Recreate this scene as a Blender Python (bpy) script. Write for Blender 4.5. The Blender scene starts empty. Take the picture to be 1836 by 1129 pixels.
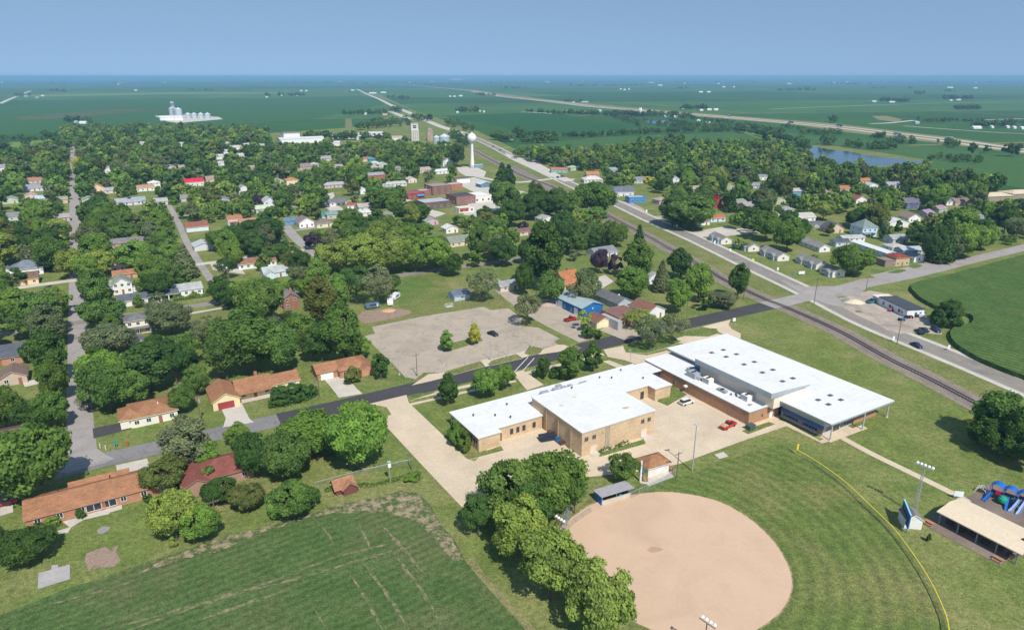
import bpy, bmesh, math, random
import numpy as np
from mathutils import Vector
from mathutils.geometry import tessellate_polygon
R = math.radians
rng = random.Random(7)
scn = bpy.context.scene
col = scn.collection

# ------------------------------------------------------------ camera, sky, sun
H, F, CX, CY, YH = 90.0, 1224.0, 918.0, 564.5, 137.0
PIT = math.atan((CY - YH) / F); CP, SP = math.cos(PIT), math.sin(PIT)
cam = bpy.data.cameras.new('camera'); cam.lens = 24.0; cam.sensor_width = 36.0
cam.clip_start = 1.0; cam.clip_end = 90000.0
camo = bpy.data.objects.new('camera', cam); col.objects.link(camo)
camo.location = (0, 0, H); camo.rotation_euler = (math.pi / 2 - PIT, 0, 0)
scn.camera = camo
SUN_EL, SUN_AZ = R(50), R(158)          # azimuth clockwise from +Y (the view direction)
w = bpy.data.worlds.new('World'); scn.world = w; w.use_nodes = True
nt = w.node_tree; nt.nodes.clear()
wo = nt.nodes.new('ShaderNodeOutputWorld'); bg = nt.nodes.new('ShaderNodeBackground')
sky = nt.nodes.new('ShaderNodeTexSky'); sky.sky_type = 'NISHITA'; sky.sun_disc = False
sky.sun_elevation = SUN_EL; sky.sun_rotation = SUN_AZ
sky.air_density = 1.0; sky.dust_density = 0.15; sky.ozone_density = 3.0
tc = nt.nodes.new('ShaderNodeTexCoord'); ad = nt.nodes.new('ShaderNodeVectorMath'); ad.operation = 'ADD'
ad.inputs[1].default_value = (0, 0, 0.36)
no = nt.nodes.new('ShaderNodeVectorMath'); no.operation = 'NORMALIZE'
nt.links.new(tc.outputs['Generated'], ad.inputs[0]); nt.links.new(ad.outputs[0], no.inputs[0])
nt.links.new(no.outputs[0], sky.inputs['Vector'])
hs_ = nt.nodes.new('ShaderNodeHueSaturation'); hs_.inputs['Hue'].default_value = 0.488; hs_.inputs['Saturation'].default_value = 0.88; hs_.inputs['Value'].default_value = 0.98
nt.links.new(sky.outputs[0], hs_.inputs['Color']); nt.links.new(hs_.outputs[0], bg.inputs[0]); bg.inputs[1].default_value = 0.138
nt.links.new(bg.outputs[0], wo.inputs[0])
sl = bpy.data.lights.new('sun', 'SUN'); sl.energy = 4.0; sl.angle = R(0.53); sl.color = (1, 0.94, 0.84)
so = bpy.data.objects.new('sun', sl); col.objects.link(so)
so.location = (100, -200, 400)
so.rotation_euler = (math.pi / 2 - SUN_EL, 0, math.pi - SUN_AZ)
_d = Vector((math.sin(SUN_AZ) * math.cos(SUN_EL), math.cos(SUN_AZ) * math.cos(SUN_EL), math.sin(SUN_EL)))
so.rotation_euler = _d.to_track_quat('Z', 'Y').to_euler()
scn.view_settings.view_transform = 'Standard'; scn.view_settings.look = 'None'
scn.view_settings.exposure = 0.34; scn.view_settings.gamma = 1.0
scn.cycles.use_denoising = True
scn.cycles.max_bounces = 5; scn.cycles.diffuse_bounces = 3; scn.cycles.glossy_bounces = 2
scn.cycles.transmission_bounces = 3; scn.cycles.volume_bounces = 0; scn.cycles.transparent_max_bounces = 6

# ------------------------------------------------------------ helpers
def P(x, y, z=0.0):
    a = (x - CX) / F; b = (y - CY) / F
    t = (H - z) / (SP + b * CP)
    return (a * t, (CP - b * SP) * t)
def proj(X, Y, Z=0.0):
    dz = H - Z
    zc = Y * CP + dz * SP
    return (CX + F * X / zc, CY + F * (dz * CP - Y * SP) / zc)
def mpp(y): return H / (F * (SP + (y - CY) / F * CP))
GA = R(30.8); UX, UY = math.cos(GA), math.sin(GA)
def uv2w(u, v): return (u * UX - v * UY, u * UY + v * UX)
def w2uv(x, y): return (x * UX + y * UY, -x * UY + y * UX)
def PUV(x, y, z=0.0): return w2uv(*P(x, y, z))

class MB:
    def __init__(s): s.v = []; s.f = []; s.m = []
    def add(s, vs, fs, mi=0):
        n = len(s.v); s.v += [tuple(q) for q in vs]
        for f in fs: s.f.append([i + n for i in f]); s.m.append(mi)
        return s
    def box(s, x0, x1, y0, y1, z0, z1, mi=0):
        return s.add([(x0,y0,z0),(x1,y0,z0),(x1,y1,z0),(x0,y1,z0),(x0,y0,z1),(x1,y0,z1),(x1,y1,z1),(x0,y1,z1)],
              [(3,2,1,0),(4,5,6,7),(0,1,5,4),(1,2,6,5),(2,3,7,6),(3,0,4,7)], mi)
    def prism(s, poly, z0, z1, mi=0, side=None):
        a = sum(poly[i][0]*poly[(i+1)%len(poly)][1]-poly[(i+1)%len(poly)][0]*poly[i][1] for i in range(len(poly)))
        if a < 0: poly = poly[::-1]
        n = len(poly)
        lo = [(q[0],q[1],z0) for q in poly]; hi = [(q[0],q[1],z1) for q in poly]
        tr = tessellate_polygon([[Vector((q[0],q[1],0)) for q in poly]])
        tr = [t if cross2(poly, t) > 0 else t[::-1] for t in tr]
        k = len(s.v); s.v += lo + hi
        for t in tr: s.f.append([i+n+k for i in t]); s.m.append(mi); 
        for t in tr: s.f.append([i+k for i in t[::-1]]); s.m.append(mi)
        for i in range(n):
            j = (i+1)%n; s.f.append([k+i,k+j,k+j+n,k+i+n]); s.m.append(mi if side is None else side)
        return s
    def sheet(s, poly, z, mi=0):
        tr = tessellate_polygon([[Vector((q[0],q[1],0)) for q in poly]])
        k = len(s.v); s.v += [(q[0],q[1],z) for q in poly]
        for t in tr:
            t = t if cross2(poly, t) > 0 else t[::-1]
            s.f.append([i+k for i in t]); s.m.append(mi)
        return s
    def tube(s, p0, p1, r0, r1=None, n=6, mi=0):
        if r1 is None: r1 = r0
        a = Vector(p0); b = Vector(p1); d = (b-a).normalized()
        x = d.orthogonal().normalized(); y = d.cross(x)
        vs = []
        for c, r in ((a,r0),(b,r1)):
            for i in range(n):
                t = 2*math.pi*i/n; vs.append(tuple(c + x*(r*math.cos(t)) + y*(r*math.sin(t))))
        fs = [(i,(i+1)%n,(i+1)%n+n,i+n) for i in range(n)] + [tuple(range(n))[::-1], tuple(range(n,2*n))]
        return s.add(vs, fs, mi)
    def lathe(s, prof, n=20, c=(0,0), mi=0):
        vs = []; fs = []
        for r, z in prof:
            for i in range(n):
                t = 2*math.pi*i/n; vs.append((c[0]+r*math.cos(t), c[1]+r*math.sin(t), z))
        for k in range(len(prof)-1):
            for i in range(n):
                j = (i+1)%n; fs.append((k*n+i,k*n+j,(k+1)*n+j,(k+1)*n+i))
        fs.append(tuple(range(n))[::-1]); fs.append(tuple(range((len(prof)-1)*n, len(prof)*n)))
        return s.add(vs, fs, mi)
    def build(s, name, mats, parent=None, off=(0,0,0), smooth=False, loc=None, rot=None):
        me = bpy.data.meshes.new(name)
        v = [(q[0]-off[0], q[1]-off[1], q[2]-off[2]) for q in s.v] if off != (0,0,0) else s.v
        me.from_pydata(v, [], s.f)
        for m in (mats if isinstance(mats,(list,tuple)) else [mats]): me.materials.append(m)
        me.polygons.foreach_set('material_index', s.m)
        if smooth: me.polygons.foreach_set('use_smooth', [True]*len(s.f))
        o = bpy.data.objects.new(name, me); col.objects.link(o)
        if parent: o.parent = parent
        if loc: o.location = loc
        if rot: o.rotation_euler = (0,0,rot)
        return o
def cross2(p, t):
    a, b, c = (p[i] for i in t)
    return (b[0]-a[0])*(c[1]-a[1])-(b[1]-a[1])*(c[0]-a[0])
def empty(name, loc, rz=0):
    o = bpy.data.objects.new(name, None); col.objects.link(o); o.empty_display_size = 0.5
    o.location = loc; o.rotation_euler = (0,0,rz); return o
LAND = []
def tag(o, label, cat, group=None, short=None, xy=None):
    o['label'] = label; o['category'] = cat
    if group: o['group'] = group
    if short: LAND.append((short, xy[0] if xy else o.location[0], xy[1] if xy else o.location[1]))
    return o
def struct(o): o['kind'] = 'structure'; return o
def stuff(o): o['kind'] = 'stuff'; return o

# ------------------------------------------------------------ materials
MC = {}
def newmat(name):
    m = bpy.data.materials.new(name); m.use_nodes = True
    n = m.node_tree.nodes; n.clear()
    out = n.new('ShaderNodeOutputMaterial'); b = n.new('ShaderNodeBsdfPrincipled')
    m.node_tree.links.new(b.outputs[0], out.inputs[0])
    return m, m.node_tree, b
def N(nt, t, **kw):
    n = nt.nodes.new(t)
    for k, v in kw.items(): setattr(n, k, v)
    return n
def noise(nt, vec, scale, detail=3, rough=0.55, dist=0.0):
    n = N(nt, 'ShaderNodeTexNoise'); n.inputs['Scale'].default_value = scale; n.inputs['Detail'].default_value = detail
    n.inputs['Roughness'].default_value = rough; n.inputs['Distortion'].default_value = dist
    nt.links.new(vec, n.inputs['Vector']); return n.outputs['Fac']
def ramp(nt, fac, stops):
    r = N(nt, 'ShaderNodeValToRGB'); cr = r.color_ramp
    while len(cr.elements) < len(stops): cr.elements.new(0.5)
    for e, (p, c) in zip(cr.elements, stops): e.position = p; e.color = (c[0], c[1], c[2], 1)
    nt.links.new(fac, r.inputs[0]); return r.outputs[0]
def mix(nt, fac, a, b, mode='MIX'):
    m = N(nt, 'ShaderNodeMix', data_type='RGBA', blend_type=mode)
    for sock, val in ((m.inputs[0], fac), (m.inputs[6], a), (m.inputs[7], b)):
        if isinstance(val, (int, float)): sock.default_value = val
        elif isinstance(val, tuple): sock.default_value = (val[0], val[1], val[2], 1)
        else: nt.links.new(val, sock)
    return m.outputs[2]
def mth(nt, op, a, b=None):
    m = N(nt, 'ShaderNodeMath', operation=op)
    for i, val in enumerate((a, b)):
        if val is None: continue
        if isinstance(val, (int, float)): m.inputs[i].default_value = val
        else: nt.links.new(val, m.inputs[i])
    return m.outputs[0]
def pos(nt): return N(nt, 'ShaderNodeNewGeometry').outputs['Position']
def gray(v): return (v, v, v)
def plain(c, rough=0.85, var=0.12, scale=0.6, spec=0.3, metal=0.0, fine=0.0):
    key = ('p', tuple(round(q, 3) for q in c), rough, var, scale, spec, metal, fine)
    if key in MC: return MC[key]
    m, nt, b = newmat('painted_surface')
    v = N(nt, 'ShaderNodeTexCoord').outputs['Object']
    f = noise(nt, v, scale, 5, 0.65)
    cc = ramp(nt, f, [(0.3, [q * (1 - var) for q in c]), (0.7, [min(1, q * (1 + var)) for q in c])])
    if fine:
        f2 = noise(nt, v, 6.0, 2)
        cc = mix(nt, 1.0, cc, ramp(nt, f2, [(0.35, gray(1 - fine)), (0.65, gray(1 + fine * 0.6))]), 'MULTIPLY')
    nt.links.new(cc, b.inputs['Base Color']); b.inputs['Roughness'].default_value = rough
    b.inputs['Specular IOR Level'].default_value = spec; b.inputs['Metallic'].default_value = metal
    MC[key] = m; return m
def shingle(c):
    key = ('s', c)
    if key in MC: return MC[key]
    m, nt, b = newmat('shingle_roof')
    v = N(nt, 'ShaderNodeTexCoord').outputs['Object']
    br = N(nt, 'ShaderNodeTexBrick'); br.inputs['Scale'].default_value = 1.0
    br.inputs['Brick Width'].default_value = 0.9; br.inputs['Row Height'].default_value = 0.35; br.inputs['Mortar Size'].default_value = 0.03
    br.inputs['Color1'].default_value = (1.12, 1.12, 1.12, 1); br.inputs['Color2'].default_value = (0.84, 0.84, 0.84, 1); br.inputs['Mortar'].default_value = (0.72, 0.72, 0.72, 1)
    nt.links.new(v, br.inputs['Vector'])
    f = noise(nt, v, 0.35, 5, 0.7); f2 = noise(nt, v, 4.0, 2)
    cc = ramp(nt, f, [(0.3, [q * 0.82 for q in c]), (0.7, [q * 1.15 for q in c])])
    cc = mix(nt, 1.0, cc, ramp(nt, f2, [(0.3, gray(0.82)), (0.7, gray(1.15))]), 'MULTIPLY')
    cc = mix(nt, 1.0, cc, br.outputs[0], 'MULTIPLY')
    nt.links.new(cc, b.inputs['Base Color']); b.inputs['Roughness'].default_value = 0.95; b.inputs['Specular IOR Level'].default_value = 0.1
    MC[key] = m; return m
def brick(c, mortar=1.25, sc=1.0):
    key = ('b', c, sc)
    if key in MC: return MC[key]
    m, nt, b = newmat('brick_wall')
    g = N(nt, 'ShaderNodeTexCoord').outputs['Object']
    sx = N(nt, 'ShaderNodeSeparateXYZ'); nt.links.new(g, sx.inputs[0])
    cb = N(nt, 'ShaderNodeCombineXYZ'); nt.links.new(mth(nt, 'ADD', sx.outputs[0], sx.outputs[1]), cb.inputs[0]); nt.links.new(sx.outputs[2], cb.inputs[1])
    br = N(nt, 'ShaderNodeTexBrick'); br.inputs['Scale'].default_value = sc
    br.inputs['Brick Width'].default_value = 0.8; br.inputs['Row Height'].default_value = 0.3; br.inputs['Mortar Size'].default_value = 0.03
    br.inputs['Color1'].default_value = tuple(q * 1.1 for q in c) + (1,); br.inputs['Color2'].default_value = tuple(q * 0.88 for q in c) + (1,)
    br.inputs['Mortar'].default_value = tuple(min(1, q * mortar * 0.75) for q in c) + (1,)
    nt.links.new(cb.outputs[0], br.inputs['Vector'])
    f = noise(nt, g, 0.4, 4)
    cc = mix(nt, 1.0, br.outputs[0], ramp(nt, f, [(0.3, gray(0.88)), (0.7, gray(1.08))]), 'MULTIPLY')
    nt.links.new(cc, b.inputs['Base Color']); b.inputs['Roughness'].default_value = 0.9; b.inputs['Specular IOR Level'].default_value = 0.2
    MC[key] = m; return m
def paving(name, c, joint=0.0, js=4.0, crack=0.0, var=0.1, stain=0.0, warm=None, spk=0.09):
    m, nt, b = newmat(name); g = pos(nt)
    mp = N(nt, 'ShaderNodeMapping'); mp.inputs['Rotation'].default_value = (0, 0, -GA); nt.links.new(g, mp.inputs[0]); u = mp.outputs[0]
    f = noise(nt, g, 0.12, 6, 0.65); f2 = noise(nt, g, 1.6, 3)
    cc = ramp(nt, f, [(0.3, [q * (1 - var) for q in c]), (0.7, [min(1, q * (1 + var)) for q in c])])
    cc = mix(nt, 1.0, cc, ramp(nt, f2, [(0.3, gray(1-spk)), (0.7, gray(1+spk*.85))]), 'MULTIPLY')
    if joint:
        br = N(nt, 'ShaderNodeTexBrick'); br.offset = 0.0; br.inputs['Scale'].default_value = 1.0
        br.inputs['Brick Width'].default_value = js; br.inputs['Row Height'].default_value = js; br.inputs['Mortar Size'].default_value = 0.06
        br.inputs['Color1'].default_value = (1.03, 1.03, 1.03, 1); br.inputs['Color2'].default_value = (0.95, 0.95, 0.95, 1)
        br.inputs['Mortar'].default_value = gray(1 - joint) + (1,); nt.links.new(u, br.inputs['Vector'])
        cc = mix(nt, 1.0, cc, br.outputs[0], 'MULTIPLY')
    if crack:
        vo = N(nt, 'ShaderNodeTexVoronoi', feature='DISTANCE_TO_EDGE'); vo.inputs['Scale'].default_value = 0.13
        wv = N(nt, 'ShaderNodeTexNoise'); wv.inputs['Scale'].default_value = 0.25; nt.links.new(g, wv.inputs['Vector'])
        a = N(nt, 'ShaderNodeVectorMath', operation='MULTIPLY_ADD'); a.inputs[1].default_value = (9, 9, 0)
        nt.links.new(wv.outputs['Color'], a.inputs[0]); nt.links.new(g, a.inputs[2]); nt.links.new(a.outputs[0], vo.inputs['Vector'])
        cc = mix(nt, 1.0, cc, ramp(nt, vo.outputs['Distance'], [(0.0, gray(1 - crack)), (0.035, gray(1.0))]), 'MULTIPLY')
    if stain:
        f3 = noise(nt, g, 0.06, 5, 0.7, 1.0)
        cc = mix(nt, 1.0, cc, ramp(nt, f3, [(0.36, gray(1 - stain)), (0.5, gray(1.0))]), 'MULTIPLY')
    if warm: cc = mix(nt, ramp(nt, noise(nt, g, 0.05, 4), [(0.45, gray(0)), (0.7, gray(0.6))]), cc, warm)
    nt.links.new(cc, b.inputs['Base Color']); b.inputs['Roughness'].default_value = 0.92; b.inputs['Specular IOR Level'].default_value = 0.2
    return m
def grassmat(name, g1, g2, dry, dryamt=0.5, rings=None, stripes=None, bump=True):
    m, nt, b = newmat(name); g = pos(nt)
    f = noise(nt, g, 0.045, 6, 0.62, 0.6); f2 = noise(nt, g, 0.9, 4, 0.7); f3 = noise(nt, g, 0.16, 5, 0.6)
    cc = ramp(nt, f3, [(0.32, g1), (0.68, g2)])
    cc = mix(nt, ramp(nt, f, [(0.46, gray(0)), (0.70, gray(dryamt))]), cc, dry)
    cc = mix(nt, 1.0, cc, ramp(nt, f2, [(0.28, gray(0.62)), (0.72, gray(1.34))]), 'MULTIPLY')
    cc = mix(nt, 1.0, cc, ramp(nt, noise(nt, g, 3.6, 2, 0.6), [(0.3, gray(0.72)), (0.7, gray(1.26))]), 'MULTIPLY')
    if rings:
        d = N(nt, 'ShaderNodeVectorMath', operation='DISTANCE'); d.inputs[1].default_value = (rings[0], rings[1], 0)
        wv = noise(nt, g, 0.12, 2); nt.links.new(g, d.inputs[0]); rc = rings[3] if len(rings) > 3 else 0.10
        s = mth(nt, 'SINE', mth(nt, 'MULTIPLY', mth(nt, 'ADD', d.outputs['Value'], mth(nt, 'MULTIPLY', wv, 1.4)), 2 * math.pi / rings[2]))
        cc = mix(nt, 1.0, cc, ramp(nt, mth(nt, 'MULTIPLY_ADD', s, 0.5), [(0, gray(1-rc)), (1, (1+rc*.8, 1+rc*.7, 1+rc*.2))]), 'MULTIPLY')
    if stripes:
        sx = N(nt, 'ShaderNodeVectorMath', operation='DOT_PRODUCT'); sx.inputs[1].default_value = (math.cos(stripes[0]), math.sin(stripes[0]), 0)
        nt.links.new(g, sx.inputs[0])
        s = mth(nt, 'SINE', mth(nt, 'MULTIPLY', mth(nt, 'ADD', sx.outputs['Value'], mth(nt, 'MULTIPLY', noise(nt, g, 0.2, 2), 0.8)), 2 * math.pi / stripes[1]))
        cc = mix(nt, 1.0, cc, ramp(nt, mth(nt, 'MULTIPLY_ADD', s, 0.5), [(0, gray(1 - stripes[2])), (1, gray(1 + stripes[2]))]), 'MULTIPLY')
    nt.links.new(cc, b.inputs['Base Color']); b.inputs['Roughness'].default_value = 1.0; b.inputs['Specular IOR Level'].default_value = 0.05
    if bump:
        bp = N(nt, 'ShaderNodeBump'); bp.inputs['Strength'].default_value = 0.5; bp.inputs['Distance'].default_value = 0.25
        nt.links.new(noise(nt, g, 1.8, 4, 0.7), bp.inputs['Height']); nt.links.new(bp.outputs[0], b.inputs['Normal'])
    return m
def soilmat(name, soil, green, lo, hi, sc=0.35):
    m, nt, b = newmat(name); g = pos(nt)
    f = noise(nt, g, sc, 6, 0.75); f2 = noise(nt, g, 1.5, 3)
    cc = mix(nt, ramp(nt, f, [(lo, gray(0)), (hi, gray(1))]), soil, green)
    cc = mix(nt, 1.0, cc, ramp(nt, f2, [(0.3, gray(0.8)), (0.7, gray(1.15))]), 'MULTIPLY')
    nt.links.new(cc, b.inputs['Base Color']); b.inputs['Roughness'].default_value = 1.0; b.inputs['Specular IOR Level'].default_value = 0.05
    return m
def farground():
    m, nt, b = newmat('farmland'); g = pos(nt)
    mp = N(nt, 'ShaderNodeMapping'); mp.inputs['Rotation'].default_value = (0, 0, R(-13)); nt.links.new(g, mp.inputs[0])
    br = N(nt, 'ShaderNodeTexBrick'); br.inputs['Scale'].default_value = 1.0; br.offset = 0.37; br.inputs['Bias'].default_value = 0.1
    br.inputs['Brick Width'].default_value = 1600; br.inputs['Row Height'].default_value = 820; br.inputs['Mortar Size'].default_value = 7.0
    br.inputs['Color1'].default_value = (0.032, 0.092, 0.028, 1); br.inputs['Color2'].default_value = (0.070, 0.150, 0.040, 1); br.inputs['Mortar'].default_value = (0.17, 0.17, 0.08, 1)
    nt.links.new(mp.outputs[0], br.inputs['Vector'])
    f = noise(nt, g, 0.0022, 6, 0.6, 0.4); f2 = noise(nt, g, 0.03, 5, 0.7)
    cc = mix(nt, 1.0, br.outputs[0], ramp(nt, f, [(0.3, gray(0.82)), (0.7, (1.2, 1.16, 1.1))]), 'MULTIPLY')
    cc = mix(nt, 1.0, cc, ramp(nt, f2, [(0.3, gray(0.85)), (0.7, gray(1.15))]), 'MULTIPLY')
    nt.links.new(cc, b.inputs['Base Color']); b.inputs['Roughness'].default_value = 1.0; b.inputs['Specular IOR Level'].default_value = 0.03
    return m
def glassmat():
    m, nt, b = newmat('window_glass'); b.inputs['Base Color'].default_value = (0.02, 0.028, 0.035, 1)
    b.inputs['Roughness'].default_value = 0.12; b.inputs['Specular IOR Level'].default_value = 0.6
    v = N(nt, 'ShaderNodeTexCoord').outputs['Object']
    nt.links.new(ramp(nt, noise(nt, v, 1.3, 3), [(0.3, (0.012, 0.018, 0.025)), (0.7, (0.05, 0.06, 0.07))]), b.inputs['Base Color'])
    return m
def watermat():
    m, nt, b = newmat('pond_water'); b.inputs['Base Color'].default_value = (0.02, 0.05, 0.07, 1); b.inputs['Roughness'].default_value = 0.08
    g = pos(nt); bp = N(nt, 'ShaderNodeBump'); bp.inputs['Strength'].default_value = 0.15; bp.inputs['Distance'].default_value = 0.3
    nt.links.new(noise(nt, g, 0.5, 4), bp.inputs['Height']); nt.links.new(bp.outputs[0], b.inputs['Normal'])
    nt.links.new(ramp(nt, noise(nt, g, 0.02, 4), [(0.3, (0.015, 0.04, 0.06)), (0.7, (0.03, 0.06, 0.07))]), b.inputs['Base Color'])
    return m
def foliage(attr):
    m, nt, b = newmat('foliage'); nt.nodes.remove(b)
    out = [n for n in nt.nodes if n.type == 'OUTPUT_MATERIAL'][0]
    a = N(nt, 'ShaderNodeAttribute', attribute_name='tone')
    if attr: c = N(nt, 'ShaderNodeAttribute', attribute_name='tint').outputs['Color']
    else: c = N(nt, 'ShaderNodeObjectInfo').outputs['Color']
    cc = mix(nt, 1.0, c, ramp(nt, a.outputs['Fac'], [(0, (0.62, 0.66, 0.70)), (1, (1.42, 1.34, 1.16))]), 'MULTIPLY')
    d = N(nt, 'ShaderNodeBsdfDiffuse'); t = N(nt, 'ShaderNodeBsdfTranslucent'); s = N(nt, 'ShaderNodeMixShader'); s.inputs[0].default_value = 0.36
    nt.links.new(cc, d.inputs[0]); nt.links.new(cc, t.inputs[0]); nt.links.new(d.outputs[0], s.inputs[1]); nt.links.new(t.outputs[0], s.inputs[2])
    nt.links.new(s.outputs[0], out.inputs[0])
    return m
GLASS = glassmat()
FOL, FOLT = foliage(False), foliage(True)
BARK = plain((0.11, 0.085, 0.065), 0.95, 0.25, 2.0)
WHITE = plain((0.78, 0.78, 0.76)); 
def membrane():
    m, nt, b = newmat('white_membrane'); v = N(nt, 'ShaderNodeTexCoord').outputs['Object']
    br = N(nt, 'ShaderNodeTexBrick'); br.offset = 0.3; br.inputs['Scale'].default_value = 1.0; br.inputs['Brick Width'].default_value = 15.0; br.inputs['Row Height'].default_value = 2.4; br.inputs['Mortar Size'].default_value = 0.05
    br.inputs['Color1'].default_value = (0.695, 0.695, 0.69, 1); br.inputs['Color2'].default_value = (0.68, 0.68, 0.675, 1); br.inputs['Mortar'].default_value = (0.60, 0.605, 0.62, 1); nt.links.new(v, br.inputs['Vector'])
    f = noise(nt, v, 0.13, 6, 0.7, 0.8); f2 = noise(nt, v, 0.9, 4, 0.7)
    cc = mix(nt, 1.0, br.outputs[0], ramp(nt, f, [(0.34, (0.92, 0.915, 0.905)), (0.5, gray(1.0))]), 'MULTIPLY')
    cc = mix(nt, 1.0, cc, ramp(nt, f2, [(0.25, gray(0.94)), (0.6, gray(1.02))]), 'MULTIPLY')
    nt.links.new(cc, b.inputs['Base Color']); b.inputs['Roughness'].default_value = 0.75; b.inputs['Specular IOR Level'].default_value = 0.25
    return m
ROOFW = membrane()
STEEL = plain((0.33, 0.34, 0.35), 0.5, 0.1, 1.0, 0.5); GALV = plain((0.45, 0.47, 0.5), 0.45, 0.1, 1.0, 0.5, 0.3)
WOOD = plain((0.17, 0.13, 0.10), 0.95, 0.2, 3.0); CONC = plain((0.5, 0.46, 0.40), 0.95, 0.12, 0.8)
DARK = plain((0.03, 0.03, 0.033), 0.6); RUBBER = plain((0.02, 0.02, 0.02), 0.9)

# ------------------------------------------------------------ ground and paving
def smooth_line(pts, n=6):
    out = []
    for i in range(len(pts)-1):
        p0 = pts[max(0,i-1)]; p1 = pts[i]; p2 = pts[i+1]; p3 = pts[min(len(pts)-1,i+2)]
        for k in range(n):
            t = k/n
            out.append(tuple(0.5*((2*p1[j]) + (-p0[j]+p2[j])*t + (2*p0[j]-5*p1[j]+4*p2[j]-p3[j])*t*t + (-p0[j]+3*p1[j]-3*p2[j]+p3[j])*t**3) for j in (0,1)))
    out.append(tuple(pts[-1])); return out
def resample(line, step):
    out = [line[0]]; acc = 0
    for i in range(len(line)-1):
        a, b = line[i], line[i+1]; l = math.dist(a,b); d = step-acc
        while d < l: out.append((a[0]+(b[0]-a[0])*d/l, a[1]+(b[1]-a[1])*d/l)); d += step
        acc = (acc+l) % step
    return out
def W(pts, z=0): return [P(x, y, z) for x, y in pts]
def ribbon_poly(line, width, off=0.0):
    L = []; Rr = []
    for i, p in enumerate(line):
        a = line[max(0,i-1)]; b = line[min(len(line)-1,i+1)]
        dx, dy = b[0]-a[0], b[1]-a[1]; l = math.hypot(dx,dy) or 1; nx, ny = -dy/l, dx/l
        L.append((p[0]+nx*(off+width/2), p[1]+ny*(off+width/2))); Rr.append((p[0]+nx*(off-width/2), p[1]+ny*(off-width/2)))
    return L, Rr
def ribbon(mb, line, width, z, off=0.0, mi=0):
    L, Rr = ribbon_poly(line, width, off); n = len(line)
    mb.add([(x,y,z) for x,y in Rr] + [(x,y,z) for x,y in L], [(i,i+1,i+1+n,i+n) for i in range(n-1)], mi); return mb
def jag(poly, step, amp, seed=1):
    r = random.Random(seed); out = []
    for i, a in enumerate(poly):
        b = poly[(i+1)%len(poly)]; l = math.dist(a,b); n = max(1,int(l/step))
        for k in range(n):
            t = k/n; out.append((a[0]+(b[0]-a[0])*t + (r.uniform(-amp,amp) if k else 0), a[1]+(b[1]-a[1])*t + (r.uniform(-amp,amp) if k else 0)))
    return out
ROADS = []   # world polylines with half widths (for keeping trees off)
def road(name, px, width, z, m, n=6, keep=True, world=None):
    line = smooth_line(world or W(px), n); mb = MB(); ribbon(mb, line, width, z)
    o = struct(mb.build(name, m))
    if keep: ROADS.append((line, width/2))
    return line
def area(name, px, z, m, j=None, seed=1, kind=struct):
    poly = W(px)
    if j: poly = jag(poly, j[0], j[1], seed)
    return kind(MB().sheet(poly, z).build(name, m))

GRASS = grassmat('grass', (0.114, 0.156, 0.040), (0.172, 0.212, 0.060), (0.30, 0.255, 0.12), 0.65)
LAWN = grassmat('mown_grass', (0.088, 0.145, 0.035), (0.130, 0.186, 0.048), (0.27, 0.22, 0.10), 0.6)
VERGE = grassmat('verge_grass', (0.125, 0.155, 0.045), (0.18, 0.20, 0.07), (0.26, 0.22, 0.10), 0.6)
MED = P(1172, 985)
OUTF = grassmat('outfield_grass', (0.094, 0.140, 0.037), (0.136, 0.180, 0.050), (0.26, 0.215, 0.10), 0.6, rings=(MED[0], MED[1], 3.1, 0.13))
CROP = grassmat('young_crop', (0.062, 0.110, 0.033), (0.088, 0.138, 0.044), (0.19, 0.155, 0.085), 0.5, stripes=(R(125), 1.9, 0.11))
CORN = grassmat('corn_rows', (0.056, 0.108, 0.030), (0.082, 0.142, 0.042), (0.11, 0.145, 0.05), 0.4, rings=(P(2300, 300)[0], P(2300, 300)[1], 2.6, 0.24))
FIELD = grassmat('green_field', (0.045, 0.11, 0.032), (0.068, 0.14, 0.040), (0.09, 0.14, 0.04), 0.4, bump=False)
PALEF = grassmat('pale_meadow', (0.12, 0.19, 0.045), (0.17, 0.24, 0.065), (0.26, 0.26, 0.10), 0.5, bump=False)
DRYF = grassmat('dry_verge', (0.17, 0.17, 0.075), (0.23, 0.21, 0.10), (0.30, 0.25, 0.13), 0.6, bump=False)
CONCRETE = paving('beige_concrete', (0.58, 0.475, 0.35), 0.09, 4.2, 0, 0.07, 0.06)
PALECON = paving('pale_concrete', (0.52, 0.48, 0.42), 0.1, 3.0, 0, 0.1)
LOTM = paving('worn_lot', (0.40, 0.34, 0.27), 0, 4, 0.22, 0.08, 0.14)
ASPH = paving('fresh_asphalt', (0.062, 0.060, 0.064), 0, 4, 0, 0.12)
OLDASPH = paving('worn_asphalt', (0.215, 0.205, 0.205), 0, 4, 0.2, 0.12, 0.12)
HWYM = paving('highway_asphalt', (0.25, 0.225, 0.20), 0, 4, 0.1, 0.12, 0.15)
STREETM = paving('street_surface', (0.33, 0.30, 0.285), 0, 4, 0.15, 0.1, 0.12)
GRAVEL = paving('gravel', (0.40, 0.34, 0.28), 0, 4, 0, 0.2, 0.25)
BALLAST = paving('ballast', (0.215, 0.18, 0.16), 0, 4, 0, 0.25, 0.2)
DIRT = paving('infield_dirt', (0.555, 0.395, 0.275), 0, 4, 0, 0.04, 0.07, None, 0.03)
MULCH = paving('mulch', (0.20, 0.155, 0.13), 0, 4, 0, 0.25, 0.2)
LINE = plain((0.75, 0.74, 0.70), 0.9, 0.15, 0.4)
SOIL = soilmat('bare_soil', (0.33, 0.255, 0.175), (0.070, 0.112, 0.036), 0.42, 0.56, 0.55)
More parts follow.
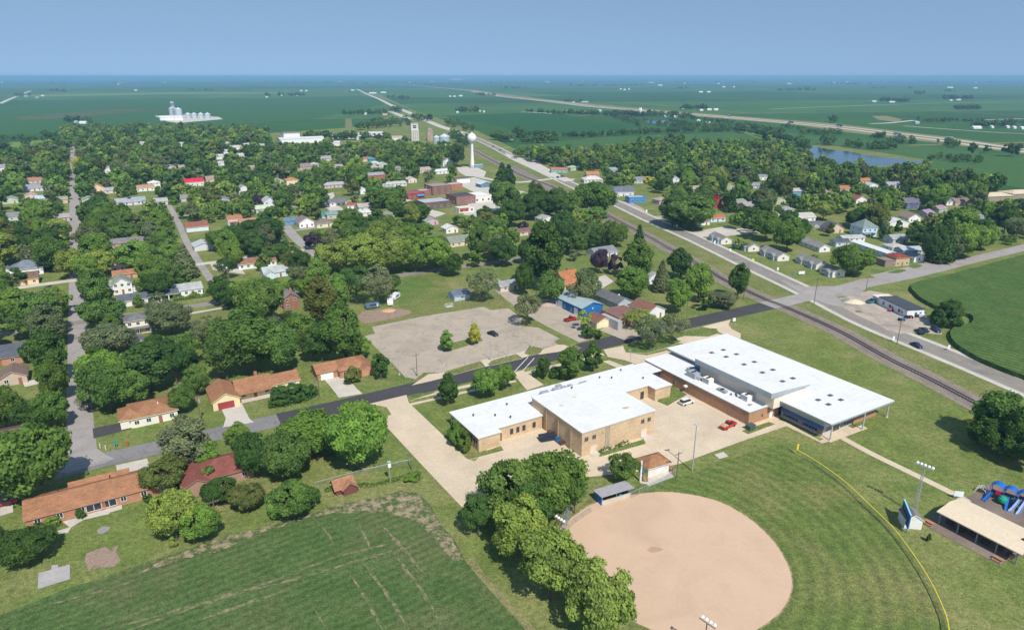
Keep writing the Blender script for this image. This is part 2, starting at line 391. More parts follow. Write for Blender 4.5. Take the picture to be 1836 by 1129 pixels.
SOILT = soilmat('soil_track', (0.28, 0.225, 0.15), (0.075, 0.122, 0.038), 0.38, 0.58, 0.7)
SOILP = soilmat('patchy_soil', (0.30, 0.22, 0.17), (0.10, 0.12, 0.045), 0.55, 0.7, 0.5)

GS = 25000.0
struct(MB().sheet([(-GS,-GS),(GS,-GS),(GS,GS),(-GS,GS)], 0).build('ground', farground()))
area('lawn', [(-700,1500),(-700,300),(0,283),(60,276),(112,256),(116,241),(330,236),(470,240),(640,228),(735,196),(660,168),(668,164),(745,200),(850,232),(925,268),(1000,288),(1200,282),(1400,262),(1450,292),(1480,303),(1560,306),(1640,318),(1836,350),(2500,420),(3200,560),(3200,1500)], 0.03, GRASS)
# fields
area('meadow', [(-200,262),(0,257),(105,249),(112,256),(100,269),(60,281),(0,284),(-200,300)], 0.06, PALEF, (12, 3), 3)
area('pale_clearing', [(290,247),(302,246),(302,258),(292,257)], 0.06, PALEF)
area('far_field', [(940,248),(1010,254),(1060,247),(1160,243),(1240,240),(1320,235),(1360,244),(1390,250),(1380,262),(1300,272),(1100,278),(1010,285),(930,262)], 0.08, FIELD, (20, 3), 4)
area('field_edge_grass', [(1318,234),(1330,234),(1385,246),(1400,252),(1390,254),(1350,245)], 0.10, PALEF)
area('corn_block', [(920,203),(1000,203),(1060,216),(1150,228),(1110,234),(1000,238),(930,243),(905,228),(790,208)], 0.08, grassmat('deep_corn', (0.022,0.085,0.024),(0.034,0.105,0.03),(0.05,0.11,0.03),0.3,bump=False))
area('left_corn_block', [(-700,205),(0,190),(140,178),(480,176),(650,172),(690,187),(560,214),(300,232),(110,238),(-700,262)], 0.06, grassmat('far_corn', (0.034,0.105,0.032),(0.048,0.13,0.04),(0.10,0.12,0.05),0.5,bump=False))
area('stubble_strip', [(20,210),(90,205),(200,196),(320,195),(220,203),(130,211),(40,217)], 0.09, soilmat('stubble', (0.12,0.125,0.06),(0.035,0.095,0.03),0.4,0.65,0.02))
area('pale_field_strip', [(0,171),(300,166),(500,166),(500,168),(300,169),(60,174)], 0.09, PALEF)
area('right_field', [(1660,285),(1760,275),(1836,281),(2500,300),(3000,380),(2200,372),(1836,338),(1740,322),(1640,312),(1560,305),(1640,297)], 0.08, FIELD, (20, 2), 5)
area('bank_grass', [(1380,236),(1420,238),(1500,248),(1600,258),(1700,268),(1836,280),(1836,284),(1700,284),(1620,288),(1560,272),(1490,262),(1455,260),(1420,262),(1360,252)], 0.10, FIELD, (20,2), 6)
area('interstate_verge', [(845,166),(1000,186),(1200,205),(1380,220),(1440,226),(1500,235),(1600,247),(1700,259),(1836,276),(2300,320),(2300,300),(1836,264),(1700,246),(1600,234),(1500,222),(1380,213),(1200,199),(1000,181),(845,161)], 0.13, DRYF)
area('dry_patch', [(1562,208),(1590,208),(1618,214),(1610,219),(1575,215)], 0.12, DRYF, (10,2))
area('pond_bank', [(1446,262),(1480,260),(1540,268),(1620,280),(1660,287),(1675,291),(1650,297),(1575,301),(1500,298),(1470,290),(1450,284)], 0.14, VERGE, (10,2), 8)
area('pond', [(1451,264),(1466,263),(1482,268),(1520,272),(1560,280),(1620,286),(1663,291),(1640,295),(1575,298),(1548,298),(1490,293),(1478,285),(1460,285),(1452,282)], 0.18, watermat(), (8, 1.5), 9)
area('small_lake', [(1150,212),(1185,216),(1215,217),(1222,222),(1205,226),(1160,220)], 0.18, watermat())
# foreground crop field
fieldpx = [(-400,1250),(0,1103),(120,1055),(250,1012),(380,970),(470,945),(600,908),(722,879),(752,886),(790,940),(832,1003),(880,1060),(942,1129),(1040,1260),(-400,1400)]
area('crop_field', fieldpx, 0.06, CROP, (6, 0.8), 2)
area('soil_margin', [(722,879),(752,886),(790,940),(832,1003),(812,1006),(790,980),(765,952),(735,930),(690,918),(640,918),(560,925),(460,958),(400,985),(330,1000),(235,1035),(300,1000),(400,962),(470,945),(600,908)], 0.10, SOIL, (1.2, .45), 3)
for k, (a, wd) in enumerate([(((170,1132),(270,1108),(480,1045),(600,1000),(740,965)), .9), (((225,1132),(400,1072),(560,1030),(660,1000),(760,975)), .9), (((340,1118),(420,1090),(527,1053)), 1.3),
        (((680,935),(715,975),(745,1010),(770,1040)), 1.1), (((645,1000),(690,1060),(740,1140)), 1.0), (((700,985),(760,1065),(800,1140)), 1.0), (((620,1020),(660,1080),(690,1140)), 0.9),
        (((560,925),(590,960),(600,985)), .9), (((640,930),(665,985),(690,1020)), .9), (((60,1092),(180,1060),(290,1030)), .8), (((560,1085),(575,1110),(590,1135)), .9)]):
    ln_ = resample(smooth_line(W(a), 6), 1.5); rn_ = random.Random(k); mb = MB(); nn = len(ln_); vs = []
    for i in range(nn):
        q0 = ln_[max(0,i-1)]; q1 = ln_[min(nn-1,i+1)]; l_ = math.dist(q0,q1) or 1; nx_, ny_ = -(q1[1]-q0[1])/l_, (q1[0]-q0[0])/l_
        hw2 = wd*.34*min(1, i/4, (nn-1-i)/4)*rn_.uniform(.45,1.25) + .02; of = rn_.uniform(-.12,.12)
        vs += [(ln_[i][0]+nx_*(of-hw2), ln_[i][1]+ny_*(of-hw2), 0.12+0.006*k), (ln_[i][0]+nx_*(of+hw2), ln_[i][1]+ny_*(of+hw2), 0.12+0.006*k)]
    mb.add(vs, [(2*i,2*i+2,2*i+3,2*i+1) for i in range(nn-1)]); struct(mb.build('wheel_track', SOILT))
area('field_path', [(832,1003),(848,1000),(892,1055),(960,1129),(1010,1190),(990,1195),(942,1129),(880,1060)], 0.09, DRYF, (4,.5))
# corn on the right: a block as tall as the crop
corn_px = [(1632,522),(1640,512),(1690,500),(1760,482),(1836,462),(2100,400),(2600,420),(2600,800),(2050,760),(1836,682),(1780,660),(1745,644),(1712,622),(1702,604),(1712,592),(1740,585),(1738,570),(1690,560),(1650,540)]
_c = jag(smooth_line(W(corn_px) + [P(*corn_px[0])], 5)[:-1], 1.5, 0.35, 5)
stuff(MB().prism(_c, 0.0, 1.7).build('corn_field', CORN))
# school street and others
SS = [(-60,893),(60,856),(130,838),(200,821),(300,798),(400,775),(500,753),(600,731),(700,707),(780,688),(900,659),(1000,635),(1100,611),(1185,591),(1270,572),(1385,546)]
road('school_street', SS[6:], 8.6, 0.075, ASPH)
road('street', SS[:8], 7.6, 0.07, OLDASPH)
NS = [(150,835),(143,740),(141,650),(140,600),(139,545),(138,500),(137,450),(135,400),(133,350),(132,300),(131,262)]
road('side_street', NS, 6.4, 0.058, STREETM)
struct(MB().sheet(W([(133,790),(166,790),(172,803),(190,815),(205,822),(190,829),(120,848),(105,846),(128,815)]), 0.072).build('junction_paving', STREETM))
road('back_lane', [(303,368),(320,400),(333,430),(352,462),(370,490),(386,512),(400,535)], 3.6, 0.062, STREETM)
road('cross_street', [(-120,618),(130,580),(345,549),(550,518),(750,489),(900,468),(1000,453)], 5.6, 0.064, HWYM)
road('upper_street', [(-60,532),(20,518),(130,503),(260,487),(400,468),(560,446),(760,422)], 5.2, 0.064, PALECON)
road('north_street', [(-60,440),(130,413),(300,390),(520,372),(700,352),(790,345)], 5, 0.064, STREETM)
road('corner_street', [(575,462),(556,448),(540,436),(525,421),(512,405)], 6, 0.066, STREETM)
road('corner_lane', [(512,416),(545,411),(580,406)], 4.5, 0.070, STREETM)
area('turnaround', [(575,350),(598,345),(600,352),(592,360),(612,372),(622,380),(600,385),(584,372),(577,360)], 0.06, PALECON)
road('lot_side_street', [(1052,610),(1010,590),(970,569),(935,546),(905,522),(880,500)], 7, 0.066, LOTM)
area('gravel_yard', [(930,543),(960,535),(998,538),(1040,568),(1062,582),(1040,600),(1000,590),(960,565)], 0.07, LOTM)
HW = [(2250,870),(1836,694),(1700,637),(1560,580),(1460,530),(1350,478),(1250,430),(1170,395),(1100,362),(1040,338),(980,310),(925,284),(885,263),(850,247),(830,239)]
hw = road('highway_shoulder', HW, 13.5, 0.085, PALECON)
road('highway', HW, 9.6, 0.095, HWYM, keep=False)
for s in (-1, 1):
    mb = MB(); ribbon(mb, hw, 0.16, 0.103, s*4.5); struct(mb.build('edge_line', LINE))
mb = MB()
for i in range(0, len(hw)-1, 1):
    a, b = hw[i], hw[i+1]; l = math.dist(a,b); n = max(1,int(l/12))
    for k in range(n):
        t0, t1 = k/n, (k+.35)/n
        ribbon(mb, [(a[0]+(b[0]-a[0])*t0,a[1]+(b[1]-a[1])*t0),(a[0]+(b[0]-a[0])*t1,a[1]+(b[1]-a[1])*t1)], 0.15, 0.104)
struct(mb.build('centre_line', plain((0.55,0.42,0.08),.9)))
road('far_highway', [(830,239),(785,225),(740,205),(700,188),(680,178),(656,168),(640,160)], 16, 0.11, PALECON, keep=False)
road('frontage_road', [(700,200),(720,208),(735,214)], 16, 0.116, PALECON, keep=False)
road('access_road', [(1030,322),(990,321),(930,327),(880,322),(840,312)], 7, 0.100, PALECON)
area('junction_apron', [(905,274),(935,284),(960,287),(972,296),(1000,312),(1030,324),(1012,326),(975,312),(940,297),(912,284)], 0.106, PALECON)
area('tower_pad', [(818,300),(850,298),(872,308),(868,317),(835,316),(822,308)], 0.09, PALECON)
area('downtown_street', [(720,352),(735,358),(770,375),(800,383),(780,390),(740,375),(700,362)], 0.08, PALECON)
area('downtown_lot', [(810,325),(850,318),(960,350),(900,372),(860,390),(830,385),(850,345)], 0.075, PALECON)
rr = [(2050,860),(1836,768),(1753,725),(1667,680),(1592,643),(1500,592),(1401,548),(1372,537),(1300,503),(1244,470),(1201,447),(1174,431),(1100,392),(1030,355),(985,333),(940,317),(900,297),(868,280),(842,266)]
rl = road('rail_ballast', rr, 6.2, 0.11, BALLAST)
road('ballast_fringe', rr, 10.5, 0.09, soilmat('ballast_edge', (0.27,0.22,0.18),(0.15,0.16,0.06),0.45,0.7), keep=False)
trk = empty('railway_track', (rl[60][0], rl[60][1], 0)); tag(trk, 'steel railway track on dark ballast running beside the highway', 'railway')
RAILM = plain((0.09,0.08,0.085), 0.5, 0.1, 1, 0.5); off = (rl[60][0], rl[60][1], 0)
for s in (-0.75, 0.75):
    L, Rr = ribbon_poly(rl, 0.12, s); mb = MB(); n = len(rl)
    mb.add([(x,y,0.12) for x,y in Rr]+[(x,y,0.12) for x,y in L]+[(x,y,0.42) for x,y in Rr]+[(x,y,0.42) for x,y in L],
        [(i+2*n,i+1+2*n,i+1+3*n,i+3*n) for i in range(n-1)]+[(i,i+1,i+1+2*n,i+2*n) for i in range(n-1)]+[(i+1+n,i+n,i+3*n,i+1+3*n) for i in range(n-1)])
    mb.build('rail', RAILM, trk, off)
mb = MB()
for i in range(len(rl)-1):
    a, b = rl[i], rl[i+1]; l = math.dist(a,b)
    if a[1] > 330: break
    n = max(1,int(l/0.9))
    ang = math.atan2(b[1]-a[1], b[0]-a[0]); c, s = math.cos(ang), math.sin(ang)
    for k in range(n):
        t = (k+.5)/n; x = a[0]+(b[0]-a[0])*t; y = a[1]+(b[1]-a[1])*t
        vs = [(x+c*p-s*q, y+s*p+c*q, z) for z in (0.115,0.24) for p,q in ((-.13,-1.25),(.13,-1.25),(.13,1.25),(-.13,1.25))]
        mb.add(vs, [(4,5,6,7),(0,1,5,4),(1,2,6,5),(2,3,7,6),(3,0,4,7)])
sl_ = mb.build('sleepers', plain((0.085,0.07,0.065),.95,.3,2), trk, off); sl_['kind'] = 'stuff'
area('rail_siding', [(905,300),(925,298),(985,328),(1045,362),(1030,366),(970,335)], 0.081, BALLAST)
road('level_crossing', [(1375,548),(1400,543),(1450,531)], 9, 0.13, STREETM, keep=False)
road('country_road', [(1450,528),(1500,519),(1560,508),(1640,492),(1740,467),(1836,444),(2000,402),(2300,330)], 8.0, 0.12, STREETM)
area('junction_flare', [(1395,500),(1440,514),(1500,513),(1545,500),(1575,498),(1600,500),(1555,516),(1540,530),(1500,532),(1520,552),(1480,545),(1440,528)], 0.112, STREETM, None)
area('shop_gravel', [(1490,538),(1530,528),(1560,521),(1590,527),(1625,540),(1655,560),(1680,585),(1688,600),(1640,597),(1612,598),(1590,592),(1530,562)], 0.105, GRAVEL, (4,1), 4)
area('cottage_drive', [(1300,424),(1330,420),(1370,418),(1340,411),(1300,406),(1275,410),(1232,418),(1225,425)], 0.09, PALECON)
area('roadside_gravel', [(1105,362),(1130,362),(1150,372),(1165,385),(1150,385)], 0.079, GRAVEL)
area('side_gravel', [(1165,388),(1190,387),(1190,392),(1172,397)], 0.08, GRAVEL)
area('verge_strip', [(1836,684),(1700,620),(1640,590),(1690,600),(1702,620),(1745,650),(1836,690)], 0.07, VERGE)
area('rail_verge', [(1836,715),(1700,655),(1560,597),(1460,550),(1400,545),(1500,585),(1600,635),(1700,690),(1800,740)], 0.07, VERGE)
area('rail_verge_upper', [(1350,490),(1250,442),(1150,395),(1070,355),(1000,325),(960,310),(950,318),(1010,345),(1080,380),(1170,425),(1240,465),(1330,510),(1400,540),(1420,525)], 0.07, VERGE)
# interstate, two carriageways
IL = [(640,145),(760,155),(845,163),(900,173),(1000,183),(1060,191),(1200,202),(1300,210),(1380,217),(1500,228),(1600,240),(1700,252),(1836,270),(2300,320)]
il = smooth_line(W(IL), 6)
mb = MB(); ribbon(mb, il, 12, 0.2, 15); ribbon(mb, il, 12, 0.2, -15); struct(mb.build('interstate', PALECON))
road('section_road', [(0,186),(20,177),(40,169),(55,163)], 16, 0.12, PALECON, keep=False)
road('farm_road', [(1380,196),(1500,191),(1690,185),(1836,183)], 8, 0.12, PALECON, keep=False)
road('frontage_lane', [(1560,222),(1590,221),(1620,218),(1640,216)], 12, 0.12, PALECON, keep=False)
road('gravel_lane', [(1620,226),(1700,232),(1790,238),(1836,240),(1950,247)], 10, 0.12, GRAVEL, keep=False)
road('pale_lane', [(935,201),(960,202),(990,204)], 12, 0.12, PALECON, keep=False)
road('level_lane', [(1740,216),(1836,213)], 14, 0.12, GRAVEL, keep=False)
# school paving
area('schoolyard_paving', [(662,724),(729,708),(733,722),(790,776),(836,822),(851,827),(880,800),(880,770),(1180,690),(1160,640),(1330,690),(1360,735),(1398,745),(1395,762),(1341,787),(1217,832),(1140,846),(1057,855),(1000,850),(950,870),(890,900),(828,909),(755,832),(682,753),(702,743),(693,730)], 0.09, CONCRETE)
area('drop_off_loop', [(1082,627),(1117,620),(1122,632),(1159,637),(1195,629),(1204,632),(1160,648),(1140,653),(1120,646),(1090,640)], 0.094, CONCRETE)
area('bay_paving', [(1212,607),(1240,599),(1278,598),(1296,600),(1240,618),(1215,615)], 0.099, CONCRETE)
area('loop_paving', [(1258,586),(1310,573),(1306,582),(1312,590),(1328,598),(1328,607),(1302,603),(1280,590)], 0.095, CONCRETE)
road('street_sidewalk', [(733,716),(830,694),(930,672),(1040,645),(1082,635)], 1.8, 0.10, CONCRETE, keep=False)
road('inner_sidewalk', [(733,726),(830,704),(925,683)], 1.4, 0.10, CONCRETE, keep=False)
area('entry_walk', [(918,668),(938,664),(975,690),(945,700)], 0.105, CONCRETE)
area('door_walk', [(1080,648),(1092,646),(1130,660),(1115,664)], 0.105, CONCRETE)
road('north_sidewalk', [(803,666),(900,641),(960,626)], 1.3, 0.108, PALECON, keep=False)
area('parking_lot', [(653,603),(672,598),(667,586),(760,567),(867,550),(880,556),(912,553),(930,566),(966,587),(1005,608),(994,613),(1000,618),(935,633),(880,648),(800,668),(760,668),(745,680),(726,676),(699,648)], 0.085, LOTM)
area('lot_apron', [(738,691),(768,671),(796,668),(801,676),(770,684)], 0.10, CONCRETE)
area('lot_apron_east', [(965,636),(975,625),(1000,618),(1024,619),(1030,624),(1000,631)], 0.10, CONCRETE)
area('lot_walk', [(861,646),(873,643),(884,654),(870,658)], 0.105, CONCRETE)
area('lot_walk_east', [(925,634),(938,631),(950,638),(937,642)], 0.105, CONCRETE)
def island(px, h=0.20, z0=0.03, m=LAWN): return struct(MB().prism(W(px), z0, h, 0, 1).build('grass_island', [m, CONC]))
island([(796,672),(800,666),(862,648),(870,657),(800,676)], m=VERGE)
island([(874,654),(884,646),(925,635),(937,643),(880,656)], m=VERGE)
island([(940,634),(950,620),(972,625),(970,633),(950,638)], m=VERGE)
island([(788,622),(800,618),(860,603),(866,612),(815,628),(795,631)], m=VERGE)
island([(934,575),(945,568),(966,582),(1000,603),(1042,624),(1036,627),(1020,622),(994,612),(1005,608),(966,588),(936,586)], m=VERGE)
island([(1074,820),(1158,796),(1154,788),(1076,812)])
island([(834,812),(843,824),(903,808),(898,800),(862,812)])
island([(1178,720),(1197,728),(1214,718),(1232,708),(1205,692)])
island([(1125,632),(1133,621),(1200,607),(1222,612),(1200,622),(1160,634)])
island([(1222,600),(1262,588),(1285,590),(1288,598),(1270,604),(1232,603)])
island([(729,711),(752,705),(782,704),(735,719)])
island([(1330,773),(1378,757),(1390,761),(1342,779)])
area('hall_walk', [(1392,757),(1398,753),(1412,758),(1470,790),(1488,782),(1545,762),(1556,768),(1508,786),(1474,795),(1410,764),(1345,786),(1330,786)], 0.10, CONCRETE)
road('playground_path', [(1498,778),(1560,812),(1640,851),(1715,888),(1735,900)], 2.1, 0.105, CONCRETE, keep=False)
area('slab', [(1281,815),(1297,810),(1306,818),(1290,823)], 0.10, CONC)
# ball field
area('outfield', [(1003,945),(1060,890),(1140,872),(1240,850),(1300,825),(1400,795),(1430,815),(1462,832),(1512,868),(1562,915),(1602,957),(1642,1012),(1672,1062),(1693,1108),(1700,1135),(1720,1300),(1100,1300),(1130,1120)], 0.06, OUTF)
area('infield', smooth_line([(1003,945),(1060,905),(1120,890),(1190,882),(1260,891),(1312,910),(1362,945),(1397,985),(1418,1030),(1415,1070),(1390,1105),(1335,1138),(1250,1150),(1130,1110),(1060,1030),(1012,965),(1003,945)],5)[:-1], 0.10, DIRT)
area('mound', smooth_line([(1158,985),(1172,980),(1188,985),(1172,991),(1158,985)],4)[:-1], 0.115, soilmat('mound_clay', (0.44,0.27,0.18),(0.55,0.39,0.27),0.46,0.66,0.6))
_i = smooth_line([(1003,945),(1060,905),(1120,890),(1190,882),(1260,891),(1312,910),(1362,945),(1397,985),(1418,1030),(1415,1070),(1390,1105),(1335,1138),(1250,1150),(1130,1110),(1060,1030),(1012,965),(1003,945)],5)[:-1]
_w = W(_i); _cx = sum(a for a,b in _w)/len(_w); _cy = sum(b for a,b in _w)/len(_w)
struct(MB().sheet(jag([(_cx+(a-_cx)*1.013,_cy+(b-_cy)*1.013) for a,b in _w], .9, .28, 5), .095).build('infield_edge', soilmat('worn_edge', (0.42,0.31,0.19),(0.11,0.14,0.045),0.42,0.6,0.7)))
area('pavilion_pad', [(1657,934),(1672,925),(1720,890),(1735,891),(1836,935),(1960,990),(1900,1040),(1824,992),(1794,1014),(1661,944)], 0.09, MULCH)
area('playground_mulch', [(1735,891),(1775,866),(1787,864),(1836,877),(1960,905),(1960,985),(1836,935)], 0.095, MULCH)
# yards and drives on the left
area('driveway', [(395,729),(433,721),(447,750),(455,757),(420,763),(400,766),(405,750)], 0.09, PALECON)
area('driveway', [(574,671),(611,662),(640,697),(650,706),(607,713),(602,705)], 0.09, PALECON)
area('driveway', [(166,768),(240,753),(243,767),(168,786)], 0.09, ASPH)
area('driveway', [(208,834),(264,822),(270,842),(212,855)], 0.09, PALECON)
area('driveway', [(272,532),(298,527),(302,545),(276,552)], 0.09, PALECON)
area('driveway', [(375,470),(430,478),(440,492),(382,484)], 0.09, PALECON)
area('driveway', [(1074,592),(1098,582),(1125,584),(1168,597),(1120,610)], 0.09, LOTM)
area('shop_forecourt', [(1560,494),(1590,487),(1625,479),(1660,470),(1700,466),(1740,463),(1640,493),(1575,501)], 0.091, STREETM)
area('grass_patch', smooth_line([(1590,489),(1612,483),(1625,485),(1610,490),(1590,489)],3)[:-1], 0.13, LAWN); area('grass_patch', smooth_line([(1628,478),(1645,474),(1654,477),(1640,481),(1628,478)],3)[:-1], 0.13, LAWN)
area('driveway', [(1060,500),(1085,493),(1100,505),(1075,520)], 0.09, PALECON)
area('driveway', [(40,685),(80,677),(82,685),(45,694)], 0.09, PALECON)
area('driveway', [(0,905),(22,895),(24,918),(0,925)], 0.09, PALECON)
area('gravel_pad', [(69,1027),(92,1021),(93,1013),(104,1012),(105,1017),(125.5,1011.5),(125.5,1038),(68,1056)], 0.09, paving('pad_gravel',(0.36,0.34,0.33),0,4,0,0.2,0.2))
area('garden_plot', [(155,992),(189,979.5),(196,986),(213,976),(208,990),(217,1004),(205,1016),(159,1024)], 0.09, SOILP, (2,.5), 8)
area('fire_ring', smooth_line([(174,951),(186,944),(198,946),(190,954),(178,957),(174,951)],3)[:-1], 0.09, paving('ring_stone',(0.3,0.27,0.27),0,4,0,0.2))
area('patio', [(103,952),(125,945),(112,935),(150,925),(200,915),(196,921),(150,932),(128,945),(122,955),(106,957)], 0.09, PALECON)
area('dirt_yard', [(648,558),(700,552),(735,556),(738,562),(700,572),(655,580),(640,570)], 0.085, SOILP, (3,.7), 4)
area('yard_grass', [(712,502),(790,488),(812,520),(810,545),(735,560),(715,548)], 0.05, LAWN)
area('yard_grass', [(310,572),(410,552),(415,575),(360,590),(315,590)], 0.05, VERGE)
area('lot_verge', [(735,560),(812,545),(900,530),(912,540),(905,552),(866,548),(760,566),(672,584),(668,576)], 0.055, VERGE)
area('roadside_path', [(310,568),(345,560),(408,549),(408,552),(345,563),(311,572)], 0.09, PALECON)

for a, b in (((921,668),(947,640)),((932,671),(958,642))):
    mb = MB(); ribbon(mb, W([a, b]), .22, 0.09); struct(mb.build('crosswalk_line', LINE))
# ------------------------------------------------------------ school
TAN = brick((0.56, 0.415, 0.265)); REDB = brick((0.42, 0.235, 0.135)); CREAM = plain((0.70, 0.60, 0.49), 0.9, 0.06, 0.5)
FASC = plain((0.34, 0.38, 0.41), 0.5, 0.08, 0.5, 0.4); BLUEB = plain((0.10, 0.16, 0.33), 0.5, 0.1, 0.6); PALEP = plain((0.36, 0.42, 0.40), 0.6)
FRAMEM = plain((0.30, 0.27, 0.22), 0.7); DOORM = plain((0.66, 0.54, 0.43), 0.8)
def window(parent, face, a, b, z0, z1, off, frame=FRAMEM, glass=GLASS, mull=1, t=0.06, name='window'):
    """face: ('x', u, sign) wall plane at x=u facing sign, spanning y a..b; or ('y', v, sign)"""
    ax, pl, sg = face; mb = MB(); g = MB()
    def bx(m, p0, p1, q0, q1, zz0, zz1):
        lo, hi = sorted((pl + sg * p0, pl + sg * p1))
        if ax == 'x': m.box(lo, hi, q0, q1, zz0, zz1)
        else: m.box(q0, q1, lo, hi, zz0, zz1)
    w_ = 0.09
    bx(mb, -0.02, t, a, a + w_, z0, z1); bx(mb, -0.02, t, b - w_, b, z0, z1)
    bx(mb, -0.02, t, a + w_, b - w_, z0, z0 + w_); bx(mb, -0.02, t, a + w_, b - w_, z1 - w_, z1)
    for k in range(1, mull):
        c = a + (b - a) * k / mull; bx(mb, -0.02, t - 0.005, c - 0.04, c + 0.04, z0 + w_, z1 - w_)
    f = mb.build(name, frame, parent, off)
    bx(g, -0.02, 0.025, a + w_, b - w_, z0 + w_, z1 - w_)
    gl = g.build('pane', glass, f, off if False else off)
    return f
def door(parent, face, a, b, z1, off, m=DOORM, z0=0.0, name='door', handle=True):
    ax, pl, sg = face; mb = MB(); lo, hi = sorted((pl - sg * 0.02, pl + sg * 0.05))
    (mb.box(lo, hi, a, b, z0, z1) if ax == 'x' else mb.box(a, b, lo, hi, z0, z1))
    d = mb.build(name, m, parent, off)
    if handle:
        h = MB(); lo, hi = sorted((pl + sg * 0.05, pl + sg * 0.12)); c = b - 0.15
        (h.box(lo, hi, c, c + .1, z0 + .95, z0 + 1.1) if ax == 'x' else h.box(c, c + .1, lo, hi, z0 + .95, z0 + 1.1))
        h.build('handle', STEEL, d, off)
    return d
so_ = (103.0, 143.0, 0.0); sx_, sy_ = uv2w(103, 143)
SCH = empty('school_building', (sx_, sy_, 0), GA)
tag(SCH, 'tan brick school with flat white roofs and a tall square gym beside the concrete yard', 'school', short='tan brick gym', xy=uv2w(103, 130))
wing = [(70.7,135),(77,135),(77,137.1),(91.2,137.1),(91.2,139),(115.6,139),(115.6,136.9),(128.5,136.9),(128.5,133.9),(134.6,133.9),(134.6,151.2),(70.7,151.2)]
wr = [(70.4,134.7),(77.3,134.7),(77.3,136.8),(91.4,136.8),(91.4,139),(115.4,139),(115.4,136.6),(128.2,136.6),(128.2,133.6),(134.9,133.6),(134.9,151.5),(70.4,151.5)]
MB().prism(wing, 0, 3.85).build('wing_wall', TAN, SCH, so_)
MB().prism(wr, 3.85, 4.12, 0, 1).build('wing_roof', [ROOFW, plain((0.52,0.50,0.46))], SCH, so_)
g0, g1, h0, h1 = 91.55, 115.25, 119.65, 142.8
MB().prism([(g0,h0),(g1,h0),(g1,h1),(g0,h1)], 0, 6.75).build('gym_wall', TAN, SCH, so_)
rf = MB().prism([(g0-.22,h0-.22),(g1+.22,h0-.22),(g1+.22,h1+.22),(g0-.22,h1+.22)], 6.75, 7.0, 0, 1).build('gym_roof', [ROOFW, plain((0.55,0.53,0.49))], SCH, so_)
for (a,b,c,d,m) in ((95,96.2,134,135,(.55,.52,.40)),(108.5,110.6,124.2,125.0,(.50,.36,.24)),(101,102,136.5,137.2,(.52,.50,.40)),(96,97,127,127.6,(.62,.60,.52))):
    MB().prism(smooth_line([(a,c),((a+b)/2,c-.2),(b,(c+d)/2),((a+b)/2,d),(a,d),(a,c)],3)[:-1], 7.004, 7.012).build('roof_stain', plain(m,.95,.2,2), rf, so_)
for v in (124.5, 130.2, 135.8): MB().box(g0-.32, g0-.01, v-.45, v+.45, 0, 6.3).build('pilaster', brick((0.36,0.255,0.15)), SCH, so_)
for u in (92.9, 95.3, 111.2, 113.4): window(SCH, ('y', h0, -1), u-.6, u+.6, 4.1, 5.35, so_, mull=2)
MB().box(98.9, 100.3, h0-.10, h0-.01, 0.5, 6.7).box(99.0,99.12,h0-.16,h0-.1,.5,6.7).box(99.5,99.62,h0-.16,h0-.1,.5,6.7).box(100.05,100.17,h0-.16,h0-.1,.5,6.7).build('vent_panel', plain((0.40,0.33,0.25),.7), SCH, so_)
MB().box(97.7, 98.1, h0-.12, h0-.01, 5.0, 5.5).build('wall_vent', FRAMEM, SCH, so_)
for u in (95.2, 111.9):
    door(SCH, ('y', h0, -1), u-.95, u+.95, 2.3, so_)
    MB().box(u-1.6, u+1.6, h0-2.2, h0-.01, 0.0, 0.16).box(u-1.2,u+1.2,h0-1.4,h0-.01,.16,.32).build('step', CONC, SCH, so_)
for u in (81.6, 83.5, 85.4, 88.6): window(SCH, ('y', 137.1, -1), u-.55, u+.55, 1.0, 2.75, so_, mull=1)
for u in (118.6, 121.2): window(SCH, ('y', 136.9, -1), u-.7, u+.7, 0.9, 2.6, so_, mull=2)
door(SCH, ('y', 136.9, -1), 125.6, 126.9, 2.5, so_, GLASS)
door(SCH, ('y', 137.1, -1), 77.6, 78.6, 2.3, so_, plain((0.12,0.08,0.05)))
for v in (136.0, 137.3, 138.9, 141.5, 144.0, 146.5): window(SCH, ('x', 70.7, -1), v-.45, v+.45, 0.7, 2.9, so_)
for v in (149.0,): MB().box(70.45,70.69,v-1,v+1,0,3.0).build('entrance_recess_shade', DARK, SCH, so_)  # near-black box on the wall face, standing in for the recess's shade
for v in (121.5, 122.6): pass
for (u,v,a,b,hh) in ((98.5,147.0,2.4,1.4,.8),(102.5,147.4,1.6,1.2,.7),(105.2,147.0,1.6,1.2,.7),(107.4,147.0,1.2,1.2,.7),(112,146.6,2.4,1.5,.6),(105,149.4,1.5,1.0,.4),(96,144.6,2.0,1.2,.5)):
    q = MB().box(u-a/2,u+a/2,v-b/2,v+b/2,4.3,4.3+hh).box(u-a/2-.1,u+a/2+.1,v-b/2-.1,v+b/2+.1,4.3+hh,4.38+hh).box(u-a/2+.1,u+a/2-.1,v-b/2+.1,v+b/2-.1,4.12,4.3)
    q.build('rooftop_unit', GALV, SCH, so_)
for (u,v,z) in ((75,146,4.12),(80,143,4.12),(86,147,4.12),(83,140,4.12),(122,146,4.12),(128,149,4.12),(130,141,4.12),(119,148,4.12),(104,141.5,7.0)):
    MB().tube((u,v,z),(u,v,z+.5),.16,.16,8).tube((u,v,z+.5),(u,v,z+.62),.3,.22,8).build('roof_vent', DARK, SCH, so_)
for k, x in enumerate((71.6,72.5,73.4,74.3)): pass
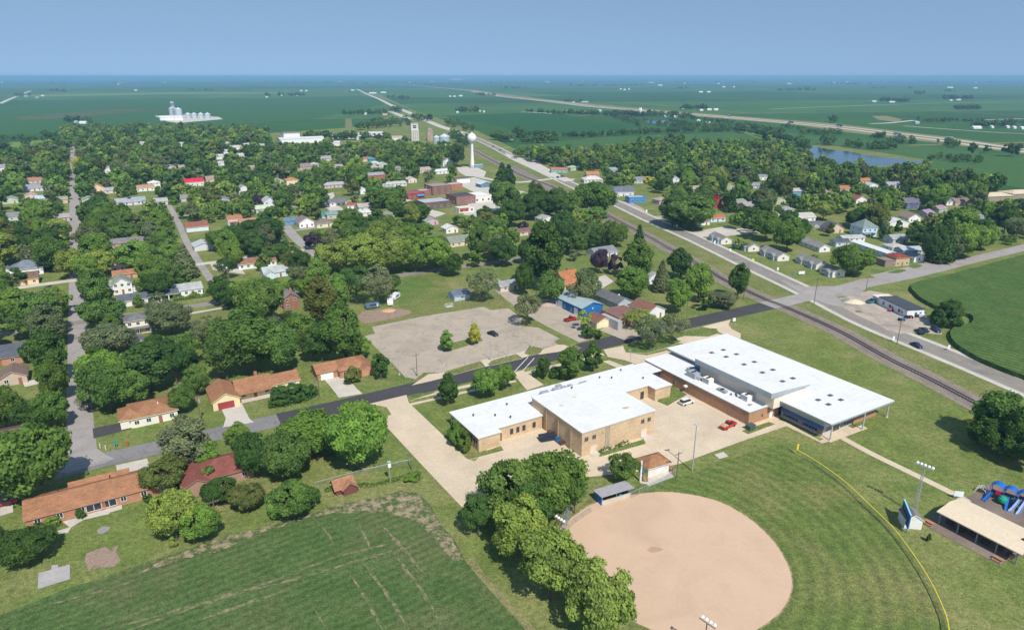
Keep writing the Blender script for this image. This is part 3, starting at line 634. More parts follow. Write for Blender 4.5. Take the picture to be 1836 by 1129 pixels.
# link between the two schools, then the newer school
na = (158.0, 122.0, 0.0); nx_, ny_ = uv2w(158, 122)
NEW = empty('school_addition', (nx_, ny_, 0), GA)
tag(NEW, 'newer school with broad white overhanging roofs, brown brick wing and blue band on columns', 'school', short='newer white-roofed school', xy=uv2w(160, 120))
MB().box(134.95, 140.35, 144.6, 151.0, 0, 3.2).build('link_wall', GLASS, NEW, na)
MB().box(134.95, 140.35, 144.1, 151.6, 3.2, 3.5).build('link_roof', ROOFW, NEW, na)
MB().box(140.4, 152.7, 109.7, 152.0, 0, 3.9).build('brick_wing_wall', REDB, NEW, na)
MB().prism([(140.2,109.5),(148.0,109.5),(148.0,152.2),(140.2,152.2)], 3.9, 4.15, 0, 1).build('brick_wing_roof', [ROOFW, FASC], NEW, na)
MB().box(148.0,152.7,135.4,152.2,3.9,4.15).build('brick_wing_roof', ROOFW, NEW, na); MB().box(148.3,148.4,135.5,138.2,4.15,5.3).build('blue_panel', plain((.05,.14,.40),.5), NEW, na)
# high hall
MB().box(147.6, 161.0, 108.0, 135.2, 3.9, 7.9).build('hall_wall', CREAM, NEW, na)
hv = [(145.8,107.5,9.2),(161.5,107.2,8.4),(161.5,135.7,8.4),(145.8,135.9,9.2)]
hb = [(145.8,107.5,7.5),(161.5,107.2,7.95),(161.5,135.7,7.95),(145.8,135.9,7.5)]
MB().add(hv+hb, [(0,1,2,3)], 0).add(hv+hb, [(7,6,5,4),(4,5,1,0),(5,6,2,1),(6,7,3,2),(7,4,0,3)], 1).build('hall_roof', [ROOFW, FASC], NEW, na)
mb = MB()
for i in range(64):
    v = 107.6 + i*.44; mb.box(145.72,145.795,v,v+.12,7.55,9.15)
mb.build('ribbed_cladding', plain((0.40,0.44,0.47),.5,.1,.5,.4), NEW, na)
# main low block
MB().prism([(152.8,95.7),(176.0,95.7),(176.0,150.5),(152.8,150.5),(152.8,136),(161.05,136),(161.05,108.8),(152.8,108.8)], 0, 4.8).build('main_wall', plain((0.50,0.50,0.50),.8), NEW, na)
mr = [(150.2,92.0,5.85),(178.3,92.2,5.4),(178.3,152.8,5.4),(150.2,152.8,5.85),(150.2,136.3,5.85),(162.0,136.3,5.66),(162.0,108.6,5.66),(150.2,108.6,5.85)]
lo = [(x,y,z-.5) for x,y,z in mr]; n = len(mr)
mb = MB(); mb.add(mr, [(0,1,6,7),(1,2,5,6),(2,3,4,5)], 0)
mb.add(mr+lo, [(i,(i+1)%n,(i+1)%n+n,i+n)[::-1] for i in range(n)], 1); mb.add(lo, [(7,6,1,0),(6,5,2,1),(5,4,3,2)], 1)
mb.build('main_roof', [ROOFW, FASC], NEW, na)
MB().box(152.55,152.78,95.5,108.7,2.98,4.75).build('clerestory_panel', PALEP, NEW, na)
MB().add([(151.9,95.4,2.05),(152.78,95.4,2.95),(152.78,108.7,2.95),(151.9,108.7,2.05),(151.9,95.4,1.92),(152.78,95.4,1.92),(152.78,108.7,1.92),(151.9,108.7,1.92)],[(3,2,1,0)[::-1] if False else (0,1,2,3)[::-1],(4,5,6,7)[::-1] if False else (7,6,5,4),(0,4,5,1),(3,2,6,7),(0,3,7,4)]).build('sloping_canopy', BLUEB, NEW, na)
for a,b in ((97.2,101.6),(103.2,108.3)): window(NEW, ('x',152.8,-1), a, b, 0.6, 1.9, na, STEEL, mull=5)
for a,b in ((95.7,97.1),(101.7,103.1)): MB().box(152.5,152.79,a,b,0.5,1.9).build('brick_pier', REDB, NEW, na)
MB().box(152.4,152.79,95.7,108.7,0,.5).build('wall_base', plain((.45,.43,.46)), NEW, na)
for z0,z1 in ((.3,1.5),(1.6,2.9),(3.0,4.6)): window(NEW, ('y',95.7,-1), 160.2, 165.4, z0, z1, na, STEEL, mull=4)
door(NEW, ('y',95.7,-1), 157.2, 158.5, 2.4, na, GLASS); door(NEW, ('y',95.7,-1), 158.6, 159.9, 2.4, na, GLASS)
window(NEW, ('y',95.7,-1), 154.0, 156.6, .8, 2.2, na, STEEL, mull=2); window(NEW, ('y',95.7,-1), 166, 175.4, 2.6, 4.4, na, STEEL, mull=6)
MB().box(165.6,175.9,95.4,95.69,0,2.3).build('brick_plinth', REDB, NEW, na)
for u,v in ((152.3,93.0),(165.1,92.3),(177.6,93.2)):
    c = MB().tube((u,v,.3),(u,v,5.15),.2,.16,10).build('roof_column', plain((.38,.43,.47),.5,.1,1,.4), NEW, na)
    MB().tube((u,v,0),(u,v,.3),.42,.38,10).build('column_base', CONC, c, na)
MB().box(151.5,163.5,92.3,95.6,.02,.14).build('entrance_slab', CONCRETE, NEW, na)
for x,y,z in ((1301.5,640.7,8.5),(1320,637.5,8.0),(1333.8,654.5,8.5),(1352,651.3,8),(1366.6,669,8.5),(1385,665.5,8),(1402.7,684.7,8.5),(1421,680.8,8),(1276,630.7,6),(1297,625.8,5.9),(1467,715,6),(1488.8,707,5.9),(1507.7,715.6,5.8),(1485.5,723.4,5.95)):
    u,v = PUV(x,y,z)
    if z > 7: zz = 9.2-(u-145.8)*.8/15.7
    else: zz = 5.85-(u-150.2)*.45/28.1
    MB().box(u-.75,u+.75,v-.55,v+.55,zz-.05,zz+.12).add([(u-.65,v-.45,zz+.12),(u+.65,v-.45,zz+.12),(u+.65,v+.45,zz+.12),(u-.65,v+.45,zz+.12),(u,v,zz+.4)],[(0,1,4),(1,2,4),(2,3,4),(3,0,4)]).build('skylight', plain((.06,.10,.11),.25), NEW, na)
def unit(u,v,a,b,h_,m=GALV):
    z = 4.15
    mb = MB().box(u-a/2,u+a/2,v-b/2,v+b/2,z+.25,z+h_).box(u-a/2+.15,u+a/2-.15,v-b/2+.15,v+b/2-.15,z,z+.25)
    o = mb.build('rooftop_unit', m, NEW, na)
    f = MB(); f.tube((u-a*.2,v,z+h_),(u-a*.2,v,z+h_+.14),.42,.42,12); f.tube((u+a*.22,v,z+h_),(u+a*.22,v,z+h_+.14),.42,.42,12); f.build('fan_cowl', DARK, o, na)
    g = MB()
    g.box(u-a/2-.012,u-a/2-.002,v-b/2+.15,v+b/2-.15,z+.35,z+h_-.1)
    for k in range(6): g.box(u-a/2-.03,u-a/2-.008,v-b/2+.2+k*(b-.4)/6,v-b/2+.2+(k+.6)*(b-.4)/6,z+.4,z+h_-.15)
    g.build('louvre', STEEL, o, na)
unit(143.9,134.2,2.2,3.4,1.7); unit(145.9,137.0,1.6,2.6,1.3); unit(144.6,129.0,2.0,2.6,1.6,WHITE); unit(143.7,122.5,1.2,3.2,.7,STEEL); unit(145.5,115.2,2.2,2.4,1.7,WHITE)
mb = MB()
for k in range(5): mb.box(143.3+.3*k,143.5+.3*k,131.2,136.6,4.3,5.2-.1*k)
mb.build('duct_rack', GALV, NEW, na)
for u,v,hh,r_ in ((144.1,119.6,.55,.22),(145.4,119.0,.45,.28),(144.8,118.2,.35,.3)): MB().tube((u,v,4.15),(u,v,4.15+hh),r_,r_*.9,8).build('roof_vent', DARK, NEW, na)
MB().box(143.2,144.2,112.0,112.8,4.15,4.5).build('roof_hatch', STEEL, NEW, na)
for v,a,hh in ((143.0,1.2,2.3),(127.4,1.1,2.2),(116.0,1.8,2.4),(112.0,1.1,2.2)): door(NEW, ('x',140.4,-1), v-a/2, v+a/2, hh, na, plain((.36,.22,.15)))
for v in (138.5,): window(NEW, ('x',140.4,-1), v-.5, v+.5, 1.0, 2.4, na)
for v in (133.2,): MB().box(139.4,140.38,v-.4,v+.4,2.2,2.7).build('wall_fan', WHITE, NEW, na)
window(NEW, ('y',109.7,-1), 145.4, 146.1, 1.2, 2.3, na); door(NEW, ('y',109.7,-1), 148.9, 150.1, 2.4, na, WHITE)
MB().box(147.62,160.9,107.9,107.995,3.9,7.7).build('cream_panel', plain((.76,.66,.54)), NEW, na)
# ------------------------------------------------------------ posts, lamps, poles
def frame_at(name, px, py, rz=0.0): 
    x, y = P(px, py); return empty(name, (x, y, 0.0), rz)
def htop(px, py, tpy):   # height of a vertical thing whose top shows at row tpy
    X, Y = P(px, py); b = (tpy - CY) / F
    return H - Y * (SP + b * CP) / (CP - b * SP)
def util_pole(px, py, top, label, arm=True, can=False, mat=WOOD, r=.15, name='utility_pole', cat='utility pole', rz=None, short=None):
    h = htop(px, py, top); t = frame_at(name, px, py, GA if rz is None else rz); tag(t, label, cat, 'wooden utility poles' if mat is WOOD else None)
    MB().tube((0,0,0),(0,0,h),r,r*.7,8).build('pole', mat, t)
    if arm:
        a = MB().box(-1.1,1.1,-.06,.06,h-.55,h-.40).build('crossarm', mat, t)
        for x in (-1,0.95,-.45,.45): MB().tube((x,0,h-.4),(x,0,h-.2),.05,.03,6).build('insulator', GALV, a)
    if can: MB().tube((.32,0,h-2.0),(.32,0,h-1.1),.24,.24,10).tube((.32,0,h-1.1),(.32,0,h-1.0),.26,.1,10).build('transformer', GALV, t)
    return t
for q in [(88,647,603,'leaning brown utility pole with a grey can on the left street lawn',False,True),
          (361,758,710,'utility pole with grey can beside the maroon garage ranch house',True,True),
          (573,712,674,'utility pole beside the driveway of the orange-roofed corner ranch',True,False),
          (389,942,896,'utility pole rising from the bushes at the crop field edge',True,False),
          (748,674,634,'utility pole with crossarm at the parking lot corner by the street',True,False),
          (1213,857,810,'short utility pole beside the brown-roofed snack hut',True,False),
          (1333,537,503,'utility pole at the rail crossing end of the school street',True,False),
          (1459,547,496,'tall utility pole on the highway corner by the rail crossing',True,False),
          (1552,523,496,'utility pole at the country road junction beside the gravel shop yard',True,False),
          (1608,617,575,'utility pole at the highway edge in front of the white shop',True,False),
          (1656,470,437,'utility pole beside the dark spruces on the country road',True,False),
          (108,455,432,'small utility pole by the blue spruce on the left street',True,False),
          (1229,590,535,'tall thin utility pole near the street end of the brown flat building',False,False),
          (1090,487,472,'utility pole between the two purple trees',True,False),
          (738,842,812,'wooden post at the west edge of the school drive',False,False),
          (961,547,522,'utility pole left of the blue metal building',True,True)]:
    util_pole(*q[:5], q[5] if len(q) > 5 else False)
def lot_light(px, py, top, label, n=1):
    h = htop(px, py, top); t = frame_at('street_lamp', px, py, GA); tag(t, label, 'street lamp', 'slim lamp posts of the parking lot')
    MB().tube((0,0,0),(0,0,h),.09,.06,8).build('pole', STEEL, t)
    MB().tube((0,0,0),(0,0,.6),.28,.26,8).build('base', CONC, t)
    MB().box(-.9,0,-.12,.12,h-.05,h+.1).build('lamp_head', GALV, t)
for q in [(716,672,642,'slim lamp post at the parking lot west edge'),(880,646,612,'slim lamp post on the strip between lot and street, left one'),(911,640,612,'slim lamp post on the strip between lot and street, right one'),
          (953,622,593,'slim lamp post on the round grass island in the lot corner'),(795,653,630,'slim lamp post at the lot entrance island'),(1129,664,627,'slim lamp post beside the drop-off loop'),(699,648,628,'slim lamp post against the lot left edge by the orange-roofed house')]: lot_light(*q)
h = htop(1066,606,574); t = frame_at('utility_pole', 1066, 606, GA); tag(t, 'wooden pole with white band between two round bushes on the street', 'utility pole')
MB().tube((0,0,1.8),(0,0,h),.15,.1,8).build('pole', WOOD, t); MB().tube((0,0,0),(0,0,1.8),.17,.16,8).build('band', WHITE, t)
LAMPW = plain((0.75,0.77,0.80), 0.3, 0.05, 1, 0.5)
def flood(px, py, top, label, nl=4, lattice=False, rz=GA, mat=STEEL, tilt=0):
    h = htop(px, py, top) if top else 12; t = frame_at('floodlight_pole', px, py, rz); tag(t, label, 'floodlight')
    if lattice:
        mb = MB(); c = [(-.35,-.35),(.35,-.35),(.35,.35),(-.35,.35)]
        for k in range(4): mb.tube((c[k][0],c[k][1],0),(c[k][0]*.45,c[k][1]*.45,h),.05,.04,5)
        for i in range(int(h/.8)):
            s0 = 1-.55*i*.8/h; s1 = 1-.55*(i+1)*.8/h
            for k in range(4):
                a, b = c[k], c[(k+1)%4]; mb.tube((a[0]*s0,a[1]*s0,i*.8),(b[0]*s1,b[1]*s1,min(h,(i+1)*.8)),.025,.025,4)
        mb.build('lattice_mast', mat, t)
    else: MB().tube((0,0,0),(0,0,h),.17,.10,8).build('pole', mat, t)
    wd = .75*nl
    a = MB().box(-wd/2,wd/2,-.06,.06,h-.1,h+.02).build('crossbar', mat, t)
    for k in range(nl):
        x = -wd/2+.37+.75*k
        MB().tube((x,-.05,h+.28),(x,-.42,h+.16),.14,.33,10).tube((x,-.05,h+.02),(x,-.05,h+.3),.03,.03,5).build('lamp', LAMPW, a)
    return t
flood(1241,844,760,'tall grey floodlight pole with two lamps beside the concrete yard',2,rz=R(20))
flood(1638,921,836,'lattice floodlight mast with a row of lamps behind the scoreboard',5,True,rz=R(130))
flood(1031,908,820,'brown floodlight pole beside the big dark trees and infield',2,rz=R(20),mat=WOOD)
flood(1001,965,932,'floodlight pole behind the wire backstop',4,rz=R(130),mat=WOOD)
flood(1259,1190,1116,'floodlight pole at the bottom edge of the ball field',4,rz=R(130),mat=WOOD)
util_pole(1148,863,826,'smooth white pole in front of the brown-roofed snack hut',False,False,plain((.72,.76,.80),.4),.28,'white_pole','pole')
t = frame_at('equipment_pole', 700, 866, GA); tag(t, 'thin pole carrying a white box by the vegetable garden', 'pole')
h = htop(700,866,827); MB().tube((0,0,0),(0,0,h),.07,.05,8).build('pole', GALV, t); MB().box(-.35,.35,-.25,.25,h-1.5,h-.6).build('box', WHITE, t); MB().box(-.4,.4,-.3,.3,h-.1,h).build('cap', plain((.3,.5,.45)), t)
# ------------------------------------------------------------ ball field things
def poly_len(line): return sum(math.dist(line[i],line[i+1]) for i in range(len(line)-1))
def meshmat():
    m, nt, b = newmat('chain_link'); out = [n for n in nt.nodes if n.type=='OUTPUT_MATERIAL'][0]
    b.inputs['Base Color'].default_value = (.30,.33,.33,1); b.inputs['Roughness'].default_value = .6
    tr = N(nt,'ShaderNodeBsdfTransparent'); s = N(nt,'ShaderNodeMixShader'); s.inputs[0].default_value = .18
    nt.links.new(tr.outputs[0], s.inputs[1]); nt.links.new(b.outputs[0], s.inputs[2]); nt.links.new(s.outputs[0], out.inputs[0]); return m
LINK = meshmat(); YEL = plain((0.75,0.60,0.04), .6)
def fence(px, h_, label, cap=None, step=3.0, posts=True, name='chain_link_fence', mesh=LINK, pr=.035):
    line = smooth_line(W(px), 8); pts = resample(line, step)
    o0 = (pts[0][0], pts[0][1], 0); t = empty(name, o0); tag(t, label, 'fence')
    mb = MB()
    for i in range(len(line)-1):
        a, b = line[i], line[i+1]; mb.add([(a[0],a[1],.05),(b[0],b[1],.05),(b[0],b[1],h_),(a[0],a[1],h_)], [(0,1,2,3)])
    mb.build('mesh_panel', mesh, t, o0)
    mb = MB(); r = .10 if cap else .03
    for i in range(len(line)-1): mb.tube((*line[i],h_),(*line[i+1],h_),r,r,6)
    mb.build('top_cap' if cap else 'top_rail', cap or GALV, t, o0)
    for p in pts[:95]: MB().tube((*p,0),(*p,h_+.02),pr,pr,6).build('post', GALV, t, o0)
    return t
fence([(1427,815),(1460,834),(1510,870),(1560,917),(1600,957),(1640,1011),(1670,1061),(1690,1106),(1697,1131),(1702,1180)], 1.45, 'curved chain-link outfield fence with yellow cap along the ball field', YEL, 3.2)
fence([(1010,957),(1035,935),(1062,917)], 1.6, 'chain-link fence between the backstop and the dugout', None, 2.5)
fence([(1132,893),(1175,872),(1212,852)], 1.6, 'chain-link fence from the dugout to the snack hut', None, 2.5)
fence([(565,872),(640,852),(700,838),(740,830)], 1.2, 'low wire fence behind the red garden shed', None, 4)
fence([(735,748),(700,775-0),(690,760)], 1.2, 'short wire fence near the school drive', None, 3) if False else None
fence([(702,652),(718,672),(728,684)], 1.3, 'wire fence along the lot edge by the orange-roofed house', None, 2.5)
fence([(815,542),(860,535),(905,527)], 1.2, 'wire fence behind the small grey shed by the lot', None, 3)
fp = frame_at('foul_pole', 1427, 815); tag(fp, 'short yellow foul pole at the far end of the outfield fence', 'foul pole')
MB().tube((0,0,0),(0,0,3.2),.07,.06,8).build('pole', YEL, fp); MB().box(.07,.45,-.02,.02,1.6,3.1).build('wing', YEL, fp)
# backstop
t = frame_at('backstop', 1014, 948, R(70)); tag(t, 'tall blue-grey wire backstop at the infield corner', 'backstop')
for k in range(4): MB().tube((-3+2*k,0,0),(-3+2*k,0,4.6),.06,.05,6).build('post', plain((.16,.22,.32)), t)
MB().add([(-3,0,0.1),(3,0,.1),(3,0,4.6),(-3,0,4.6)],[(0,1,2,3)]).build('netting', LINK, t)
MB().box(-3.05,3.05,-.05,.05,4.6,4.7).box(-3.05,3.05,-.05,.05,2.3,2.4).build('rail', plain((.16,.22,.32)), t)
# dugout
a, b = P(1079,906), P(1131,890); ang = math.atan2(b[1]-a[1], b[0]-a[0])
t = empty('dugout', ((a[0]+b[0])/2,(a[1]+b[1])/2,0), ang); tag(t, 'low block dugout with flat grey roof and blue end beside the infield', 'dugout', short='dugout')
L = math.dist(a,b)/2
MB().box(-L,L,0,.2,0,1.0).build('front_wall', CONC, t); MB().box(-L,L,2.6,2.8,0,2.2).build('back_wall', CONC, t)
MB().box(-L-.2,-L,-.05,2.8,0,2.2).build('end_wall', plain((.02,.14,.45),.6), t); MB().box(L,L+.2,1.2,2.8,0,2.2).build('end_wall', plain((.25,.27,.4),.6), t)
MB().add([(-L-.5,-.5,2.45),(L+.5,-.5,2.45),(L+.5,3.1,2.2),(-L-.5,3.1,2.2),(-L-.5,-.5,2.6),(L+.5,-.5,2.6),(L+.5,3.1,2.35),(-L-.5,3.1,2.35)],[(3,2,1,0),(4,5,6,7),(0,1,5,4),(1,2,6,5),(2,3,7,6),(3,0,4,7)]).build('roof', plain((.34,.33,.35),.9,.15,1.2), t)
for x in (-L+.05,0,L-.1): MB().box(x,x+.1,.05,.15,1.0,2.42).build('post', STEEL, t)
MB().box(-L+.3,L-.3,2.0,2.45,.42,.5).build('bench', WOOD, t)
mb = MB().tube((0,0,0),(0,0,.95),.3,.33,12); o = mb.build('barrel', plain((.02,.28,.60),.5), None, loc=(*P(1112,893),.02)); tag(o, 'bright blue barrel standing inside the dugout', 'barrel')
# snack hut
a, b = P(1162,856), P(1199,845); ang = math.atan2(b[1]-a[1], b[0]-a[0])
HUT = empty('snack_hut', ((a[0]+b[0])/2,(a[1]+b[1])/2,0), ang); tag(HUT, 'small white hut with brown shingle roof beside the ball field', 'hut', short='brown-roofed snack hut')
wv = plain((0.68,0.63,0.55),.9)
# ------------------------------------------------------------ houses
WINF = plain((0.72,0.72,0.70),.7)
def gable(mb, x0, x1, y0, y1, ze, zr, ov=.35, axis='x', t=.16):
    """two slopes with thickness; the ridge runs along axis"""
    if axis == 'x':
        yc = (y0+y1)/2; s = (zr-ze)/((y1-y0)/2); zo = ze - s*ov
        q = [(x0-ov,y0-ov,zo),(x1+ov,y0-ov,zo),(x1+ov,yc,zr),(x0-ov,yc,zr),(x1+ov,y1+ov,zo),(x0-ov,y1+ov,zo)]
    else:
        xc = (x0+x1)/2; s = (zr-ze)/((x1-x0)/2); zo = ze - s*ov
        q = [(x1+ov,y0-ov,zo),(x1+ov,y1+ov,zo),(xc,y1+ov,zr),(xc,y0-ov,zr),(x0-ov,y1+ov,zo),(x0-ov,y0-ov,zo)]
    up = [(a,b,c+t) for a,b,c in q]
    mb.add(q+up, [(6,7,8,9),(9,8,10,11)], 0)
    mb.add(q+up, [(3,2,1,0),(5,4,2,3),(0,1,7,6),(4,5,11,10),(1,2,8,7),(2,4,10,8),(5,3,9,11),(3,0,6,9)], 1)
def hip(mb, x0, x1, y0, y1, ze, zr, ov=.4, axis='x', t=.14):
    X0,X1,Y0,Y1 = x0-ov,x1+ov,y0-ov,y1+ov; d = min(X1-X0,Y1-Y0)/2
    if axis == 'x' : r0,r1 = (X0+d,(Y0+Y1)/2),(X1-d-.01,(Y0+Y1)/2)
    else: r0,r1 = ((X0+X1)/2,Y0+d),((X0+X1)/2,Y1-d-.01)
    b = [(X0,Y0,ze),(X1,Y0,ze),(X1,Y1,ze),(X0,Y1,ze)]; u = [(x,y,ze+t) for x,y,z in b]; rr_ = [(*r0,zr+t),(*r1,zr+t)]
    vs = b+u+rr_
    if axis == 'x': top = [(4,5,9,8),(5,6,9),(6,7,8,9),(7,4,8)]
    else: top = [(4,5,8),(5,6,9,8),(6,7,9),(7,4,8,9)]
    mb.add(vs, top, 0); mb.add(vs, [(3,2,1,0),(0,1,5,4),(1,2,6,5),(2,3,7,6),(3,0,4,7)], 1)
def gwall(mb, x0, x1, y0, y1, z, zr=None, axis='x'):
    if zr is None: mb.box(x0,x1,y0,y1,0,z); return
    if axis == 'x':
        yc=(y0+y1)/2; pr=[(y0,0),(y1,0),(y1,z),(yc,zr-.02),(y0,z)]
        vs=[(x0,a,b) for a,b in pr]+[(x1,a,b) for a,b in pr]
    else:
        xc=(x0+x1)/2; pr=[(x0,0),(x1,0),(x1,z),(xc,zr-.02),(x0,z)]
        vs=[(a,y1,b) for a,b in pr]+[(a,y0,b) for a,b in pr]
    mb.add(vs, [(0,1,2,3,4)[::-1],(5,6,7,8,9),(0,1,6,5),(1,2,7,6),(2,3,8,7),(3,4,9,8),(4,0,5,9)])
def col_wall(c, kind='plain'): return brick(c) if kind == 'brick' else plain(c, .85, .08, .5)
GLIM = []
VIEWS = []     # (px x0, x1, y0, y1, distance) windows of view kept clear of nearer trees
def house(label, short, px, py, w_, d_, h_, rise, style='gx', wall=(.74,.73,.70), roof=(.25,.24,.24), kind='house', cat='house', rz=None, far=None, brk=False,
          chimney=False, garage=None, wins=None, porch=None, clear=1.0, metal=False, dr=True, group=None, peek=False, doorc=(.3,.12,.08)):
    rz = GA if rz is None else rz
    x, y = P(px, py); c, s = math.cos(rz), math.sin(rz)
    x += -s*d_/2; y += c*d_/2
    t = empty(kind, (x, y, 0), rz); tag(t, label, cat, group, short)
    x0,x1,y0,y1 = -w_/2,w_/2,-d_/2,d_/2
    rm = (plain(roof,.45,.07,.4,.5,.1) if metal else shingle(roof)); wm = col_wall(wall, 'brick' if brk else 'plain')
    trim = plain(tuple(min(.8,q*1.02+.03) for q in wall),.8)
    mb = MB(); ax = 'y' if style.endswith('y') else 'x'
    if style[0] == 'g': gwall(mb, x0,x1,y0,y1,h_,h_+rise,ax)
    else: gwall(mb, x0,x1,y0,y1,h_)
    mb.build('wall', wm, t)
    mb = MB()
    if style[0] == 'g': gable(mb,x0,x1,y0,y1,h_,h_+rise,.4,ax)
    elif style[0] == 'h': hip(mb,x0,x1,y0,y1,h_,h_+rise,.45,ax)
    else:
        mb.box(x0-.25,x1+.25,y0-.25,y1+.25,h_,h_+.25)
    ro = mb.build('roof', [rm, trim], t)
    if chimney: MB().box(-.45+w_*.15,.45+w_*.15,d_*.08,d_*.08+.8,h_+rise*.5,h_+rise+1.0).build('chimney', brick((.36,.17,.12)), ro)
    near = mpp(py) < 0.62
    if near:
        n = wins if wins is not None else max(1,int(w_/3.4)); st = 2 if h_ > 4.4 else 1
        slots = [x0 + w_*(k+.5)/n for k in range(n)]
        gx = None
        if garage: gx = garage[0]
        for fl in range(st):
            z0 = .9 + fl*2.6
            for k, xx in enumerate(slots):
                if gx is not None and fl == 0 and abs(xx-gx) < garage[1]/2+.6: continue
                if dr and fl == 0 and k == n//2 and n > 1:
                    door(t, ('y',y0,-1), xx-.45, xx+.45, 2.1, (0,0,0), plain(doorc), handle=mpp(py)<.3); continue
                window(t, ('y',y0,-1), xx-.6, xx+.6, z0, z0+1.25, (0,0,0), WINF, mull=2)
            for k in range(max(1,int(d_/4.5))):
                yy = y0 + d_*(k+.5)/max(1,int(d_/4.5)); window(t, ('x',x0,-1), yy-.55, yy+.55, z0, z0+1.2, (0,0,0), WINF, mull=2)
        if garage: door(t, ('y',y0,-1), gx-garage[1]/2, gx+garage[1]/2, 2.2, (0,0,0), plain(garage[2]), name='garage_door', handle=False)
    if porch:
        a,b,dp = porch; mb = MB(); mb.add([(a,y0-dp,2.25),(b,y0-dp,2.25),(b,y0-.03,2.75),(a,y0-.03,2.75),(a,y0-dp,2.37),(b,y0-dp,2.37),(b,y0-.03,2.87),(a,y0-.03,2.87)],[(3,2,1,0),(4,5,6,7),(0,1,5,4),(1,2,6,5),(2,3,7,6),(3,0,4,7)])
        p = mb.build('porch_roof', rm, t)
        for xx in (a+.15,(a+b)/2,b-.15): MB().tube((xx,y0-dp+.15,0),(xx,y0-dp+.15,2.27),.08,.08,6).build('post', WHITE, p)
    if peek: GLIM.append((t, 'dark-roofed' if sum(roof) < .75 else ('brown-roofed' if roof[0] > roof[2]*1.12 else 'pale-roofed')))
    hp = (h_+rise)*CP/mpp(py); wp = (w_*math.cos(rz)+0*d_)/mpp(py)
    if peek: VIEWS.append((px-wp*.3, px+wp*.3, py-hp-1, py-hp*.55, y))
    elif clear and py < 400: VIEWS.append((px-wp*.38*clear, px+wp*.38*clear, py-hp-1, py-hp*.28, y))
    elif clear: VIEWS.append((px-wp*.5*clear, px+wp*.5*clear, py-hp*1.0-2, py+1, y))
    return t
def addon(t, x0,x1,y0,y1,h_,rise,style,wall,roof,brk=False,name='extension'):
    rm = shingle(roof); wm = col_wall(wall,'brick' if brk else 'plain'); ax = 'y' if style.endswith('y') else 'x'; mb = MB()
    gwall(mb,x0,x1,y0,y1,h_,h_+rise if style[0]=='g' else None,ax); e = mb.build(name+'_wall', wm, t); mb = MB()
    gable(mb,x0,x1,y0,y1,h_,h_+rise,.35,ax) if style[0]=='g' else hip(mb,x0,x1,y0,y1,h_,h_+rise,.4,ax)
    mb.build(name+'_roof', [rm, plain(tuple(min(.8,q*1.02+.03) for q in wall),.8)], e); return e
ORG = (.345,.172,.095); BRN = (.25,.135,.085); GRY = (.17,.17,.175); DGB = (.085,.09,.115); LGR = (.36,.37,.38); MAR = (.20,.085,.075); CRM = (.70,.58,.38); WHT = (.76,.76,.75); BRK = (.43,.22,.13); TANR = (.34,.27,.20)
# snack hut body
gwall(mb := MB(), -3.1,3.1,0,4.6,2.5); mb.build('wall', wv, HUT)
mb = MB(); hip(mb,-3.1,3.1,0,4.6,2.5,4.1,.5,'x'); mb.build('roof', [shingle((.33,.17,.09)), WHITE], HUT)
window(HUT, ('y',0,-1), -.6, 1.6, 1.0, 2.0, (0,0,0), WINF, plain((.68,.74,.78)), mull=2); door(HUT, ('x',-3.1,-1), 1.2, 2.2, 2.1, (0,0,0), WHITE)
o = struct(MB().prism([(a,b) for a,b in W([(1148,866),(1160,868),(1163,872),(1209,854),(1203,845),(1150,858)])], .02, .14).build('hut_slab', CONC))
def bench(px, py, label, rz, c=(.36,.19,.08)):
    t = frame_at('picnic_bench', px, py, rz); tag(t, label, 'bench'); m = plain(c,.9,.2,2)
    MB().box(-.9,.9,-.35,.35,.70,.76).build('table_top', m, t)
    for s in (-1,1): MB().box(-.9,.9,s*.75-.13,s*.75+.13,.42,.47).build('seat', m, t)
    for s in (-.7,.7): MB().box(s-.05,s+.05,-.7,.7,.36,.42).box(s-.05,s+.05,-.25,-.15,0.02,.7).box(s-.05,s+.05,.15,.25,0.02,.7).build('leg', m, t)
bench(1155,861,'orange-brown bench on the left side of the snack hut', R(80)); bench(1203,842,'reddish bench stacked at the right side of the snack hut', R(60), (.33,.17,.11))
# --- near left
t = house('long orange-roofed brick ranch house at the bottom left with a patio', 'long brick ranch', 187, 914, 28, 9.2, 2.6, 1.9, 'gx', BRK, ORG, brk=True, wins=7, cat='house')
addon(t, -6, 5.5, 3.0, 6.2, 2.6, 1.2, 'gx', BRK, ORG, True)
MB().tube((-8,1.2,4.1),(-8,1.2,4.9),.1,.1,8).build('vent_pipe', DARK, t); MB().tube((2,1.5,4.2),(2,1.5,4.9),.12,.12,8).build('vent_pipe', DARK, t)
MB().box(-4,3.4,-6.2,-4.62,.02,.14).build('terrace', CONC, t); window(t, ('y',-4.6,-1), -3.2, 2.6, .5, 2.2, (0,0,0), WINF, mull=4)
t = house('hip-roofed brown ranch house with white front at the street corner', 'corner brown ranch', 279, 759, 11.5, 10.5, 2.7, 2.1, 'hx', (.74,.70,.60), (.33,.17,.09), wins=4)
addon(t, -8.2,-2.5,-4.6,3.4,2.6,1.7,'hy',(.74,.70,.60),(.33,.17,.09)); MB().tube((1.5,-2,4.2),(1.5,-2,4.9),.12,.12,8).build('vent_pipe', WHITE, t)
t = house('long orange-roofed cream ranch with maroon garage door and brick chimney', 'maroon-garage ranch', 459, 712, 9.8, 8.6, 2.7, 2.2, 'gx', (.72,.60,.36), ORG, chimney=True, wins=3)
e = addon(t, -12.2,-4.92,-7.6,3.8,2.7,2.0,'gy',(.72,.60,.36),ORG, name='garage'); door(t, ('y',-7.6,-1), -10.9, -6.5, 2.2, (0,0,0), plain((.30,.05,.05)), name='garage_door', handle=False)
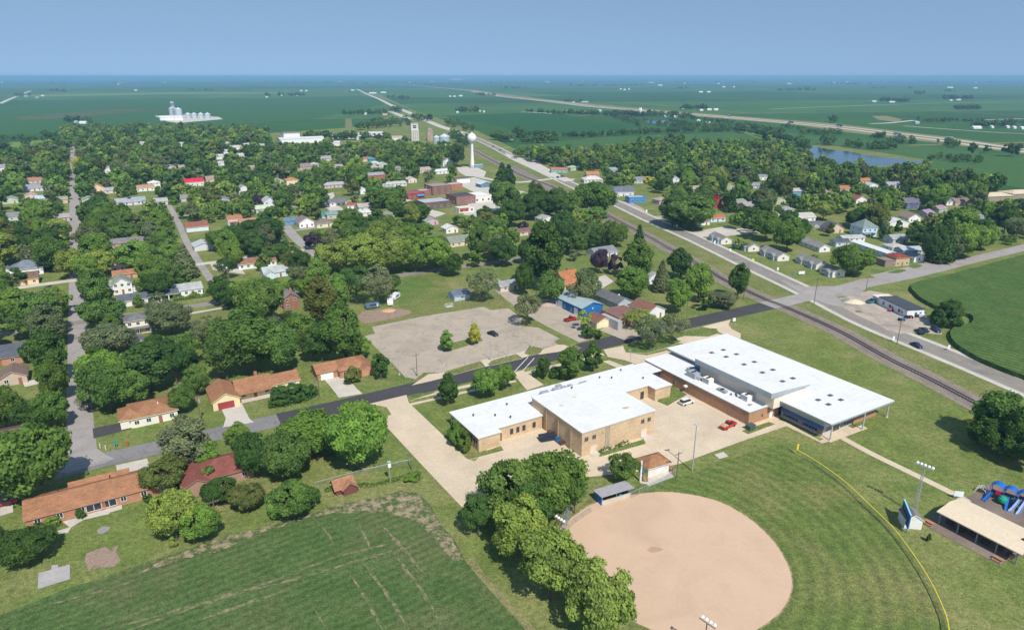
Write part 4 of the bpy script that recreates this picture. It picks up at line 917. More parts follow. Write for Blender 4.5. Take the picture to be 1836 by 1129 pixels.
addon(t, 4.95,13.2,-3.4,3.6,2.5,1.8,'gx',(.72,.60,.36),ORG); MB().box(-4.8,4.8,-6.4,-4.35,.02,.12).build('patio_slab', PALECON, t); window(t, ('y',-3.4,-1), 9.6, 12.2, .9, 2.1, (0,0,0), WINF, plain((.30,.42,.55),.3), mull=3)
MB().add([(-4.85,-6.2,2.45),(4.9,-6.2,2.45),(4.9,-4.32,2.75),(-4.85,-4.32,2.75),(-4.85,-6.2,2.6),(4.9,-6.2,2.6),(4.9,-4.32,2.93),(-4.85,-4.32,2.93)],[(3,2,1,0),(4,5,6,7),(0,1,5,4),(1,2,6,5),(2,3,7,6),(3,0,4,7)]).build('porch_roof', shingle(ORG), t)
t = house('orange-roofed brick ranch with white garage beside the parking lot', 'orange-roofed corner ranch', 638, 673, 10.0, 9.0, 2.6, 2.1, 'hx', BRK, (.36,.18,.10), brk=True, wins=3)
addon(t, -11.6,-5.02,-2.6,4.4,2.5,1.7,'gx',BRK,(.36,.18,.10),True,'garage'); door(t, ('y',-2.6,-1), -10.6, -6.6, 2.1, (0,0,0), WHITE, name='garage_door', handle=False)
addon(t, 1.4,5.6,-6.4,0,2.5,1.5,'gy',(.50,.26,.16),(.36,.18,.10),True)
t = house('maroon-roofed house half hidden by trees below the street', 'maroon-roofed house', 408, 868, 12, 9, 2.7, 2.2, 'hx', (.35,.22,.16), (.235,.085,.07), clear=.8)
addon(t, -9.5,-3,-6,2,2.5,1.6,'gy',(.35,.22,.16),(.235,.085,.07))
t = house('little dark red garden shed with two shingled gables', 'red garden shed', 619, 884, 4.2, 3.2, 1.7, 1.5, 'gx', (.16,.06,.05), (.37,.19,.11), 'garden_shed', 'shed', wins=0, dr=False)
addon(t, -.6,2.6,-2.6,-1.0,1.6,1.2,'gy',(.16,.06,.05),(.40,.21,.12))
house('blue-grey roofed brick house at the left edge', 'blue-grey left house', 2, 656, 17, 11, 2.7, 2.6, 'gx', (.45,.24,.16), (.10,.11,.14), brk=True, wins=5)
house('brown-roofed house with white trim at the left edge', 'brown left-edge house', 26, 690, 7, 8, 2.6, 1.8, 'gy', (.50,.40,.32), (.21,.15,.12), wins=2)
house('maroon flat-roofed building mostly behind the big tree at the left edge', None, -6, 812, 12, 8, 2.8, 1.2, 'gx', (.45,.36,.30), (.16,.09,.09), clear=.6)
t = house('two-storey white house with grey hip roof and porch roof between trees', 'two-storey white house', 251, 598, 8.2, 8, 5.2, 1.7, 'hx', (.76,.72,.60), GRY, porch=(-3.8,3.8,1.6), wins=3)
house('small white garage with grey roof below the two-storey house', 'small white garage', 247, 624, 4.2, 5, 2.4, 1.5, 'gy', (.62,.61,.60), GRY, 'garage', 'garage', wins=1, dr=False)
t = house('white gabled two-storey house with green-grey roof by the purple tree', 'white gabled house', 222, 527, 7.5, 8.5, 4.6, 2.6, 'gy', WHT, (.25,.29,.25), wins=3)
addon(t, -8.5,-3.7,-1,4.2,3.6,1.8,'gx',WHT,(.25,.29,.25)); addon(t, 3.7,7.5,-3,2.5,2.8,1.4,'gx',WHT,(.22,.24,.24))
t = house('long low house with blue-grey roof and open carport', 'blue-grey carport house', 240, 548, 11, 8, 2.5, 1.6, 'gx', WHT, (.12,.13,.17), wins=3)
mb = MB(); gable(mb,5.6,17.5,-2.6,4.0,2.4,3.8,.35,'x'); cp_ = mb.build('carport_roof', [shingle((.12,.13,.17)), WHITE], t)
for xx in (7.5,10.5,13.5,17): MB().box(xx-.18,xx+.18,-2.6,-2.25,0,2.4).build('carport_post', WHITE, cp_)
MB().box(5.7,17.3,3.5,3.8,0,2.4).build('carport_wall', WHT and plain(WHT), t)
house('white house with pale grey hip roof above the conifer hedge', 'pale-roofed hedge house', 341, 530, 10.5, 8, 2.9, 1.8, 'gx', WHT, (.40,.41,.41), wins=4)
house('small white gabled house behind the yellow-green tree', 'little white gable', 214, 488, 6, 7, 4.2, 2.4, 'gy', (.72,.70,.68), (.30,.31,.33), wins=2)
house('low house with a rusty orange roof behind the white gabled house', None, 226, 500, 10, 6, 2.4, 1.4, 'gx', (.55,.35,.25), (.38,.18,.10), wins=2)
house('grey-roofed brick ranch under the trees on the left', 'grey brick ranch', 233, 442, 18.5, 8, 2.6, 1.8, 'gx', (.52,.34,.26), (.21,.20,.21), brk=True, wins=5)
t = house('big white house with grey hip roof at the left edge', 'big grey-hipped house', 50, 494, 13, 11, 3.2, 3.2, 'hx', WHT, (.19,.21,.25), wins=3)
addon(t, -10,-5,-6.8,0,2.6,2.2,'gy',WHT,(.19,.21,.25),name='garage')
house('yellow-walled house with brown gable roof on the pale left street', 'yellow brown-roofed house', 48, 511, 9.5, 9, 2.8, 2.2, 'gx', (.72,.56,.30), (.19,.12,.09), wins=3)
house('grey roof peeking over the purple shrub', None, 62, 548, 9, 7, 2.6, 1.8, 'gx', (.6,.6,.6), (.24,.25,.28), clear=.5)
house('brown-roofed white ranch beside the parked white cars', 'brown-roofed white ranch', 463, 480, 18, 8, 2.6, 1.9, 'gx', WHT, (.28,.15,.10), wins=6)
t = house('pale blue house with light grey roof right of the white ranch', 'pale blue house', 498, 497, 12, 8, 2.7, 2.0, 'gx', (.58,.68,.74), (.42,.45,.45), wins=4)
addon(t, -6,-1,-6.5,-3,2.5,1.4,'gy',(.58,.68,.74),(.42,.45,.45))
house('tall narrow brick house with grey roof and white windows', 'tall brick house', 524, 554, 6.5, 7, 4.6, 2.2, 'gy', (.30,.15,.10), (.23,.22,.24), brk=True, wins=2, chimney=True)
house('red-brown roofed white barn in a grassy yard by the lane', 'red-roofed barn', 355, 415, 12.5, 8, 3.0, 2.4, 'gx', (.66,.68,.72), (.27,.11,.08), 'barn', 'barn', wins=0, dr=False)
house('silver metal-roofed shed beside the lane', 'silver shed', 367, 449, 10, 10, 2.6, 1.6, 'gy', (.6,.62,.64), (.50,.52,.55), 'metal_shed', 'shed', metal=True, wins=0, dr=False)
house('white house with orange roof and low orange porch', 'orange-porch house', 423, 404, 8.5, 8, 4.0, 1.8, 'gx', WHT, (.38,.18,.10), porch=(-4,4,2.4))
house('low house with weathered orange roofs right of the orange-porch house', None, 446, 404, 10, 7, 2.4, 1.5, 'gx', (.66,.64,.6), (.40,.22,.14))
t = house('white gable-fronted house with brown roof by the dark purple tree', 'white gable-front house', 551, 408, 9.5, 11, 3.4, 2.8, 'gy', (.78,.78,.78), (.24,.19,.18), wins=3)
house('bright blue house left of the white gable-front house', 'bright blue house', 524, 403, 9, 8, 2.7, 1.6, 'gx', (.12,.30,.50), (.14,.22,.27))
house('cream garage house with brown hip roof', 'cream brown-hip house', 583, 408, 10, 8, 2.7, 2.2, 'hx', (.72,.66,.50), (.22,.17,.16))
house('low house with a teal green roof', 'teal-roofed house', 595, 391, 13, 8, 2.4, 1.6, 'gx', (.5,.55,.5), (.05,.23,.20))
house('grey-roofed white house on the oval turnaround', 'turnaround house', 607, 369, 13, 9, 2.6, 2.2, 'gx', (.68,.69,.70), (.17,.17,.20), porch=(-2,5,2))
house('small white house with a red roof edge by the turnaround', None, 632, 375, 7, 6, 2.8, 1.0, 'gx', WHT, (.38,.10,.07))
house('long red brick building with grey roof in the mid town', 'long red brick building', 677, 321, 19, 9, 3.6, 2.0, 'gx', (.42,.10,.07), (.30,.32,.34), 'brick_building', 'building', metal=True)
house('low building with pale metal roofs below the red brick building', None, 708, 335, 22, 10, 2.6, 1.2, 'gx', (.64,.63,.60), (.52,.51,.50), 'low_building', 'building', metal=True)
house('grey-roofed house at the end of a tan lane', None, 600, 337, 17, 9, 2.8, 1.6, 'gx', (.55,.45,.42), (.38,.41,.46))
house('white two-storey house with purple-grey roof near the water tower', 'white house by the tower', 803, 298, 11, 9, 5.2, 3.2, 'gy', (.72,.75,.78), (.25,.21,.23))
t = house('white garage row with dark roof behind the red downtown stores', 'white garage row', 831, 328, 13, 8, 3.8, .6, 'gx', (.76,.75,.72), (.12,.10,.09), 'garage_row', 'garage', wins=0, dr=False)
# downtown
def block(label, short, px, py, w_, d_, h_, wall, roof, brk=True, rz=None, nw=3, parapet=.5, kind='store', cat='store', awning=None):
    rz = GA if rz is None else rz; x, y = P(px, py); x += -math.sin(rz)*d_/2; y += math.cos(rz)*d_/2
    t = empty(kind, (x,y,0), rz); tag(t, label, cat, None, short)
    a,b,c,d = -w_/2,w_/2,-d_/2,d_/2
    MB().box(a,b,c,d,0,h_).build('wall', col_wall(wall,'brick' if brk else 'plain'), t)
    MB().box(a+.25,b-.25,c+.25,d-.25,h_,h_+.12).build('roof', plain(roof,.9,.12,.3), t)
    m = MB(); m.box(a-.05,b+.05,c-.05,c+.22,h_,h_+parapet).box(a-.05,b+.05,d-.22,d+.05,h_,h_+parapet*.7).box(a-.05,a+.22,c+.22,d-.22,h_,h_+parapet*.8).box(b-.22,b+.05,c+.22,d-.22,h_,h_+parapet*.8)
    m.build('parapet', col_wall(tuple(q*.9 for q in wall),'brick' if brk else 'plain'), t)
    for fl in range(max(1,int(h_/3.2))):
        for k in range(nw):
            xx = a+w_*(k+.5)/nw; window(t, ('y',c,-1), xx-.8, xx+.8, .9+3.2*fl, 2.6+3.2*fl, (0,0,0), WINF, mull=2)
        for k in range(2):
            yy = c+d_*(k+.5)/2; window(t, ('x',a,-1), yy-.8, yy+.8, .9+3.2*fl, 2.6+3.2*fl, (0,0,0), WINF, mull=2)
    if awning:
        MB().add([(a+w_*awning[0],c-1.2,2.4),(a+w_*awning[1],c-1.2,2.4),(a+w_*awning[1],c-.02,3.4),(a+w_*awning[0],c-.02,3.4),(a+w_*awning[0],c-1.2,2.3),(a+w_*awning[1],c-1.2,2.3),(a+w_*awning[1],c-.02,2.3),(a+w_*awning[0],c-.02,2.3)],[(0,1,2,3),(0,4,5,1),(4,7,6,5),(0,3,7,4),(1,5,6,2)]).build('awning', plain(awning[2]), t)
    hp = h_*CP/mpp(py); VIEWS.append((px-w_*.45/mpp(py), px+w_*.45/mpp(py), py-hp-3, py+1, y)); return t
block('low dark red brick store with a blue awning in downtown', 'red store with blue awning', 747, 357, 14, 16, 4.2, (.33,.06,.06), (.26,.10,.10), nw=4, awning=(.55,.95,(.03,.25,.55)))
block('long low red-roofed store row in downtown', None, 772, 350, 20, 10, 3.6, (.32,.13,.10), (.42,.36,.36), nw=4)
block('tall dark brown brick building in downtown', 'tall brown brick block', 793, 349, 17, 16, 6.8, (.24,.12,.095), (.30,.25,.23), nw=3)
block('dark brick store with flat light grey roof in downtown', 'grey flat-roofed store', 786, 374, 21, 17, 4.6, (.15,.11,.10), (.40,.41,.43), nw=4)
block('pinkish brick block with black roof in downtown', 'pink-brick black-roofed block', 836, 366, 16, 18, 5.6, (.29,.15,.14), (.07,.065,.07), nw=3)
block('white flat-roofed store at the right end of downtown', 'white downtown store', 866, 362, 15, 16, 4.6, (.68,.66,.62), (.72,.71,.68), False, nw=3)
block('low orange brick store between the brown block and the white garages', None, 816, 341, 14, 10, 4.6, (.40,.17,.11), (.50,.42,.38), nw=2)
block('white-fronted low store with a red awning below the pink block', None, 837, 381, 12, 7, 3.2, (.70,.68,.64), (.62,.60,.56), False, nw=3, awning=(.05,.6,(.42,.05,.05)))
house('small blue-grey metal-roofed shop right of downtown', None, 872, 336, 11, 9, 2.8, 1.6, 'gy', (.10,.20,.30), (.55,.62,.66), metal=True, kind='shop', cat='shop')
house('grey metal-roofed shop beside the two dark spruces', None, 902, 338, 13, 9, 2.8, 1.8, 'gy', (.28,.33,.36), (.46,.49,.52), metal=True, kind='shop', cat='shop')
# center
t = house('beige house with green-grey roof on a green lawn', 'green-grey roofed house', 829, 441, 15, 9, 2.8, 2.4, 'gx', (.66,.56,.45), (.23,.26,.22), wins=4)
house('white house with grey-green roof on the lawn below big trees', 'small grey-green house', 984, 400, 9, 10, 2.7, 2.0, 'gy', (.74,.72,.64), (.36,.42,.40))
house('silver-blue metal-roofed garage right of the small grey-green house', None, 1001, 414, 11, 8, 2.4, 1.4, 'gy', (.42,.50,.60), (.52,.56,.60), kind='garage', cat='garage', metal=True)
house('brown-roofed shed at the lawn edge', 'brown lawn shed', 943, 422, 8.5, 7, 2.3, 1.5, 'gx', (.62,.52,.45), (.20,.12,.10), kind='shed', cat='shed')
house('grey-roofed white house behind the purple trees', 'white house behind the purple trees', 1088, 462, 14, 9, 2.8, 2.2, 'gx', (.68,.69,.71), (.22,.23,.24), wins=4)
house('steep orange-roofed cream house near the blue metal building', 'steep orange-roofed house', 1027, 519, 9, 10, 3.6, 4.0, 'gx', (.70,.58,.45), (.42,.17,.08), chimney=True, wins=2, porch=(-4,4,2))
BL = house('bright blue metal building with pale blue roof and white doors', 'blue metal building', 1062, 566, 10.4, 19, 3.9, 1.7, 'gy', (.02,.145,.38), (.36,.44,.46), 'metal_building', 'building', metal=True, wins=0, dr=False)
for yy,ww,hh in ((-5.5,2.6,3.0),(5.6,3.2,3.0),(8.2,1.0,2.1)): door(BL, ('x',-5.2,-1), yy-ww/2, yy+ww/2, hh, (0,0,0), plain((.70,.74,.77)), name='roller_door', handle=False)
MB().box(-.3,.3,-9.62,-9.51,2.9,3.5).build('sign_emblem', plain((.35,.7,.8)), BL)
t = house('long grey-sided house with dark grey roof right of the blue building', 'long grey-sided house', 1120, 554, 7.2, 20, 3.0, 1.8, 'gy', (.42,.46,.50), (.155,.155,.165), wins=2, dr=False)
MB().tube((1.6,-4,3.9),(1.6,-4,4.5),.5,.3,10).build('dome_vent', WHITE, t)
t = block('low brown-roofed brick building with grey side wall on the street', 'brown flat building', 1129, 584, 11, 11, 4.2, (.33,.20,.13), (.21,.11,.09), nw=3, parapet=.25, kind='brick_building', cat='building')
MB().box(-7.5,-5.52,-7.5,3,0,3.6).build('side_wing', plain((.36,.36,.38)), t)
house('white gabled house with brown roof attached right of the brown building', None, 1176, 571, 9, 11, 3.2, 2.2, 'gy', (.70,.70,.68), (.24,.12,.09), wins=2)
house('cream garage with brown roof and double door on the street', 'cream garage', 1083, 587, 7.0, 7.5, 2.5, 1.5, 'gy', (.72,.63,.42), (.24,.115,.085), 'garage', 'garage', wins=0, dr=False, garage=(0,4.8,(.76,.68,.46)))
house('small slate-roofed grey shed at the field corner behind the lot', 'slate-roofed shed', 829, 538, 7.4, 6, 2.3, 1.6, 'gx', (.48,.55,.62), (.13,.16,.23), 'shed', 'shed', wins=1)
house('low grey-roofed house right of the lot side street', None, 915, 521, 10, 7, 2.5, 1.4, 'gx', (.60,.55,.48), (.33,.33,.35))
house('white house half behind the grey spruce near the tracks', None, 1175, 508, 8, 7, 3.2, 2, 'gy', (.66,.68,.70), (.32,.32,.34), clear=.4)
# right side by the highway
a, b = P(1560,580), P(1350,478); HA = math.atan2(b[1]-a[1], b[0]-a[0]) - math.pi/2
for k, (px,py,L,nm) in enumerate(((1302,438,14,'first grey cottage in the highway row, farthest from the junction'),(1351,451,15,'second grey cottage in the highway row, behind the small yellow tree'),(1404,468,17,'third and longest grey cottage in the highway row'),(1473,483,17,'fourth grey cottage in the highway row'),(1503,497,10,'last grey cottage in the highway row, nearest the junction'))):
    t = house(nm, ('first','second','third','fourth','fifth')[k]+' highway cottage', px, py, 6.6, L, 2.6, 1.7, 'gy', (.70,.68,.62), (.235,.235,.23), 'cottage', 'cottage', rz=HA, wins=1, dr=False, group='row of grey-roofed cottages along the highway')
    for yy in ((-L*.2,) if L < 12 else (-L*.28, L*.22)): addon(t, -4.6,-3.0,yy-1.8,yy+1.8,2.3,1.1,'gx',(.40,.45,.50),(.235,.235,.23),name='entrance_gable')
house('long grey-roofed cottage set back from the highway row', 'set-back long cottage', 1478, 452, 6.5, 19, 2.6, 1.6, 'gy', (.72,.71,.68), (.26,.26,.27), 'cottage', 'cottage', rz=HA, wins=1, dr=False)
house('long white-roofed mobile home behind the round tree', 'white-roofed mobile home', 1597, 463, 5.5, 27, 2.8, .6, 'gy', (.55,.65,.74), (.74,.76,.76), 'mobile_home', 'mobile home', rz=HA, metal=True, wins=1, dr=False)
t = house('yellow-brown two-storey shop with maroon hip roof at the junction', 'maroon-hipped shop', 1617, 477, 8, 8, 4.2, 1.7, 'hx', (.48,.37,.20), (.25,.06,.05), 'shop', 'shop', rz=HA, wins=3)
MB().box(-10,-4.05,-4,2.5,0,3.2).box(-10.2,-4.05,-4.2,2.7,3.2,3.4).build('lean_to', plain((.25,.19,.16)), t)
house('white gabled shed with grey-green roof right of the maroon shop', 'white roadside shed', 1647, 470, 6, 9, 2.5, 1.8, 'gy', (.75,.77,.78), (.22,.27,.25), 'shed', 'shed', rz=HA, wins=1)
house('white cottage with pale hip roof above the maroon shop', 'pale-hipped white cottage', 1612, 452, 9, 8, 2.7, 1.4, 'hx', (.75,.76,.74), (.46,.46,.43), 'cottage', 'cottage', rz=HA)
house('blue-grey metal-roofed garage beside the utility pole', None, 1637, 457, 12, 8, 2.4, 1.3, 'gx', (.38,.42,.47), (.42,.46,.50), 'garage', 'garage', rz=HA, metal=True)
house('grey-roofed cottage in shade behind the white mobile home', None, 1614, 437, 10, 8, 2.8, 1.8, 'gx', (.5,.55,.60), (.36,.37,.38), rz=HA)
t = house('big white-blue two-storey house with pyramid green-grey roof', 'big pyramid-roofed house', 1558, 425, 10, 11, 5.6, 4.2, 'hx', (.52,.66,.80), (.20,.26,.25), rz=HA, wins=3, porch=(-5,3,2.4))
house('low white outbuilding left of the pyramid-roofed house', None, 1531, 434, 14, 7, 2.4, 1.0, 'gx', (.74,.74,.72), (.44,.44,.44), 'outbuilding', 'shed', rz=HA)
house('dark blue shed with white end left of the mobile home', None, 1511, 442, 9, 6, 2.4, 1.4, 'gx', (.55,.62,.70), (.10,.11,.13), 'shed', 'shed', rz=HA)
house('white house with pale tan roof among the right-hand trees', 'pale tan-roofed house', 1447, 398, 12, 9, 3.0, 2.4, 'gx', (.74,.74,.72), (.48,.45,.42), rz=HA)
house('dark-gabled brown house beside the small oak', 'dark-gabled house', 1499, 418, 10, 9, 2.8, 3.0, 'gy', (.58,.48,.38), (.11,.11,.14), rz=HA)
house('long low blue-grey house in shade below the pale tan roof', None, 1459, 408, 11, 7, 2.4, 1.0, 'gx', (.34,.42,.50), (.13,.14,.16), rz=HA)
house('large white metal-roofed workshop right of the yellow shrubs', 'white metal workshop', 1612, 408, 14, 14, 3.2, 2.2, 'gy', (.72,.73,.72), (.66,.66,.66), 'workshop', 'workshop', rz=HA, metal=True, wins=1)
house('white gabled house with brown roof behind the white workshop', None, 1639, 399, 9, 9, 3.2, 2.4, 'gy', (.76,.76,.75), (.27,.20,.19), rz=HA)
house('dark blue two-storey house with grey roof among trees', 'dark blue house', 1637, 375, 12, 10, 4.6, 2.8, 'gx', (.10,.13,.22), (.15,.15,.20), rz=HA)
house('blue house with tan roof on the right-hand lane', 'blue tan-roofed house', 1431, 352, 10, 9, 4.0, 1.8, 'gx', (.15,.30,.42), (.44,.41,.38), rz=HA)
house('small white house with grey roof in the far right trees', None, 1368, 323, 8, 7, 3.2, 1.6, 'gx', WHT, (.26,.25,.29), rz=HA)
house('low grey hip roof under the small white house', None, 1358, 338, 13, 9, 2.6, 2.0, 'hx', (.5,.5,.5), (.28,.28,.32), rz=HA)
house('white house with maroon roof in the right-hand trees', 'white maroon-roofed house', 1544, 365, 9, 11, 3.0, 2.4, 'gy', WHT, (.32,.10,.09), rz=HA)
house('tan house with rust-orange roof near the pond trees', None, 1515, 345, 9, 8, 3.4, 1.6, 'gx', (.55,.48,.38), (.45,.17,.09), rz=HA)
house('low orange roof at the pond-side trees', None, 1550, 329, 12, 8, 2.6, 1.6, 'gx', (.5,.4,.3), (.50,.20,.08), rz=HA)
house('lavender-roofed house right of the pond-side orange roof', None, 1603, 337, 12, 8, 2.8, 1.8, 'gx', (.5,.5,.55), (.34,.34,.42), rz=HA)
house('white cottage among the pond-side trees', None, 1566, 338, 8, 7, 2.8, 1.6, 'gy', WHT, (.5,.5,.55), rz=HA)
house('brown-roofed long house in the far right trees', 'brown far-right house', 1728, 368, 15, 8, 2.8, 1.8, 'gx', (.5,.42,.36), (.26,.19,.17), rz=HA)
house('white house with purple-grey roof left of the brown far-right house', None, 1706, 368, 9, 8, 2.8, 2.0, 'gx', WHT, (.24,.22,.27), rz=HA)
for px,py,w_,lb in ((1794,360,24,'cream-roofed pavilion at the right edge, left one'),(1840,355,26,'cream-roofed pavilion at the right edge, right one')):
    house(lb, None, px, py, w_, 14, 3.4, 2.0, 'hx', (.30,.24,.20), (.62,.52,.38), 'pavilion', 'pavilion', rz=HA)
house('bright red A-frame house under the big trees', 'red A-frame house', 1287, 374, 7.5, 9, .9, 7.6, 'gy', (.40,.05,.06), (.62,.03,.04), rz=HA, wins=0, dr=False)
house('pale blue cottage with orange roof on the right-hand lane', 'orange-roofed blue cottage', 1287, 398, 10.5, 8, 2.6, 1.6, 'gx', (.55,.66,.80), (.42,.17,.08), 'cottage', 'cottage', rz=HA)
house('white cottage with brown roof beside the maroon bush', None, 1261, 404, 8.5, 7, 2.6, 1.8, 'gx', WHT, (.24,.19,.17), 'cottage', 'cottage', rz=HA)
t = house('large shop with blue-grey roof and white garage end beside the highway', 'large blue-grey highway shop', 1112, 352, 22, 14, 3.6, 3.2, 'gx', (.62,.65,.68), (.15,.16,.21), 'shop', 'shop', rz=0.1, wins=4)
block('bright blue flat-topped store on the highway', 'bright blue store', 1143, 364, 13, 9, 4.0, (.05,.24,.52), (.44,.38,.34), False, rz=0.2, nw=3)
house('wide hall with pale white hip roof near the highway', 'pale-hipped hall', 1064, 328, 17, 12, 2.8, 2.6, 'hx', (.66,.63,.60), (.60,.56,.54), 'hall', 'hall', rz=0.1)
house('teal-fronted white store with orange roof on the highway', 'teal orange-roofed store', 1003, 310, 16, 9, 3.2, 1.4, 'gx', (.20,.42,.40), (.46,.18,.10), 'store', 'store', rz=0.1)
house('rusty orange roof behind the pale-hipped hall', None, 1063, 318, 12, 9, 3.0, 1.8, 'gx', (.5,.35,.28), (.50,.20,.09), rz=0.1)
house('grey-roofed house behind the yellow shrub', None, 1151, 329, 14, 9, 3.2, 2.2, 'gx', (.50,.52,.58), (.24,.24,.28), rz=0.1)
house('white cabin deep in the right-hand trees', None, 1212, 330, 6, 6, 4.5, 2, 'gy', (.68,.72,.76), (.5,.5,.5), rz=0.1)
t = house('white block shop with dark flat roof on the gravel yard', 'white gravel-yard shop', 1640, 569, 7.4, 17, 3.2, .0, 'fx', (.70,.73,.77), (.075,.085,.10), 'shop', 'shop', rz=HA-.06, wins=0, dr=False)
for xx in (0.2,2.2): door(t, ('y',-8.5,-1), xx-.5, xx+.5, 2.1, (0,0,0), plain((.04,.12,.14)))
for yy in (-4,1.5,5.5): window(t, ('x',-3.7,-1), yy-.6, yy+.6, .9, 2.2, (0,0,0), plain((.30,.12,.12)))
MB().box(-3.5,3.5,8.55,13,0,2.6).box(-3.8,3.8,8.55,13.3,2.6,2.8).build('annex', plain((.66,.61,.54)), t)
# upper left and far town
house('white house with a bright red roof among the trees', 'red-roofed white house', 350, 334, 15, 9, 3.8, 2.4, 'gx', (.70,.66,.64), (.58,.03,.06), wins=4)
house('small brown-roofed house right of the red-roofed house', None, 380, 327, 9, 8, 3.2, 2.0, 'gx', (.55,.45,.38), (.36,.27,.22))
house('white house with grey roof at the end of a gap in the trees', None, 438, 347, 8, 9, 4.2, 2.4, 'gy', (.72,.73,.76), (.28,.28,.32))
house('long rust-ridged house in the upper left', 'long rust-ridged house', 64, 329, 21, 8, 3.0, 1.8, 'gx', (.52,.47,.46), (.42,.20,.13))
house('grey-roofed house with white gable below the rust-ridged house', 'grey house with white gable', 63, 343, 17, 10, 2.8, 2.4, 'gx', (.66,.66,.68), (.30,.30,.36))
house('yellow gabled house with orange roof trim', 'yellow gabled house', 176, 345, 9, 10, 3.8, 2.8, 'gy', (.72,.58,.38), (.42,.20,.12))
house('pale purple-grey roof right of the yellow gabled house', None, 199, 347, 9, 7, 2.8, 1.6, 'gx', (.6,.55,.5), (.38,.38,.46))
house('orange and white low house in the upper left trees', 'orange-white low house', 261, 343, 14, 8, 3.0, 1.8, 'gx', WHT, (.46,.26,.16))
house('white two-storey house right of the orange-white house', None, 278, 338, 9, 8, 4.6, 1.6, 'hx', (.78,.77,.75), (.66,.64,.62))
house('white house at the left edge below the meadow', None, 5, 308, 12, 9, 4.2, 2.6, 'gx', (.76,.77,.78), (.30,.29,.31))
house('small white house with lavender roof in the upper left trees', None, 197, 310, 8, 8, 3.8, 2.2, 'gy', (.68,.68,.72), (.40,.38,.43))
house('low lavender-roofed house in the left trees', None, 239, 368, 12, 8, 2.6, 1.6, 'gx', (.60,.60,.64), (.34,.35,.42))
house('white house on the far side of the tree mass, left of a blue spruce', None, 399, 297, 10, 8, 2.8, 1.4, 'gx', (.70,.72,.74), (.50,.52,.56))
for px,py,w_,c in ((425,269,14,.74),(434,284,9,.70),(443,265,9,.66),(472,266,12,.58),(408,262,8,.6),(406,277,6,.7),(328,263,7,.68),(256,262,7,.62),(395,286,8,.72)):
    house('small pale house glimpsed through the far upper-left treetops', None, px, py, w_, 9, 3.6, 2.0, 'gx', (c,c*.98,c*.96), (c*.7,c*.66,c*.64), peek=True, group='pale houses among the far upper-left treetops')
house('orange-roofed cream house in the mid town trees', 'orange-roofed cream house', 525, 332, 10, 9, 4.4, 1.8, 'hx', (.76,.64,.48), (.46,.22,.10))
house('dusky brown-roofed large house in the mid town trees', 'dusky brown-roofed house', 549, 306, 17, 10, 3.6, 3.2, 'hx', (.48,.38,.36), (.27,.20,.21))
house('lavender-grey roofed house left of the industrial yard', None, 585, 289, 12, 9, 3.2, 2.2, 'gx', (.5,.47,.5), (.34,.32,.36))
t = house('tall narrow white house beside the purple tree', 'tall narrow white house', 485, 374, 8.5, 9, 5.4, 2.6, 'gy', (.64,.66,.68), (.42,.44,.45))
house('pink-beige house left of the white house by the tower', None, 763, 310, 12, 8, 3.2, 2, 'gx', (.60,.48,.44), (.42,.35,.33))
house('white sheds with pale roofs below the white house by the tower', None, 793, 312, 16, 8, 3.0, 1.4, 'gx', (.70,.72,.75), (.64,.66,.70), 'shed', 'shed')
house('beige cottage left of the downtown trees', None, 740, 328, 8, 7, 3.2, 2, 'gy', (.66,.60,.52), (.52,.46,.40), 'cottage', 'cottage')
house('white trailer house in the center town trees', None, 653, 348, 6, 5, 3.0, 2, 'gy', (.75,.78,.82), (.66,.68,.72))
house('white roof glimpsed in trees near the teal-roofed house', None, 655, 388, 8, 8, 2.6, 1.4, 'gx', (.70,.68,.66), (.6,.58,.55))
house('white shed beside the purple center trees', None, 811, 418, 8, 7, 3.0, 1.6, 'gy', (.76,.76,.74), (.64,.64,.62), 'shed', 'shed')
